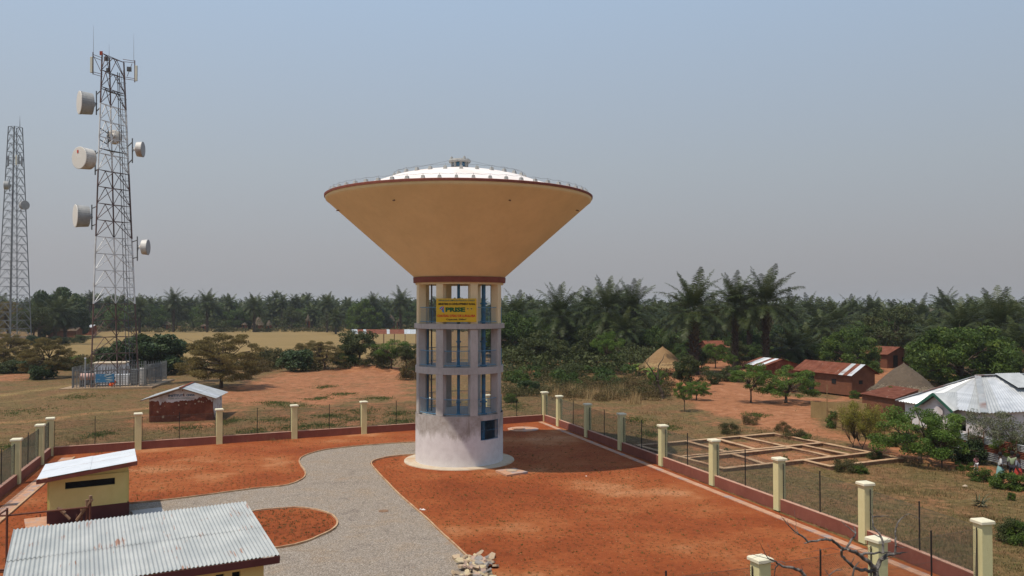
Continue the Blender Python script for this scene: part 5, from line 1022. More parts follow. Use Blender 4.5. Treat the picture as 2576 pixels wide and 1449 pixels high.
m_ = MB(); q = gc-aL*.2-aR*.14-Z*.35; m_.tube([q+aR*.0, q-aR*.08], .42, 18); m_.build('satellite_dish', M['white_wall'], Wt)
lp_ = lerp(rg0, rg1, .22); s4 = [lp_+Z*.16-aL*.15, lp_+aR*2.3+Z*.16-aL*.15, lp_+aR*2.3-aL*2.0-Z*.72, lp_+aR*.1-aL*2.0-Z*.72]
corr_roof(Wt, s4[0], s4[1], s4[2], s4[3], M['zinc_old'], 14, 1, 1, amp=.02)
g2 = e0+aR*7.4; pk2 = g2-aL*.5+Z*1.05; corr_roof(Wt, g2+aL*2.2+Z*1.05, pk2, g2-aR*1.9-aL*.5-Z*.1, g2-aR*1.9+aL*.05-Z*.0, M['zinc_old'], 12, 2, 1, amp=.02); corr_roof(Wt, g2+aL*2.2+Z*1.05, pk2, g2+aR*1.9-aL*.5-Z*.1, g2+aR*1.9+aL*.05, M['zinc_old'], 12, 2, 1, amp=.02)

def mud_house(name, label, corner, da, db, La, Lb_, hw, rise, mat, roofmat, doors=(), odd=None, over=.35, cols=7, shift=0):
    """corner + da*La is the eave side, db across; ridge runs along da"""
    cc = corner+da*La/2+db*Lb_/2; e = empty(name, (cc.x, cc.y, 0), label, 'house'); C4 = [corner, corner+da*La, corner+da*La+db*Lb_, corner+db*Lb_]; mb = MB()
    m0, m1 = corner+db*Lb_/2+Z*(hw+rise-.08), corner+da*La+db*Lb_/2+Z*(hw+rise-.08); up = Z*hw
    mb.add([C4[0], C4[1], C4[2], C4[3], C4[0]+up, C4[1]+up, C4[2]+up, C4[3]+up, m0, m1], [(0,1,5,4),(2,3,7,6),(1,2,6,9,5),(3,0,4,8,7),(4,5,9,8),(8,9,6,7)]); mb.build('wall', mat, e)
    r0, r1 = corner+db*Lb_/2-da*over+Z*(hw+rise), corner+da*(La+over)+db*Lb_/2+Z*(hw+rise); dz = -Z*(rise*over/(Lb_/2))
    corr_roof(e, r0, r1, C4[1]+up+da*over-db*over+dz, C4[0]+up-da*over-db*over+dz, roofmat, cols*5, cols, 1, amp=.02, per=4, odd=odd)
    corr_roof(e, r0, r1, C4[2]+up+da*over+db*over+dz, C4[3]+up-da*over+db*over+dz, roofmat, cols*5, cols, 1, amp=.02, per=4)
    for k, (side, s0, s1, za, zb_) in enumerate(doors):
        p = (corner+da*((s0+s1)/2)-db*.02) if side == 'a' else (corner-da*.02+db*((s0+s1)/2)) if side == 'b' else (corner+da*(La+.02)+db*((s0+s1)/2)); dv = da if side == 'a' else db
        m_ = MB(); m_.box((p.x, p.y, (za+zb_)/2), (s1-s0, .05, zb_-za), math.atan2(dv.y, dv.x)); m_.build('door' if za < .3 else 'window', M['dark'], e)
    return e
D1 = Vector((-.40,.917,0)); D2 = Vector((.917,.40,0))
cA = P(2143,996); mud_house('rusty_roof_house', 'long brown mud house with a rusty roof and one silver sheet, behind the thatched hut', cA, D1, D2, 8.2, 3.3, 2.35, .95, M['mud_far'], M['rusty_patchy'], doors=(('b',1.0,1.5,1.2,1.6),('a',5.5,6.3,.1,1.9),('a',2.2,2.8,1.1,1.6)), odd={(0,0):M['zinc_new'], (0,2):M['zinc_old'], (0,4):M['rusty'], (0,7):M['rusty']}, cols=14)
cB = P(2232,925.5); mud_house('far_mud_house', 'red mud house with dark doorways under a rusty roof, left of the biggest mango tree', cB, Vector((-.6,.8,0)), Vector((.93,.37,0)), 5, 4.6, 2.2, 1.0, M['mud_far'], M['rusty_patchy'], doors=(('b',1.2,2.1,.1,1.9),('a',1.2,2.0,.1,1.9),('b',3.0,3.5,.9,1.6)), cols=5)
q = [P(2163,990,1.9), P(2242,969.5,2.1), P(2315,980,2.1), P(2251,1004,1.9)]; cc = sum(q, Vector())/4; e = empty('low_rusty_house', (cc.x, cc.y, 0), 'low house with a nearly flat rusty roof, between the thatched hut and the white house', 'house')
corr_roof(e, q[1], q[2], q[3], q[0], M['rusty_patchy'], 30, 6, 1, amp=.02); mb = MB(); qq = [lerp(v, cc, .07) for v in q]; 
for i in range(4): a, b_ = qq[i], qq[(i+1) % 4]; mb.add([(a.x,a.y,0),(b_.x,b_.y,0),(b_.x,b_.y,b_.z-.05),(a.x,a.y,a.z-.05)], [(0,1,2,3)])
mb.build('wall', M['mud_far'], e)
cC = P(1925,947); mud_house('tumbledown_house', 'crumbling red mud house with a patched roof, behind the two round green trees', cC, Vector((-.3,.954,0)), Vector((.954,.3,0)), 4.5, 5.2, 1.5, .8, M['mud'], M['rusty_patchy'], odd={(0,1):M['zinc_white'],(0,3):M['zinc_white'],(0,4):M['zinc_new']}, cols=6, doors=(('b',2.6,3.3,.1,1.4),))
mb = MB()
for k in range(26):
    p = P(random.uniform(1925,2000), random.uniform(975,990)); mb.box((p.x, p.y, .12), (random.uniform(.3,.7), random.uniform(.2,.4), random.uniform(.15,.3)), random.uniform(0,3))
p = P(1960,985); tag(mb.build('rubble_heap', M['mud'], loc=(p.x,p.y,0)), 'heap of broken red mud bricks between the two round green trees', 'rubble')
for (px, py, wd, hh, La, lab, rf) in ((1803,893,3.6,1.9,4,'small house with a rusty roof glimpsed between the big palms', 'rusty'), (2575,925,4,2.2,5,'rusty roofed house at the right edge behind the mango tree','rusty'), (1975,886,8.5,2.0,4,'long red mud house with a pale roof under the twin palms','zinc_old')):
    c = P(px, py); mud_house('mud_house', lab, c-Vector((wd/2,0,0)), Vector((1,.1,0)).normalized(), Vector((-.1,1,0)).normalized(), wd, La, hh, .8, M['mud'] if px == 1975 else M['mud_far'], M[rf], cols=5)

def thatch_hut(name, label, c, r_, zeave, zap, mat, wallmat=M['mud_far'], wall_r=.72, group=None, n_straw=500, cat='hut'):
    e = empty(name, (c.x, c.y, 0), label, cat, group); 
    prof = [(r_, zeave-.05), (r_*.97, zeave+.02), (r_*.82, lerp(zeave, zap, .26)), (r_*.58, lerp(zeave, zap, .53)), (r_*.3, lerp(zeave, zap, .80)), (.12, zap), (0, zap+.15)]
    m_ = MB(); m_.lathe(prof, 28, (c.x, c.y, 0)); 
    for i, v in enumerate(m_.v): k = 1+.05*mnoise.noise(Vector((v[0]*1.3, v[1]*1.3, v[2]))); m_.v[i] = (c.x+(v[0]-c.x)*k, c.y+(v[1]-c.y)*k, v[2]+.12*mnoise.noise(Vector((v[0]*.9, v[1]*.9, 5))))
    o = m_.build('thatch_roof', mat, e, smooth=True)
    # loose straw over the cone
    t = rng.uniform(0, 2*math.pi, n_straw); s_ = np.sqrt(rng.uniform(.02, 1, n_straw)); rr = r_*s_; zz_ = zap+(zeave-zap)*s_**.85; L_ = rng.uniform(.3, .75, n_straw)*min(1, r_/2.5); w_ = .05
    ct, st = np.cos(t), np.sin(t); sl = (zeave-zap)/r_; dz_ = L_*sl*.9; j = rng.normal(0, .25, n_straw)
    p0 = np.stack([rr*ct, rr*st, zz_+.05], 1); tv = np.stack([-st, ct, 0*t], 1); p1 = p0+np.stack([ct*L_, st*L_, dz_], 1)+tv*(j*1.6*L_)[:, None]; p1[:, 2] += rng.uniform(.0, .14, n_straw)
    V = np.concatenate([p0-tv*w_, p0+tv*w_, p1+tv*w_*.5, p1-tv*w_*.5]); n0 = n_straw; Fq = np.stack([np.arange(n0), np.arange(n0)+n0, np.arange(n0)+2*n0, np.arange(n0)+3*n0], 1)
    me = np_mesh('loose_straw', V, Fq, mat, rng.uniform(0, 1, n0)); so_ = obj('loose_straw', me, o); so_['kind'] = 'stuff'
    if wallmat is not None: m_ = MB(); m_.lathe([(r_*wall_r, 0), (r_*wall_r, zeave+.3)], 20, (c.x, c.y, 0)); m_.build('wall', wallmat, e); m_ = MB(); m_.box((c.x-.1, c.y-r_*wall_r, zeave*.45), (.7,.1,zeave*.9)); m_.build('doorway', M['dark'], e)
    else:
        for i in range(7): tt = 2*math.pi*i/7+.3; m_ = MB(); m_.tube([(c.x+r_*.8*math.cos(tt), c.y+r_*.8*math.sin(tt), 0), (c.x+r_*.8*math.cos(tt), c.y+r_*.8*math.sin(tt), zeave+.3)], .06, 6); m_.build('pole', M['wood'], e)
    return e
YH = 81.5; c = at(2274,960,YH); thatch_hut('thatched_hut', 'wide grey thatched hut with a pointed top between the rusty house and the white house', Vector((c.x, YH, 0)), 2.75, 1.55, 3.85, M['thatch'], n_straw=5000)
YH = 117; c = at(1667,921,YH); thatch_hut('straw_shelter', 'open shelter with a fresh golden straw roof beside the bare forked tree', Vector((c.x, YH, 0)), 2.75, 1.35, 3.75, M['thatch_new'], None, n_straw=5000)
for (px, py, Yh, r_, ze, za, lab) in ((1944,838,165,1.9,3.7,5.7,'brown thatched cone roof just right of the tall twin palms'), (1968,836,172,1.7,4.0,5.6,'darker thatched roof peeping behind the cone roofed hut'), (2172,903,136,1.4,1.5,3.2,'small thatched hut with dark posts in front of the left mango tree')):
    c = at(px, py, Yh); thatch_hut('round_hut', lab, Vector((c.x, Yh, 0)), r_, ze, za, M['thatch'], M['mud'], .8)
for i, (px, pyb, pya, wpx, lab) in enumerate(((650,823,797,30,'largest thatched hut of the far tree line, left of centre'),(677,824,806,15,'small hut touching the right side of the largest far hut'),(515,826,815,20,'low pale thatched hut in the left part of the far tree line'),(982,815,790,26,'thatched hut with a pointed top next to the pale yard, just left of the tower'),(968,812,796,16,'ragged hut just left of the pointed hut beside the tower'),(1004,815,802,14,'small round hut on the right of the pointed hut'),(775,813,791,12,'narrow brown hut half hidden in the far bushes'),(420,822,808,24,'faint thatched hut seen through the mast lattice'),(286,822,806,36,'wide thatched roof behind the mast, left one'),(318,820,804,26,'wide thatched roof behind the mast, right one'),(615,823,811,14,'little hut left of the largest far hut'))):
    Yh = 330.; c = at(px, pyb, Yh); r_ = wpx*Yh/2100/2*1.05; ap = at(px, pya, Yh).z; ze = max(.9, at(px, pyb-6, Yh).z); thatch_hut('far_hut', lab, Vector((c.x, Yh, 0)), r_, max(1.0, ze), max(ap, 2.2), M['thatch'], M['mud'], .8, group='thatched huts along the far tree line', n_straw=150)
c = P(872,823); mud_house('far_grey_house', 'small grey walled house at the far edge of the field, under the round tree', c-Vector((2.2,0,0)), Vector((1,.1,0)).normalized(), Vector((-.1,1,0)).normalized(), 4.4, 3.5, 1.9, .7, M['mud_far'], M['rusty'], cols=4)
c = P(197,843); mud_house('far_red_house', 'red walled house with a grey roof left of the lattice mast', c-Vector((4,0,0)), Vector((1,.1,0)).normalized(), Vector((-.1,1,0)).normalized(), 8, 4, 2.6, .7, M['mud'], M['zinc_old'], cols=6, odd={(0,4):M['zinc_new']})
c = P(155,850); mud_house('dark_shed', 'dark shed with a brown roof left of the far red walled house', c-Vector((4,0,0)), Vector((1,.05,0)).normalized(), Vector((-.05,1,0)).normalized(), 8, 4, 2.2, .9, M['mud_far'], M['thatch'], cols=5)
# open long shelter in the field, roof patched from different sheets
ya_ = 205.; a_, b_, c_, d__ = at(884,832,ya_+4), at(1046,830,ya_+4), at(1046,838.5,ya_), at(886,842,ya_); e = empty('long_shelter', ((a_.x+b_.x)/2, ya_+2, 0), 'long open shelter with a patched roof in the field left of the tower', 'shelter')
for v in (a_, b_): v.z = 3.6
for v in (c_, d__): v.z = 2.6
corr_roof(e, a_, b_, c_, d__, M['rusty_patchy'], 66, 22, 1, amp=.03, odd={(0,k): M[m__] for k, m__ in {0:'zinc_old',1:'zinc_old',3:'rusty',4:'zinc_old',6:'rusty',7:'rusty',10:'rusty',12:'zinc_old',16:'rusty',18:'zinc_old',19:'zinc_new',20:'zinc_old',21:'zinc_old'}.items()})
for i in range(7):
    for A_, B_ in ((a_, b_), (d__, c_)): v = lerp(A_, B_, i/6.0); m_ = MB(); m_.beam((v.x, v.y, 0), (v.x, v.y, v.z-.05), .14); m_.build('post', M['wood'], e)
# reed mat fence and corrugated fence along the dirt road
p0, p1, p2 = P(2081,1073), P(2160,1096), P(2374,1140); rf_ = empty('reed_fence', tuple(p1), 'woven reed mat fence with bamboo stakes along the dirt road', 'fence')
def mat_wall(a, b_, hh, nm, mt, sag=.06, n_=12):
    d_ = (b_-a); v = []; 
    for i in range(n_+1): q = a+d_*i/n_; v += [q+Z*.03, q+Z*(hh+random.uniform(-sag, sag))]
    nv = Vector((-d_.y, d_.x, 0)).normalized()*.03; k = len(v); v2 = [x+nv for x in v]; f = []
    for i in range(n_): j = 2*i; f += [(j, j+2, j+3, j+1), (k+j+1, k+j+3, k+j+2, k+j), (j+1, j+3, k+j+3, k+j+1)]
    m_ = MB(); m_.add(v+v2, f); m_.build(nm, mt, rf_)
segs = [(lerp(p0, p1, i/2), lerp(p0, p1, (i+1)/2)) for i in range(2)]+[(lerp(p1, p2, i/6), lerp(p1, p2, (i+1)/6)) for i in range(6)]
for i, (a, b_) in enumerate(segs): mat_wall(a+Vector((random.uniform(-.05,.05),0,0)), b_, 1.45+.12*(i % 2), 'reed_mat', M['reed'], n_=6)
bk0 = p0+Vector((1.2,6.5,0)); mat_wall(p0+Vector((.3,4.5,0)), p0+Vector((4.5,3.2,0)), 1.5, 'reed_mat', M['reed'])
for i, (a, b_) in enumerate(segs):
    for t in (0, .5): q = lerp(a, b_, t)+Vector((-.05,-.07,0)); m_ = MB(); m_.tube([q, q+Vector((random.uniform(-.06,.06), 0, 1.65+random.uniform(0,.35)+(1.6 if i == 0 and t == 0 else 0)))], .022 if t else .035, 5); m_.build('bamboo_stake', M['reed'] if t else M['thatch_new'], rf_)
    m_ = MB()
    for z in (.25, .8, 1.3): m_.beam(a+Vector((0,-.06,z)), b_+Vector((0,-.06,z)), .03)
    m_.build('cross_lath', M['thatch_new'], rf_)
c0_, c1_ = P(2398,1141), P(2600,1189); cf_ = empty('corrugated_fence', tuple(lerp(c0_, c1_, .5)), 'fence of rusty and silver corrugated sheets below the white house', 'fence')
for i in range(5):
    a, b_ = lerp(c0_, c1_, i/5), lerp(c0_, c1_, (i+1)/5+.01)
    for r__, (z0_, z1_, mt) in enumerate(((.05,.62,'zinc_old' if i != 1 else 'rusty_patchy'), (.58,1.10,'rusty_patchy'), (1.02,1.45,'rusty' if i % 2 else 'zinc_old'))):
        of = Vector((0,-.02*r__,0)); corr_roof(cf_, a+Z*z0_+of, a+Z*z1_+of, b_+Z*z1_+of, b_+Z*z0_+of, M[mt], 5, 1, 1, amp=.035, name='sheet', per=6)
    m_ = MB(); m_.tube([a-Vector((0,.1,0)), a-Vector((0,.1,-1.8))], .04, 5); m_.build('post', M['wood'], cf_)
c = P(2590,1120); e = empty('brick_outbuilding', (c.x, c.y, 0), 'small tan outbuilding behind the corrugated fence at the right edge', 'outbuilding'); mb = MB(); wall(mb, c+Vector((-1.6,2.6,0)), c+Vector((1.5,2.2,0)), 0, 2.3, .2, [(1.2,2.0,0.05,1.8)]); wall(mb, c+Vector((-1.6,2.6,0)), c+Vector((-1.4,5,0)), 0, 2.3, .2); mb.build('wall', M['apron'], e); mb = MB(); mb.box((c.x, c.y+3.6, 2.38), (3.6, 3, .1)); mb.build('roof', M['concrete'], e)
m_ = MB(); q = P(2200,955+20); 
# ------------------------------------------------------------------ plants: prototype meshes
def quads(c, a, b_):          # centre, half-length vec, half-width vec -> pointed leaf quads
    n_ = len(c); V = np.concatenate([c-a, c+b_, c+a, c-b_]); return V, np.stack([np.arange(n_), np.arange(n_)+n_, np.arange(n_)+2*n_, np.arange(n_)+3*n_], 1)
def rand_dirs(n_, up=0.0):
    d = rng.normal(0, 1, (n_, 3)); d[:, 2] += up; return d/np.linalg.norm(d, axis=1)[:, None]
def leaf_mesh(name, centers, radii, n_, size, mat, flat=.7, droop=0.0, aspect=.42, shell=.55, up=.6):
    k = rng.choice(len(centers), n_, p=radii**2/np.sum(radii**2)); d = rand_dirs(n_, .25); r_ = radii[k]*np.where(rng.random(n_) < shell, rng.uniform(.75, 1.08, n_), rng.uniform(0, 1, n_)**.5)
    c = centers[k]+d*r_[:, None]*np.array([1, 1, flat]); nrm = rand_dirs(n_, up)*.8+d*.5; nrm /= np.linalg.norm(nrm, axis=1)[:, None]
    a = np.cross(nrm, rand_dirs(n_)); a /= np.linalg.norm(a, axis=1)[:, None]; a[:, 2] -= droop; a /= np.linalg.norm(a, axis=1)[:, None]; b_ = np.cross(nrm, a); s_ = size*rng.uniform(.6, 1.35, n_)
    V, Fq = quads(c, a*s_[:, None], b_*(s_*aspect)[:, None]); tint = np.clip(rng.normal(.45, .2, n_)+rng.normal(0, .16, len(centers))[k], 0, 1)
    return np_mesh(name, V, Fq, mat, tint)
def limb_mesh(name, base, centers, r0, mat, fork=.35, n_limbs=14, wob=.25, lean=(0,0)):
    m_ = MB(); H_ = centers[:, 2].max(); fk = Vector((lean[0]*H_*fork, lean[1]*H_*fork, H_*fork))
    m_.tube([Vector(base)-Z*.2, Vector(base)+Vector((0,0,.15)), fk*.5+Vector((random.uniform(-.1,.1)*r0*6, 0, 0)), fk], [r0*1.5, r0*1.1, r0*.9, r0*.8], 8)
    idx = list(rng.permutation(len(centers))[:n_limbs]); forks = [fk]
    for q in range(3): forks.append(fk+Vector((random.uniform(-1,1)*H_*.12, random.uniform(-1,1)*H_*.12, H_*random.uniform(.08,.2))))
    for f_ in forks[1:]: m_.tube([fk, (fk+f_)/2+Vector((random.uniform(-.1,.1),0,0)), f_], [r0*.7, r0*.6, r0*.5], 6)
    for i in idx:
        c = Vector(centers[i]); f_ = min(forks, key=lambda q: (q-c).length); mid = f_.lerp(c, .5)+Vector((random.uniform(-1,1), random.uniform(-1,1), random.uniform(0,1)))*wob*(c-f_).length*.35
        m_.tube([f_, mid, c], [r0*.42, r0*.25, r0*.08], 5, cap=False)
        for q in range(2): tip = c+Vector((random.gauss(0,1), random.gauss(0,1), random.gauss(0,.6)))*.12*H_; m_.tube([mid.lerp(c, .4), tip], [r0*.14, r0*.05], 4, cap=False)
    o = m_.build(name, mat, loc=(0,0,0)); me = o.data; bpy.data.objects.remove(o); return me
def crown_pts(kind, n_, Rr, z0, z1):
    c = []; 
    while len(c) < n_:
        x, y, z = rng.uniform(-1, 1, 3); 
        if kind == 'dome':
            if x*x+y*y+(max(z,-.2))**2 > 1 or x*x+y*y+z*z < .30 or z < -.55: continue
            zz_ = z0+(z1-z0)*(z+.55)/1.55
        elif kind == 'umbrella':
            r2 = x*x+y*y
            if r2 > 1: continue
            tier = rng.integers(0, 4); zz_ = z0+(z1-z0)*(.25+.25*tier+rng.uniform(-.04,.04))-r2*(z1-z0)*.28; sc_ = (1.0, .95, .8, .5)[tier]; x *= sc_; y *= sc_
        else:
            if x*x+y*y+z*z > 1: continue
            zz_ = z0+(z1-z0)*(z+1)/2
        c.append((x*Rr, y*Rr, zz_))
    return np.array(c)
PROTO = {}
def proto(kind, var, Hh, Rr, shape, z0, ncl, rcl, nl, ls, mat, r0, bark='bark', fork=.35, **kw):
    cs = crown_pts(shape, ncl, Rr-rcl*.6, z0+rcl*.4, Hh-rcl*.6); rad = rng.uniform(.65, 1.25, ncl)*rcl
    limb_kw = {k: kw.pop(k) for k in ('n_limbs','wob','lean') if k in kw}
    PROTO[(kind, var)] = (leaf_mesh(kind+'_crown', cs, rad, nl, ls, M[mat], **kw), limb_mesh(kind+'_trunk', (0,0,0), cs, r0, M[bark], fork, **limb_kw))
for v in range(3):
    proto('mango', v, 7.0, 5.0, 'dome', 1.0, 60, 1.0, 15000, .17, 'mango', .32, fork=.22, droop=.35)
    proto('bright_mango', v, 7.0, 5.4, 'dome', .1, 110, .85, 26000, .16, 'mango_light', .34, fork=.2, droop=.4)
    proto('dark_tree', v, 6.0, 4.6, 'dome', .5, 60, 1.0, 19000, .18, 'dark_broad', .3, fork=.2, droop=.2, aspect=.6)
    proto('olive_tree', v, 7.0, 3.6, 'ball', 1.2, 40, .8, 7000, .16, 'olive', .2, fork=.3)
    proto('umbrella_tree', v, 7.0, 4.8, 'umbrella', 1.5, 90, .75, 15000, .11, 'acacia', .2, fork=.3, flat=.35, shell=.3, n_limbs=40, aspect=.3)
    proto('weeping_tree', v, 7.0, 4.9, 'dome', .9, 130, .75, 36000, .11, 'acacia', .2, fork=.33, flat=.38, shell=.3, n_limbs=40, aspect=.3, droop=.5)
    proto('light_tree', v, 4.6, 2.8, 'ball', 1.5, 44, .5, 9500, .072, 'fresh', .10, fork=.3, flat=.55, n_limbs=34, wob=.5, shell=.35)
    proto('round_tree', v, 4.2, 3.2, 'dome', .8, 60, .55, 17000, .075, 'fresh', .15, fork=.2, n_limbs=34, wob=.4, shell=.4, flat=.55)
    proto('yellow_shrub_tree', v, 4.4, 2.1, 'ball', 1.3, 40, .48, 5600, .06, 'yellowish', .055, fork=.07, n_limbs=40, wob=.5, shell=.2, flat=1.0)
    proto('grey_tree', v, 5.2, 3.2, 'ball', 1.6, 40, .55, 5200, .075, 'grey_twig', .11, 'bark_grey', fork=.35, n_limbs=28, wob=.5)
    proto('bush', v, 2.2, 1.6, 'dome', .0, 26, .5, 4600, .08, 'olive', .05, fork=.15, n_limbs=8)
    proto('green_bush', v, 2.2, 1.6, 'dome', .0, 26, .5, 4800, .085, 'mango_light', .05, fork=.15, n_limbs=8, aspect=.5)
    proto('dark_bush', v, 2.4, 1.8, 'dome', .0, 28, .6, 5600, .11, 'dark_broad', .06, fork=.15, n_limbs=8, aspect=.55)
    proto('dry_bush', v, 2.0, 2.0, 'dome', .0, 30, .55, 4200, .10, 'brush', .04, fork=.15, n_limbs=10, aspect=.25, shell=.3)
    proto('brown_bush', v, 2.2, 2.2, 'dome', .0, 30, .6, 4200, .11, 'brush_green', .04, fork=.15, n_limbs=10, aspect=.3, shell=.3)

def frond_arrays(e0, Lf, droop, npair, lw, wl, twist=0.0, dry=False):
    """one feather leaf in the x-z plane: rachis + leaflets"""
    ns = 9; p = np.zeros((ns+1, 3)); el = e0
    for i in range(ns): el = el-droop*(.4+1.2*i/ns); p[i+1] = p[i]+np.array([math.cos(el), 0, math.sin(el)])*Lf/ns
    V = []; Fq = []
    for i in range(ns):       # rachis as a narrow strip
        w0_, w1_ = .05*(1-i/ns*.8), .05*(1-(i+1)/ns*.8); k = len(V); V += [p[i]+(0,-w0_,0), p[i+1]+(0,-w1_,0), p[i+1]+(0,w1_,0), p[i]+(0,w0_,0)]; Fq.append((k, k+1, k+2, k+3))
    for j in range(npair):
        t = .16+.83*(j+.5)/npair; u = t*ns; i = min(int(u), ns-1); c = p[i]+(p[i+1]-p[i])*(u-i); d = (p[i+1]-p[i]); d /= np.linalg.norm(d); ll = lw*(math.sin(math.pi*min(1, .18+t*.80))**.7)*random.uniform(.8, 1.1)
        for s_ in (-1, 1):
            up_ = np.array([-d[2], 0, d[0]]); o_ = d*random.uniform(.35,.7)+np.array([0, s_, 0])*1.0+up_*random.uniform(-.1,.45); o_ /= np.linalg.norm(o_); sag = np.array([0,0,-1])*random.uniform(.35,.9)
            m1 = c+o_*ll*.55+sag*ll*.12; m2 = m1+o_*ll*.4+sag*ll*.42; k = len(V); wv = d*wl
            V += [c-wv*.5, c+wv*.5, m1+wv*.6, m1-wv*.6]; Fq.append((k, k+1, k+2, k+3)); V += [m2, m2]; V[-1] = m2+wv*.08; Fq.append((k+3, k+2, k+5, k+4))
    return np.array(V, dtype=float), np.array(Fq)
def rotz(V, a): c, s_ = math.cos(a), math.sin(a); return np.stack([V[:, 0]*c-V[:, 1]*s_, V[:, 0]*s_+V[:, 1]*c, V[:, 2]], 1)
def palm_crown(name, nf, Lf, npair, lw, wl, mat, lo=-.75, hi=1.45):
    Vs = []; Fs = []; T_ = []; k = 0
    for i in range(nf):
        t = i/(nf-1); V, Fq = frond_arrays(lerp(hi, lo, t**.85)+random.uniform(-.1,.1), Lf*random.uniform(.85,1.08)*(1-.18*t), random.uniform(.08,.14)*(1 if t > .3 else .5+1.6*t), npair, lw, wl); V = rotz(V, i*2.39996+random.uniform(-.2,.2)); Vs.append(V); Fs.append(Fq+k); k += len(V); T_.append(np.clip(np.full(len(Fq), .65-.5*t)+rng.normal(0, .14, len(Fq)), 0, 1))
    return np_mesh(name, np.concatenate(Vs), np.concatenate(Fs), mat, np.concatenate(T_))
def palm_trunk(name, Hh, r_):
    m_ = MB(); pts_ = []; rad = []
    for i in range(9): t = i/8; pts_.append((math.sin(t*2)*.12, 0, -.2+t*(Hh+.2))); rad.append(r_*(1.25-.35*t)*(1.35 if t > .8 else 1))
    m_.tube(pts_, rad, 8)
    for i in range(70):      # old leaf bases
        t = .25+.75*i/70; a = i*2.4; z = t*Hh; rr = r_*1.05; m_.beam((rr*math.cos(a)*.8, rr*math.sin(a)*.8, z-.1), (rr*1.7*math.cos(a), rr*1.7*math.sin(a), z+.28), .14, .08)
    o = m_.build(name, M['palm_trunk'], loc=(0,0,0)); me = o.data; bpy.data.objects.remove(o); return me
PALM = [(palm_crown('palm_crown', 44, 5.4, 30, 1.15, .085, M['palm_leaf']), palm_trunk('palm_trunk', 9.0, .32)) for _ in range(4)]
PALM_LO = [(palm_crown('palm_crown', 38, 4.8, 11, 1.25, .24, M['palm_leaf'], -.75, 1.3), palm_trunk('palm_trunk', 9.0, .30)) for _ in range(5)]
FROND = []
for e_, dr_ in ((1.38,.05),(1.12,.085),(.85,.105),(.52,.115),(.12,.115),(-.35,.09)):
    V, Fq = frond_arrays(e_, 5.9, dr_, 52, 1.25, .055); FROND.append(np_mesh('frond', V, Fq, M['palm_leaf'], np.clip(.6-.25*(1.35-e_)/1.8+rng.normal(0,.14,len(Fq)), 0, 1)))
V, Fq = frond_arrays(-1.0, 3.6, .08, 26, .8, .06); DRYF = np_mesh('dry_frond', V, Fq, M['palm_dry'], rng.uniform(0, 1, len(Fq)))

def place_tree(kind, px, py, Hpx, label, cat='tree', group=None, name=None, wfac=1.0, Y=None, Hproto=None, rot=None):
    """foot of the plant at ground point (px,py); Hpx its height on the sight line"""
    p = P(px, py) if Y is None else Vector((at(px, py, Y).x, Y, 0)); Hm_ = Hpx*p.y/2100; v = random.randrange(3); HP = {'mango':7.0,'weeping_tree':7.0,'bright_mango':7.0,'dark_tree':6.0,'olive_tree':7.0,'umbrella_tree':7.0,'light_tree':4.6,'round_tree':4.2,'yellow_shrub_tree':4.4,'grey_tree':5.2,'bush':2.2,'green_bush':2.2,'dark_bush':2.4,'dry_bush':2.0,'brown_bush':2.2}[kind]
    s_ = Hm_/HP; e = empty(name or kind, (p.x, p.y, hz(p.x, p.y)), label, cat, group, rot if rot is not None else random.uniform(0, 6.28)); e.scale = (s_*wfac, s_*wfac, s_); cm, tm = PROTO[(kind, v)]
    small = 'bush' in kind
    inst('foliage' if small else 'crown', cm, e); inst('stem' if small else 'trunk', tm, e); return e
def place_palm(px, ytop, Y, label, group=None, lo=False, Rs=1.0, name='oil_palm', tilt=.05):
    """top of the crown on the sight line (px, ytop) at distance Y"""
    q = at(px, ytop, Y); s_ = Rs; crown_h = 4.4*s_; zt = q.z-crown_h; e = empty(name, (q.x, Y, hz(q.x, Y)), label, 'palm', group, random.uniform(0, 6.28)); cm, tm = random.choice(PALM_LO if lo else PALM)
    zt = max(zt, 1.2); inst('crown', cm, e, (0,0,zt), (random.uniform(-tilt,tilt), random.uniform(-tilt,tilt), 0), (s_,)*3); inst('trunk', tm, e, (0,0,0), (0,0,0), (s_, s_, zt/9.0)); return e
def place_big_palm(px, ytop, Y, label, Rs=1.0, nf=46, trunk_r=1.4):
    q = at(px, ytop, Y); zt = q.z-5.1*Rs; e = empty('oil_palm', (q.x, Y, hz(q.x, Y)), label, 'palm', None, 0); tk = random.choice(PALM)[1]; inst('trunk', tk, e, (0,0,0), (0,0,1), (Rs*trunk_r, Rs*trunk_r, zt/9.0))
    for i in range(nf):
        t = i/(nf-1); k = min(5, int(t**.78*6)); s_ = Rs*random.uniform(.88,1.06); inst('frond', FROND[k], e, (0,0,zt+.2*(1-t)), (random.uniform(-.15,.15), random.uniform(-.08,.08), i*2.39996+random.uniform(-.15,.15)), (s_,s_,s_))
    for i in range(4): inst('dry_frond', DRYF, e, (0,0,zt-.2), (0,0,i*1.7+random.uniform(-.3,.3)), (Rs,)*3)
    return e
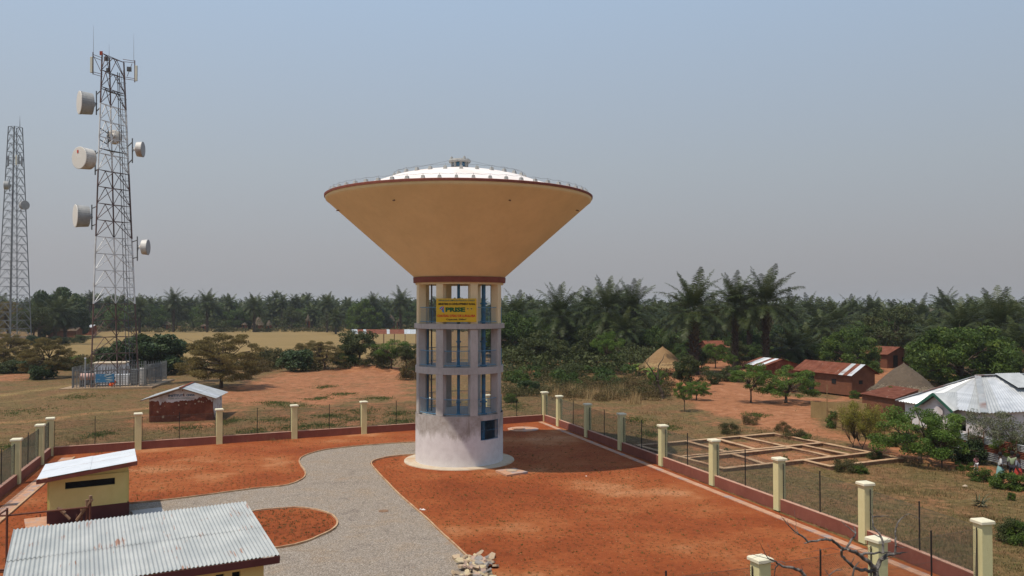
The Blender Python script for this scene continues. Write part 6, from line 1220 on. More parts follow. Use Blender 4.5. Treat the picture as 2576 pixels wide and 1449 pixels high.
# near palms, every leaf an object
place_big_palm(1744, 688, 116, 'big oil palm with a thick shaggy trunk behind the straw shelter', 1.05, 48, 1.9)
place_big_palm(1848, 692, 128, 'left one of the two tallest oil palms, its crown leaning on the other', .98, 46, 1.3)
place_big_palm(1925, 676, 126, 'tallest oil palm, right one of the close pair, with a dark bare trunk', 1.08, 48, 1.3)
place_big_palm(2512, 722, 118, 'large oil palm behind the mango tree at the right edge', 1.15, 48, 1.3)
place_big_palm(2415, 752, 122, 'oil palm with drooping leaves above the biggest mango tree', 1.0, 42, 1.2)
place_big_palm(1526, 703, 150, 'broad oil palm in the middle of the cluster right of the tower', 1.15, 46, 1.3)
place_big_palm(1592, 706, 152, 'oil palm with pale curling leaf tips, right side of the cluster right of the tower', 1.1, 44, 1.3)
place_big_palm(1408, 718, 150, 'oil palm with yellow lower leaves and two bare trunks under it, nearer the tower', 1.1, 44, 1.2)
mid = [(1300,733,165,1.0,'oil palm just right of the tower, standing over dark mango foliage'),(1345,742,230,.9,'small oil palm far behind, between the tower and the cluster'),(1452,735,175,1.0,'oil palm with ragged crown left of the broad one'),(1483,724,168,1.0,'oil palm tucked behind the left side of the broad one'),(1560,722,170,1.0,'oil palm crown between the broad palm and the pale tipped one'),(1640,752,200,1.0,'low oil palm left of the big shaggy trunked palm'),(1700,745,190,1.0,'oil palm crown hidden behind the big shaggy trunked palm'),(1790,738,175,1.0,'oil palm between the big shaggy palm and the tallest pair'),(1885,715,150,1.0,'oil palm filling the gap between the tallest pair'),(1985,735,185,1.0,'oil palm just right of the tallest one'),(2035,738,215,1.0,'rounded oil palm two crowns right of the tallest one'),(2105,752,170,1.1,'dark oil palm above the left mango tree'),(2065,765,160,.95,'oil palm with hanging leaves left of the left mango tree'),(2140,742,235,1.0,'oil palm high on the horizon above the left mango tree'),(2190,740,225,1.0,'oil palm crown left of the tall leafy tree'),(2320,748,205,1.0,'oil palm right of the tall leafy tree'),(2378,724,215,1.0,'oil palm standing out above the horizon left of the right edge group'),(2350,790,135,.9,'oil palm with dense low crown left of the biggest mango tree'),(2455,745,160,1.1,'oil palm left of the large right edge palm'),(2560,748,135,1.05,'oil palm cut by the right edge of the picture'),(1990,818,128,.75,'young oil palm in front of the red mud house'),(2030,815,131,.8,'young oil palm right of the red mud house front'),(1570,775,145,.8,'small oil palm beneath the cluster right of the tower'),(1430,790,150,.8,'young palm with a short trunk in the clearing'),(2560,800,112,.9,'low oil palm at the right edge above the mango tree')]
for (px, yt, Y_, s_, lab) in mid: place_palm(px, yt, Y_, lab, Rs=s_*1.1)
# left hand palms near the far tree line that stand out
left = [(437,724,300,1.1,'broad oil palm with a clear trunk right of the lattice mast'),(522,727,300,1.1,'spiky oil palm standing above the far tree line left of centre'),(352,741,290,1.1,'oil palm seen just right of the lattice mast'),(823,735,300,1.0,'oil palm with a drooping skirt in the far tree line left of the round tree'),(1008,724,290,1.15,'tall oil palm nearest the tower on its left'),(940,734,320,1.0,'oil palm rising behind the round tree'),(640,737,300,1.1,'oil palm over the largest far hut'),(140,740,235,1.25,'large oil palm behind the dark shed, left'),(165,745,240,1.2,'oil palm leaning right of the large left one'),(100,752,245,1.1,'oil palm between the two masts'),(1545-700,772,280,.9,'low oil palm bending over the far bushes')]
for (px, yt, Y_, s_, lab) in left: place_palm(px, yt, Y_, lab, Rs=s_)
GP = 'oil palms of the far tree line'
n_far = 0
for i in range(118):
    px = -60+i*10.9+random.uniform(-7,7); Y_ = random.uniform(335, 400); yt = 747+random.gauss(0, 9)+(-4 if 560 < px < 820 else 0)
    if px > 1250: Y_ = random.uniform(240, 330); yt = 758+random.gauss(0, 8)
    place_palm(px, yt, Y_, 'oil palm in the dense dark tree line beyond the yellow field', GP, lo=True, Rs=random.uniform(.75,1.35), tilt=.14)
for i in range(100):
    px = 1250+i*14+random.uniform(-9,9); Y_ = random.uniform(180, 330); yt = 757+random.gauss(0, 12)+(10 if Y_ < 220 else 0)
    place_palm(px, yt, Y_, 'oil palm in the thick palm grove behind the village on the right', 'oil palms of the grove behind the village', lo=Y_ > 210, Rs=random.uniform(.75,1.25), tilt=.14)
# far tree line: broadleaf trees among the palms, then one mass behind
for i in range(46):
    px = -50+i*28.5+random.uniform(-12,12); Y_ = random.uniform(325, 375); k = random.choice(('mango','dark_tree','olive_tree','mango','bright_mango'))
    place_tree(k, px, 0, random.uniform(45, 74), 'dark leafy tree growing among the palms of the far tree line', 'tree', 'leafy trees of the far tree line', name='far_tree', Y=Y_)
for i in range(44):
    px = 1255+i*31+random.uniform(-14,14); Y_ = random.uniform(150, 230); k = random.choice(('mango','dark_tree','olive_tree','olive_tree','bright_mango','round_tree'))
    place_tree(k, px, 0, random.uniform(60, 95), 'leafy tree half hidden between the palms of the village grove', 'tree', 'leafy trees of the village grove', name='grove_tree', Y=Y_)
def mass(name, label, n_, xy, zr, size, mat, rad):
    """one joined thicket: leaf clumps over an area"""
    cs = np.array([(x, y, hz(x, y)+zr[0]+(zr[1]-zr[0])*rng.random()) for x, y in xy]); rd = rng.uniform(.6, 1.3, len(cs))*rad; me = leaf_mesh(name, cs, rd, n_, size, mat, flat=.6, aspect=.45, shell=.6); o = obj(name, me); tag(o, label, kind='stuff'); return o
def fan(n_, x0, x1, y0, y1):          # ground points between two sight-line bearings
    r_ = []
    for i in range(n_): Y_ = random.uniform(y0, y1); px = random.uniform(x0, x1); r_.append(((px-CX)/FPX*Y_, Y_))
    return r_
mass('far_wood', 'closed dark wood behind the palms on the horizon', 26000, fan(1100, -260, 2760, 395, 450), (1, 10.8), .7, M['dark_broad'], 3.0)
mass('far_undergrowth', 'dark bushes along the foot of the far tree line', 16000, fan(620, -200, 1260, 322, 350), (0, 4.6), .38, M['olive'], 1.9)
mass('grove_undergrowth', 'dark green undergrowth between the palms of the village grove', 20000, fan(520, 1250, 2640, 168, 250), (0, 4.0), .40, M['mango'], 1.9)
mass('grove_undergrowth_near', 'mixed scrub in front of the palm grove', 12000, fan(260, 1262, 1640, 112, 165), (0, 2.6), .26, M['olive'], 1.5)
mass('field_edge_grass', 'tall olive grass along the far edge of the field', 14000, fan(500, -150, 1250, 300, 326), (0, .7), .40, M['brush_green'], 1.2)

# single trees, placed one by one
TR = [('weeping_tree',556,975,150,1.05,'broad brown leaved umbrella tree right behind the mud brick house'),
('dark_tree',372,940,112,1.15,'large dark green leafy tree behind the palisade yard'),('dark_tree',300,936,84,1.0,'dark leafy tree seen through the mast legs'),
('weeping_tree',118,950,112,.85,'flat topped brown tree left of the palisade yard'),('weeping_tree',8,925,96,1.05,'layered brown tree at the left edge'),('umbrella_tree',30,885,40,1.6,'flat crowned olive tree at the left edge behind the layered one'),
('umbrella_tree',816,930,76,1.15,'grey brown flat topped tree with a bare trunk, centre left'),('weeping_tree',775,925,72,1.0,'drooping grey brown tree left of the bare trunked one'),
('olive_tree',905,926,96,1.2,'green tree with a pointed top in front of the long shelter'),('olive_tree',882,924,60,1.2,'shorter bright green tree left of the pointed one'),('light_tree',985,930,80,1.1,'open green tree left of the tower with a pale curved branch'),('olive_tree',1022,932,72,1.0,'green tree touching the tower on the left'),
('mango',1290,897,120,1.1,'dark mango tree just right of the tower'),('mango',1345,872,92,1.0,'dark mango tree second from the tower'),
('olive_tree',1360,925,100,1.25,'wide grey green tree in the scrub right of the tower'),('olive_tree',1420,930,85,1.2,'tree with thin pale twigs in the scrub right of the tower'),('light_tree',1527,940,110,.7,'young bright green tree in the middle of the scrub'),('light_tree',1556,930,46,.7,'small bright green tree beside the clearing'),
('olive_tree',1500,930,120,.9,'tall thin tree left of the young bright green one'),('mango',1650,905,90,.9,'green tree behind the straw shelter'),('olive_tree',1610,900,80,.9,'olive tree at the left of the straw shelter'),
('bright_mango',2130,930,112,.95,'left mango tree with a dense round crown above the rusty house'),('bright_mango',2418,970,160,1.12,'biggest mango tree with a wide bright green crown behind the white house'),('mango',2338,950,90,.9,'mango tree hiding the left side of the biggest one'),('mango',2500,950,110,1.0,'mango tree behind the right part of the white house'),
('olive_tree',2245,905,150,1.0,'tall leafy tree on the horizon between the two mango trees'),('bright_mango',2060,880,60,1.1,'pale topped tree behind the young palms'),
('round_tree',1977,1011,97,1.12,'round bright green tree on a short forked trunk in front of the mud house'),('light_tree',1889,1011,103,1.0,'light green tree with a curved trunk left of the round bright one'),
('round_tree',1752,1006,52,1.05,'dense dark green shrub tree beside the small trunked tree'),('olive_tree',1738,985,100,.95,'tall bush with yellow flowers in front of the big palm'),('light_tree',1722,1033,80,.62,'small tree with a dark upright trunk and leaves on its left'),
('yellow_shrub_tree',2146,1123,118,.85,'yellow green shrub tree, left one of the three by the reed fence'),('yellow_shrub_tree',2170,1130,132,.9,'yellow green shrub tree, middle and tallest one of the three by the reed fence'),('yellow_shrub_tree',2196,1137,122,.8,'yellow green shrub tree, right one of the three by the reed fence'),
('round_tree',2316,1161,158,.98,'large green tree with a stout dark trunk in front of the reed fence'),('light_tree',2369,1172,120,.75,'leaning tree right of the stout dark trunk'),
('grey_tree',2497,1160,140,.95,'grey half bare tree in front of the white house'),('grey_tree',2560,1175,150,.9,'grey half bare tree at the right edge'),('light_tree',2538,1172,88,.8,'green sapling between the two grey trees'),
('olive_tree',2300,975,52,.9,'small green tree beside the thatched hut'),('light_tree',2240,1030,60,.8,'thin tree behind the reed fence')]
for (k, px, py, hp, wf, lab) in TR: place_tree(k, px, py, hp, lab, wfac=wf)
# round tree in the middle of the far line
place_tree('bright_mango', 921, 0, 82, 'round bright green tree with a clear trunk at the far edge of the field', wfac=.85, Y=318, rot=1)
place_tree('dark_tree', 150, 0, 136, 'tallest dark spreading tree left of the mast, rising over the palms', wfac=.62, Y=252)
place_tree('dark_tree', 182, 0, 118, 'dark tree leaning against the right of the tallest one left of the mast', wfac=.6, Y=256)
place_tree('olive_tree', 95, 0, 100, 'olive tree in front of the palms between the two masts', wfac=1.0, Y=222)
place_tree('umbrella_tree', 30, 0, 105, 'spreading tree in front of the far mast foot', wfac=.9, Y=228)
VG = [(1705,905),(1722,915),(1770,912),(1785,900),(1800,925),(1822,905),(1835,930),(1850,915),(1862,900),(1875,925),(1893,912),(1910,898),(1925,905),(1940,925),(1960,905),(1700,935),(1765,935),(1745,925),(2010,905),(2040,900),(2075,935),(2190,935),(2205,915),(2300,925),(2330,930)]
VP = ['between the straw shelter and the big palm, upper left', 'just right of the straw shelter', 'below the big shaggy palm on its right', 'behind the tall bush with yellow flowers', 'left of the light green curved tree', 'between the big palm and the twin palms', 'at the foot of the left twin palm, nearer one', 'at the foot of the left twin palm, farther one', 'between the two twin palm trunks', 'just behind the light green curved tree', 'left of the tallest palm trunk, lower', 'at the foot of the tallest palm', 'right of the tallest palm trunk', 'above the tumbledown roof', 'under the left young palm', 'on the path right of the straw shelter', 'in front of the big palm trunk', 'left of the dense dark shrub tree', 'between the two young palms', 'right of the young palms', 'at the left end of the rusty roofed house', 'behind the rusty roofed house', 'at the left of the red mud house with doorways', 'right of the red mud house with doorways', 'behind the pointed thatched hut']
VK = [('olive_tree',70,.8,'olive bushy tree'),('green_bush',34,1.1,'bright green bush'),('mango',62,.9,'dark leafy tree'),('light_tree',56,.9,'thin leafed tree'),('brown_bush',34,1.2,'brown leafed bush')]
for i, (px, py) in enumerate(VG):
    k, hp, wf, nm = VK[(i*2+i//5) % 5]; place_tree(k, px, py, hp*random.uniform(.75,1.2), nm+' '+VP[i], 'bush' if 'bush' in k else 'tree', 'small trees and bushes between the village houses', wfac=wf)
BU = [('dark_bush',108,953,46,1.0,'dark round bush under the flat topped brown tree'),('dark_bush',90,868,26,1.6,'dark bush at the foot of the trees between the masts'),('bush',150,866,24,1.8,'low bush under the tallest dark tree left of the mast'),('bush',200,862,22,1.6,'low bush beside the far red walled house'),('green_bush',190,930,40,1.2,'bright green bush left of the mast foot'),('green_bush',160,930,28,1.1,'small bright green bush left of the mast foot'),('dark_bush',742,935,62,1.05,'dark round bush in the centre left scrub'),('dark_bush',60,936,36,1.6,'dark thicket bush at the left edge'),('bush',20,938,36,1.6,'dark low bush at the far left edge'),
('brown_bush',690,925,60,1.0,'brown bush right of the umbrella tree'),('bush',665,922,46,1.0,'green brown bush beside the umbrella tree'),('bush',862,925,40,1.1,'bush at the foot of the green trees'),('green_bush',885,926,36,1.2,'bright bush at the foot of the pointed green tree'),('bush',950,928,44,1.2,'bush between the green trees left of the tower'),('dry_bush',640,935,40,1.2,'dry bush by the umbrella tree'),('bush',1030,950,34,1.0,'bush on the spoil heap left of the tower'),('dry_bush',1046,955,60,.8,'dry bush half hidden by the tower'),('brown_bush',240,945,50,1.2,'brown bush behind the left of the palisade'),('dry_bush',222,930,46,1.0,'dry bush left of the mast'),('bush',432,940,40,1.0,'bush right of the dark tree'),('dark_bush',1350-20,990,38,1.0,'round green bush in the scrub right of the tower'),
('green_bush',1312,962,34,1.0,'bright leafy bush right of the tower'),('green_bush',1660,965,40,.8,'broad leaved bush at the foot of the bare forked tree'),('bush',1438,960,52,1.1,'dark green bush with a spiky palm like leaf'),('green_bush',1286,1012,26,1.0,'small green bush just right of the tower'),
('green_bush',2110,1078,48,.9,'creeper covered bush on the left end of the reed fence'),('dark_bush',2362,1142,60,.9,'dark bush between reed fence and the leaning tree'),('dark_bush',2440,1158,60,1.0,'dark bush leaning on the corrugated fence'),('green_bush',2472,1206,40,1.1,'round leafy shrub at the edge of the dirt road'),('green_bush',2530,1225,48,1.1,'dense leafy shrub in front of the people'),('green_bush',2566,1228,44,1.0,'leafy shrub at the right edge in front of the people'),('green_bush',2505,1215,30,.8,'small leafy shrub left of the people'),
('brown_bush',2135,1183,36,1.1,'feathery bush growing over the corner of the footings'),('green_bush',2165,1188,22,1.3,'low green bush right of the footings corner'),('dry_bush',1885,1065,28,1.0,'dry grey bush on the path'),('dry_bush',1968,1082,26,.9,'round dry bush on the path'),('brown_bush',2000,1102,30,1.1,'dry bush behind the footings'),('green_bush',2030,1110,24,.8,'green bush behind the footings, right one'),('brown_bush',1835,1090,30,1.1,'dry bush near the left back of the footings'),('green_bush',1826,1140,18,.6,'weedy plant inside the footings, left one'),('green_bush',1975,1162,20,.7,'weedy plant inside the footings, right one'),('bush',2200,1152,22,1.4,'low bush at the edge of the dirt road'),('green_bush',2245,1120,24,.9,'small bush at the foot of the reed fence'),
('bush',2545,1360,62,.9,'leafy plant on thin stems at the right edge'),('green_bush',2570,1365,66,.8,'broad leaved plant at the right edge'),('green_bush',2543,1255,24,.6,'bright little plant in the grass at the right'),('green_bush',2414,1178,26,.7,'small shrub on the dirt road'),('green_bush',2440,1178,24,.6,'small shrub right of the other one on the dirt road'),('green_bush',745,1120-48,10,.9,'low weed outside the back fence'),('green_bush',1905+60,940,40,1.0,'hedge plant under the young palms'),('bush',1840,958,44,1.2,'bush behind the light green tree'),('bush',1790,965,36,1.2,'bush beside the tall bush with yellow flowers'),('green_bush',2260,985,20,1.0,'weed beside the thatched hut'),('green_bush',2150,1000,24,.8,'bush at the corner of the rusty roofed house')]
for (k, px, py, hp, wf, lab) in BU: place_tree(k, px, py, hp, lab, 'bush', wfac=wf)
for i in range(10): place_tree('green_bush', 1935+i*14, 921, 22, 'clump of the low green hedge in front of the red mud house', 'hedge', 'hedge clumps before the red mud house', name='hedge_clump', wfac=1.3)
# low scrub right of the tower, nobody could count it
sc1 = [tuple(P(random.uniform(1268,1690), random.uniform(925,1000))[:2]) for _ in range(330)]; sc1 = [q for q in sc1]
mass('scrub', 'brown and olive scrub right of the tower', 60000, sc1[:230], (-.4,.55), .085, M['brush_green'], 1.0); mass('dry_scrub', 'dry reddish scrub behind the back corner of the plot', 40000, [tuple(P(random.uniform(1400,1690), random.uniform(965,1008))[:2]) for _ in range(150)], (-.4,.45), .08, M['brush'], .8)
mass('green_scrub', 'green patches in the scrub right of the tower', 9000, [tuple(P(random.uniform(1268,1600), random.uniform(915,975))[:2]) for _ in range(45)], (0,1.4), .16, M['mango'], 1.0)
mass('left_scrub', 'low brown scrub along the near edge of the field', 18000, [tuple(P(random.uniform(-20,1040), random.uniform(914,934))[:2]) for _ in range(130)], (-.2,1.2), .17, M['brush_green'], 1.1)

# grass: blades in tufts, denser near the camera
def tufts(name, label, xy, nb, hh, wd, mat, spread=.08, lean=.5, z=None):
    xy = np.asarray(xy); n_ = len(xy)*nb; c = np.repeat(xy, nb, 0)+rng.normal(0, spread, (n_, 2)); zz_ = (hgt(c[:, 0], c[:, 1])-.01) if z is None else np.full(n_, z); h_ = hh*rng.uniform(.4, 1.25, n_); a = rng.uniform(0, 2*np.pi, n_); ln = lean*rng.uniform(.1, 1, n_)*h_
    b0 = np.stack([c[:, 0], c[:, 1], zz_], 1); tp = b0+np.stack([np.cos(a)*ln, np.sin(a)*ln, h_], 1); wv = np.stack([-np.sin(a), np.cos(a), 0*a], 1)*wd/2
    V = np.concatenate([b0-wv, b0+wv, tp]); Fq = np.stack([np.arange(n_), np.arange(n_)+n_, np.arange(n_)+2*n_], 1); tint = np.clip(np.repeat(rng.uniform(0, 1, len(xy)), nb)*.7+rng.uniform(0, .3, n_), 0, 1)
    o = obj(name, np_mesh(name, V, Fq, mat, tint)); tag(o, label, kind='stuff'); return o
def scatter(n_, y0, y1, px0, px1, test):
    Y_ = 1/(rng.uniform(1/y1, 1/y0, n_)); px = rng.uniform(px0, px1, n_); p = np.stack([(px-CX)/FPX*Y_, Y_], 1); return p[test(p)]
def soil_at(p):
    s_ = np.zeros(len(p))
    for poly, v, soft in SOIL: s_ = np.maximum(s_, v*np.clip(sdf(p, poly)/soft+.5, 0, 1))
    return s_
def ok_out(p): return (sdf(p, PLOT) < -.3) & (rng.random(len(p)) > soil_at(p)*.86)
tufts('dry_grass', 'short dry grass outside the plot', scatter(80000, 24, 118, -60, 2640, ok_out), 4, .10, .026, M['grass_blade'], .12, 1.3)
tufts('green_grass', 'greener grass tufts outside the plot', scatter(9000, 24, 100, -60, 2640, ok_out), 5, .10, .03, M['green_blade'], .12, 1.3)
gs = np.concatenate([np.column_stack([rng.normal(x, a*.75, 170), rng.normal(y, b_*.75, 170)]) for x, y, a, b_ in GREEN_SPOTS]); gs = gs[sdf(gs, PLOT) < -.4]
tufts('green_patches', 'low green creeping patches on the bare ground', gs, 5, .13, .05, M['green_blade'], .12, .9)
tufts('straw_clumps', 'tall dry straw grass behind the back corner of the plot', [tuple(P(px+random.gauss(0,9), py+random.gauss(0,2.5))[:2]) for px, py in ((1462,998),(1500,996),(1540,1003),(1480,1002),(1440,990),(1600,1010),(1555,990),(1400,1000)) for _ in range(16)], 14, 1.1, .03, M['straw_blade'], .22, .8)
tufts('weeds', 'knee high weeds along the road and footings', [tuple(P(px+random.gauss(0,22), py+random.gauss(0,5))[:2]) for px, py in ((1860,1080),(1930,1085),(2010,1100),(2240,1150),(2400,1180),(2290,1160),(1640,1040),(1700,1060),(2260,1230),(2350,1240),(2180,1230),(2540,1330),(2490,1300),(700,1108),(620,1100),(480,1110),(200,1110),(250,1130)) for _ in range(26)], 8, .24, .03, M['grass_blade'], .22, 1.3)
# planted sprigs in rows on the red earth
rows_ = []
Lr, Lc = (PB-PA).length, (PD-PA).length
for i in range(int(Lr/.30)):
    for j in range(int(Lc/.30)):
        q = PA+UD*(i*.30+random.gauss(0,.06))+VD*(j*.30+random.gauss(0,.06)); rows_.append((q.x, q.y))
rows_ = np.array(rows_); nz_ = np.array([mnoise.noise(Vector((x*.16, y*.16, 2)))*.5+.5*mnoise.noise(Vector((x*.5, y*.5, 9))) for x, y in rows_])
keep = (sdf(rows_, PLOT) > 1.9) & ((sdf(rows_, gpoly) < -.12) | (sdf(rows_, [tuple(q) for q in ISLAND]) > .15)) & (np.hypot(rows_[:, 0]-TX, rows_[:, 1]-TY) > 3.6) & (rng.random(len(rows_)) < np.clip(.78+1.1*nz_, .2, .98)*np.clip((56-rows_[:, 1])/14+.35, .3, 1)) & (rows_[:, 1] > 19)
rows_ = rows_[keep]; isl_ = sdf(rows_, [tuple(q) for q in ISLAND]) > 0; tufts('island_sprigs', 'small grass sprigs on the round bed', np.concatenate([rows_[isl_]]*2)+rng.normal(0,.12,(2*isl_.sum(),2)), 6, .08, .02, M['sprig'], .04, 1.2, .058); rows_ = rows_[~isl_]
tufts('grass_sprigs', 'rows of small planted grass sprigs on the red earth', rows_, 7, .045, .018, M['sprig'], .035, 1.9, .02)
st_ = rng.random(len(rows_)) < .07; tufts('strong_sprigs', 'stronger green sprigs among the planted rows', rows_[st_], 8, .075, .024, M['green_blade'], .06, 1.1, .02)
pb = np.column_stack([rng.uniform(-30, 17, 16000), rng.uniform(20, 68, 16000)]); pb = pb[(sdf(pb, PLOT) > .3) & (sdf(pb, gpoly) < -.1)]
tufts('pale_crumbs', 'pale crumbs of stone and straw on the red earth', pb, 2, .018, .03, M['straw_blade'], .01, 1.5, .02)
# loose gravel stones on the drive
gp = np.column_stack([rng.uniform(-16, 3, 26000), rng.uniform(20.5, 56, 26000)]); gp = gp[(sdf(gp, gpoly) > .05) & (sdf(gp, [tuple(q) for q in ISLAND]) < -.08)]; n_ = len(gp); s_ = rng.uniform(.010, .026, n_)
a = rng.uniform(0, 6.28, n_); V = np.concatenate([np.stack([gp[:, 0]+s_*np.cos(a+k*2.09), gp[:, 1]+s_*np.sin(a+k*2.09), np.full(n_, .043)], 1) for k in range(3)]+[np.stack([gp[:, 0], gp[:, 1], .045+s_*.9], 1)])
ar = np.arange(n_); Fq = np.concatenate([np.stack([ar+k*n_, ar+((k+1) % 3)*n_, ar+3*n_], 1) for k in range(3)]); M['pebble'] = leaf_mat('gravel_stones', ((0.13,0.12,0.11),(0.27,0.24,0.22),(0.48,0.44,0.41)), 0, .9, .2); o = obj('gravel_stones', np_mesh('gravel_stones', V, Fq, M['pebble'], np.tile(rng.uniform(0, 1, n_), 3))); tag(o, 'loose grey gravel stones on the drive', kind='stuff')
# banana plants
def banana(px, py, Hpx, label, n_=8, dry=0):
    p = P(px, py); Hm_ = Hpx*p.y/2100; e = empty('banana_plant', (p.x, p.y, 0), label, 'banana plant'); m_ = MB(); m_.tube([p, p+Z*Hm_*.5], [.12,.09], 8); m_.build('stem', M['palm_dry'] if dry else M['banana'], e)
    for i in range(n_):
        a_ = i*2.4; L_ = Hm_*random.uniform(.5,.62); V = []; Fq = []; el = random.uniform(.5,1.35); q = np.array([0,0,Hm_*.48]); w_ = .24*Hm_/2.6
        for s_ in range(8):
            t = s_/7; wq = w_*math.sin(math.pi*min(.97, .12+t*.85)); V += [q+np.array([0,-wq,-.04]), q, q+np.array([0,wq,-.04])]; el -= .22; q = q+np.array([math.cos(el),0,math.sin(el)])*L_/7
        for s_ in range(7): k = s_*3; Fq += [(k,k+3,k+4,k+1),(k+1,k+4,k+5,k+2)]
        me = np_mesh('leaf', rotz(np.array(V), a_), np.array(Fq), M['banana'], rng.uniform(.2,1,len(Fq))); obj('leaf', me, e)
banana(1636,962,52,'banana plant with a brown skirt of dead leaves by the bare forked tree', 8, 1); banana(2425,965,52,'banana plant with pale leaves in front of the biggest mango tree'); banana(2470,965,48,'second banana plant right of the pale leaved one'); banana(2500,972,44,'banana plant with bent leaves behind the zinc hip roof'); banana(1600,945,44,'banana plant left of the straw shelter')
# agave like clump
p = P(2466,1268); e = empty('spiky_plant', (p.x, p.y, 0), 'spiky agave like plant with curled dry leaves in the grass at the right', 'plant')
for i in range(30):
    a_ = random.uniform(0, 6.28); el = random.uniform(.6, 1.5); L_ = random.uniform(.5,1.0); V = []; q = np.array([random.uniform(-.15,.15),random.uniform(-.15,.15),0]); dr = random.uniform(.05,.5)
    for s_ in range(6): wq = .05*(1-s_/5.5); V += [q+np.array([0,-wq,0]), q+np.array([0,wq,0])]; el -= dr; q = q+np.array([math.cos(el),0,math.sin(el)])*L_/6; q[2] = max(q[2], .01)
    obj('leaf', np_mesh('leaf', rotz(np.array(V), a_), np.array([(2*k,2*k+2,2*k+3,2*k+1) for k in range(5)]), M['straw_blade'] if i % 3 == 0 else M['grey_twig'], rng.uniform(0,1,5)), e)
# bare forked tree right of the tower
def bare_tree(name, label, lines, Y_, mat, foot=None):
    f0 = at(*lines[0][0][0], Y_); root = empty(name, (f0.x, Y_, 0), label, 'tree'); first = True
    for pts_, rad, dy_ in lines:
        rad = [r__*.85 for r__ in rad] if name.startswith('dead') else rad
        q = [at(px, py, Y_+dy_*(i/(len(pts_)-1))) for i, (px, py) in enumerate(pts_)]
        if first and foot is not None: q = [Vector((q[0].x, Y_, -.1))]+q; rad = [rad[0]*1.5]+list(rad)
        r2 = np.interp(np.linspace(0, 1, len(q)*3-2), np.linspace(0, 1, len(rad)), rad); qq = []
        for i in range(len(q)-1): qq += [q[i].lerp(q[i+1], t)+Vector((random.gauss(0,1), random.gauss(0,1), random.gauss(0,1)))*(rad[0]*.25 if t else 0) for t in (0, 1/3, 2/3)]
        qq.append(q[-1]); m_ = MB(); m_.tube(qq, list(r2), 8); m_.build('trunk' if first else ('branch' if rad[0] > .015 else 'twig'), mat, root); first = False
    return root
bare_tree('bare_forked_tree', 'half bare forked tree with a crooked trunk in front of the straw shelter', [([(1667,1003),(1664,985),(1656,962),(1652,950)], (.17,.15,.12,.12), 0), ([(1652,950),(1640,932),(1628,915),(1617,900)], (.09,.06,.04,.02), -.5), ([(1654,955),(1655,935),(1656,920),(1666,906),(1672,890)], (.08,.07,.05,.04,.02), .5), ([(1656,962),(1664,950),(1672,940),(1690,930)], (.05,.04,.03,.015), .6), ([(1656,918),(1680,918),(1702,916)], (.03,.025,.01), .3), ([(1640,932),(1630,936),(1618,934)], (.03,.02,.01), .2), ([(1628,915),(1632,903),(1634,895)], (.03,.02,.01), .2), ([(1660,972),(1672,965),(1680,960)], (.04,.03,.01), .2)], P(1667,1003).y, M['bark'], 1)
place_tree('light_tree', 1650, 1000, 70, 'thin leaves of a sapling at the foot of the bare forked tree', wfac=.5)
# dead branches in the near right corner
G = M['bark_grey']
bare_tree('dead_tree', 'leafless grey dead tree reaching up in the bottom right corner, in front of the fence', [
 ([(2208,1490),(2204,1449),(2204,1431)], (.09,.085,.075), 0), ([(2204,1431),(2188,1415),(2164,1396),(2149,1388),(2134,1381)], (.062,.055,.05,.045,.04), -.4), ([(2134,1381),(2120,1383),(2112,1375),(2103,1366),(2092,1358),(2078,1357),(2065,1357),(2048,1361),(2033,1364),(2017,1348),(1999,1337),(1980,1318),(1969,1303)], (.042,.04,.038,.036,.034,.032,.03,.026,.028,.024,.018,.012,.005), -.8),
 ([(2033,1364),(2022,1367)], (.02,.008), 0), ([(2129,1380),(2140,1361),(2153,1342),(2151,1330),(2148,1322)], (.03,.026,.02,.014,.006), .3), ([(2153,1342),(2134,1326),(2123,1318),(2116,1310)], (.018,.013,.009,.004), .3),
 ([(2204,1431),(2185,1438),(2164,1434),(2142,1422),(2124,1406),(2117,1396),(2116,1385),(2120,1376)], (.05,.045,.042,.04,.036,.032,.03,.02), -.5), ([(2204,1431),(2214,1409),(2231,1396),(2252,1393),(2268,1390),(2284,1389)], (.06,.055,.045,.035,.02,.007), .4), ([(2252,1393),(2254,1369),(2252,1345),(2253,1330),(2260,1313),(2276,1297),(2292,1294),(2316,1305)], (.032,.026,.022,.02,.016,.012,.008,.003), .4),
 ([(2164,1396),(2185,1392),(2205,1391),(2225,1389),(2245,1391)], (.035,.03,.026,.02,.01), .5), ([(2222,1393),(2221,1364),(2212,1342),(2196,1324),(2195,1303),(2188,1281)], (.035,.03,.026,.02,.014,.006), .5), ([(2195,1300),(2210,1299),(2224,1298),(2239,1298)], (.018,.014,.01,.004), .2), ([(2216,1351),(2200,1345),(2186,1337)], (.016,.012,.005), .1), ([(2214,1409),(2235,1404),(2252,1399)], (.02,.014,.005), .2), ([(2252,1372),(2268,1378),(2282,1376)], (.014,.01,.004), .2),
 ([(2017,1348),(2005,1344),(1992,1338)], (.012,.009,.003), .1), ([(1999,1337),(2003,1318),(2000,1300),(1998,1283)], (.007,.005,.004,.002), .1), ([(2008,1340),(2000,1326),(1990,1315)], (.008,.006,.003), .1), ([(2092,1358),(2070,1350),(2045,1352),(2018,1352)], (.005,.004,.003,.002), .1), ([(2110,1384),(2090,1378),(2060,1384),(2012,1392)], (.006,.005,.004,.002), .1), ([(2140,1422),(2146,1410),(2150,1400)], (.014,.01,.004), .1), ([(1985,1322),(1980,1310),(1990,1298)], (.006,.004,.002), .1), ([(2225,1364),(2240,1350),(2245,1340)], (.006,.004,.002), .1), ([(2300,1300),(2320,1308),(2345,1316)], (.005,.003,.002), .1), ([(1960,1290),(1968,1303),(1975,1312)], (.003,.004,.004), .1)], 18.6, G)
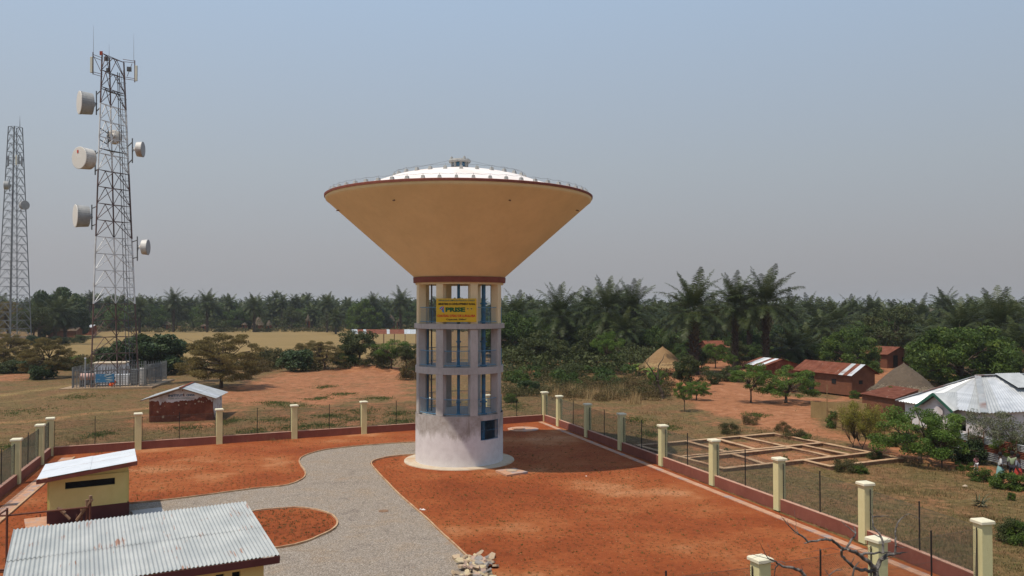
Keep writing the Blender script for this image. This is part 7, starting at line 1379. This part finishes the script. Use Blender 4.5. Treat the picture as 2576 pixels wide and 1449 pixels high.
bare_tree('dead_branch', 'dead grey branches below the left pillar of the near fence', [
 ([(2040,1480),(2025,1449),(2009,1434),(1987,1427),(1960,1419),(1945,1410),(1934,1406)], (.05,.045,.04,.034,.028,.022,.018), -.4), ([(1934,1406),(1924,1392),(1917,1377),(1909,1362)], (.012,.009,.006,.003), -.2), ([(1934,1406),(1905,1398),(1880,1390)], (.008,.006,.003), -.2), ([(1958,1420),(1950,1430),(1948,1450)], (.02,.016,.01), .2), ([(1975,1418),(1968,1412),(1945,1412)], (.008,.006,.003), .1), ([(2018,1440),(2018,1430),(2015,1424)], (.012,.009,.004), .1), ([(1948,1412),(1920,1420),(1905,1412)], (.005,.004,.002), .1), ([(1924,1392),(1900,1402),(1878,1410)], (.004,.003,.002), .1), ([(1934,1406),(1938,1385),(1930,1366)], (.005,.003,.002), .1), ([(2085,1449),(2100,1436),(2112,1430)], (.016,.012,.006), .1), ([(2100,1436),(2120,1433),(2124,1438)], (.01,.008,.003), .1), ([(2086,1449),(2078,1437),(2074,1431)], (.009,.008,.004), .1), ([(2145,1449),(2148,1430),(2162,1413)], (.024,.02,.012), .1)], 18.2, G)
# pale curved branch on the open tree, climbing plants on trunks
# ------------------------------------------------------------------ people
def body_mesh(J, E, rad, name, mat):
    me = bpy.data.meshes.new(name); me.from_pydata(J, E, []); o = bpy.data.objects.new(name, me); COL.objects.link(o)
    sk = o.modifiers.new('skin', 'SKIN'); sk.use_smooth_shade = True
    for i, r_ in enumerate(rad): me.skin_vertices[0].data[i].radius = (r_, r_) if not isinstance(r_, tuple) else r_; me.skin_vertices[0].data[i].use_root = (i == 0)
    sb = o.modifiers.new('sub', 'SUBSURF'); sb.levels = 1; sb.render_levels = 1; bpy.context.view_layer.update()
    m2 = bpy.data.meshes.new_from_object(o.evaluated_get(bpy.context.evaluated_depsgraph_get())); COL.objects.unlink(o); bpy.data.objects.remove(o); m2.materials.clear(); m2.materials.append(mat); return m2
def person(px, py, h, label, top, bottom, facing=0.0, pose='stand', z0=0.0, skirt=False):
    p = P(px, py, z0); e = empty('person', tuple(p), label, 'person', None, facing); s = h/1.7
    if pose == 'stand':
        J = [(0,0,.92),(0,0,1.12),(0,0,1.38),(0,0,1.50),(0,-.01,1.58),(0,0,1.70), (.09,0,.88),(.11,-.03,.48),(.11,0,.08),(.11,-.12,.03), (-.09,0,.88),(-.11,.10,.48),(-.11,.12,.08),(-.11,.0,.03), (.17,0,1.40),(.22,.02,1.12),(.24,-.08,.88),(.24,-.12,.80), (-.17,0,1.40),(-.23,0,1.12),(-.22,-.12,.90),(-.21,-.18,.83)]
    else:
        J = [(0,0,.30),(0,-.12,.46),(0,-.26,.66),(0,-.32,.75),(0,-.36,.82),(0,-.38,.94), (.12,0,.28),(.17,-.38,.48),(.16,-.22,.08),(.16,-.34,.03), (-.12,0,.28),(-.17,-.38,.48),(-.16,-.22,.08),(-.16,-.34,.03), (.17,-.27,.68),(.23,-.42,.50),(.14,-.60,.44),(.08,-.66,.42), (-.17,-.27,.68),(-.23,-.42,.50),(-.14,-.60,.44),(-.08,-.66,.42)]
    E = [(0,1),(1,2),(2,3),(3,4),(4,5),(0,6),(6,7),(7,8),(8,9),(0,10),(10,11),(11,12),(12,13),(2,14),(14,15),(15,16),(16,17),(2,18),(18,19),(19,20),(20,21)]
    rad = [.13,.12,.14,.05,.09,.085,.085,.06,.04,.035,.085,.06,.04,.035,.055,.042,.032,.03,.055,.042,.032,.03]
    me = body_mesh([tuple(c*s for c in j) for j in J], E, [r_*s for r_ in rad], 'body', M['skin']); inst('body', me, e)
    # clothes: slightly larger shells that follow the same joints
    T_ = [J[0], J[1], J[2], J[14], J[15], J[18], J[19]]; me = body_mesh([tuple(c*s for c in j) for j in T_], [(0,1),(1,2),(2,3),(3,4),(2,5),(5,6)], [r_*s for r_ in (.145,.135,.152,.066,.055,.066,.055)], 'shirt', M[top]); inst('shirt', me, e)
    if skirt:
        m_ = MB(); m_.lathe([(.13*s, 1.0*s), (.19*s, .8*s), (.24*s, .42*s), (.26*s, .30*s)][::-1], 16); o = m_.build('skirt', M[bottom], loc=(0,0,0)); o.parent = e; o.location = (0,0,0)
    else:
        B_ = [J[0], J[6], J[7], J[8], J[10], J[11], J[12]]; me = body_mesh([tuple(c*s for c in j) for j in B_], [(0,1),(1,2),(2,3),(0,4),(4,5),(5,6)], [r_*s for r_ in (.14,.098,.074,.055,.098,.074,.055)], 'trousers', M[bottom]); inst('trousers', me, e)
    hd = Vector(J[4])*.35+Vector(J[5])*.65; m_ = MB(); c = hd*s
    m_.lathe([(0,.135*s),(.06*s,.12*s),(.10*s,.06*s),(.108*s,0),(.10*s,-.05*s)][::-1], 14, (c.x, c.y+.015*s, c.z)); o = m_.build('hair', M['hair'], loc=(0,0,0)); o.parent = e; o.location = (0,0,0)
    for q in (17, 21):      # hands with fingers
        hp = Vector(J[q])*s; dr = (Vector(J[q])-Vector(J[q-1])).normalized(); sd2 = dr.orthogonal().normalized(); m_ = MB()
        for k in range(4): b0 = hp+sd2*(k-1.5)*.019*s; m_.tube([b0, b0+dr*.05*s, b0+dr*(.085-.006*abs(k-1.3))*s+dr.cross(sd2)*.012*s], [.010*s,.009*s,.007*s], 5)
        m_.tube([hp-sd2*.03*s, hp-sd2*.055*s+dr*.03*s, hp-sd2*.055*s+dr*.055*s], [.011*s,.010*s,.008*s], 5); o = m_.build('hand', M['skin'], loc=(0,0,0)); o.parent = e; o.location = (0,0,0)
    return e
person(2517, 1216, 1.62, 'person in a white top and pale green skirt by the corrugated fence', 'white_cloth', 'teal_cloth', 1.2, skirt=True)
person(2562, 1222, 1.62, 'person in a grey top and red skirt at the right edge of the picture', 'grey_cloth', 'red_cloth', .6, skirt=True)
person(2547, 1212, 1.6, 'person in a pale green shirt just left of the person in grey', 'green_cloth', 'dark_cloth', 2.6)
person(2456, 1188, .95, 'small child in a pink top on the dirt road behind the round shrub', 'pink_cloth', 'white_cloth', 0)
q = at(279, 970, 96.6); e = person(280, 974, 1.95, 'person in a bright orange top crouching inside the palisade below the blue board', 'orange_cloth', 'orange_cloth', math.pi-.5, pose='crouch', z0=.15); e.location = (q.x, q.y, .15)
q = in_yard(7.1, 1.0); e = person(300, 974, 1.65, 'person in a white shirt standing between the cabinets inside the palisade', 'white_cloth', 'dark_cloth', .5, z0=.15); e.location = (q.x, q.y, .15)

# ------------------------------------------------------------------ dry-season haze
HZ = MB(); HZ.box((0, 1950, 19.5), (7400, 5300, 43)); ho = HZ.build('haze', [], loc=(0,0,0)); ho['kind'] = 'stuff'; tag(ho, 'thin dusty dry season haze')
hm = bpy.data.materials.new('dusty_air'); hm.use_nodes = True; n = hm.node_tree; n.nodes.clear(); o_ = n.nodes.new('ShaderNodeOutputMaterial'); pv = n.nodes.new('ShaderNodeVolumePrincipled'); pv.inputs['Density'].default_value = 0.00020; pv.inputs['Color'].default_value = (0.82,0.86,0.90,1); pv.inputs['Anisotropy'].default_value = .2
n.links.new(pv.outputs[0], o_.inputs['Volume']); ho.data.materials.append(hm)
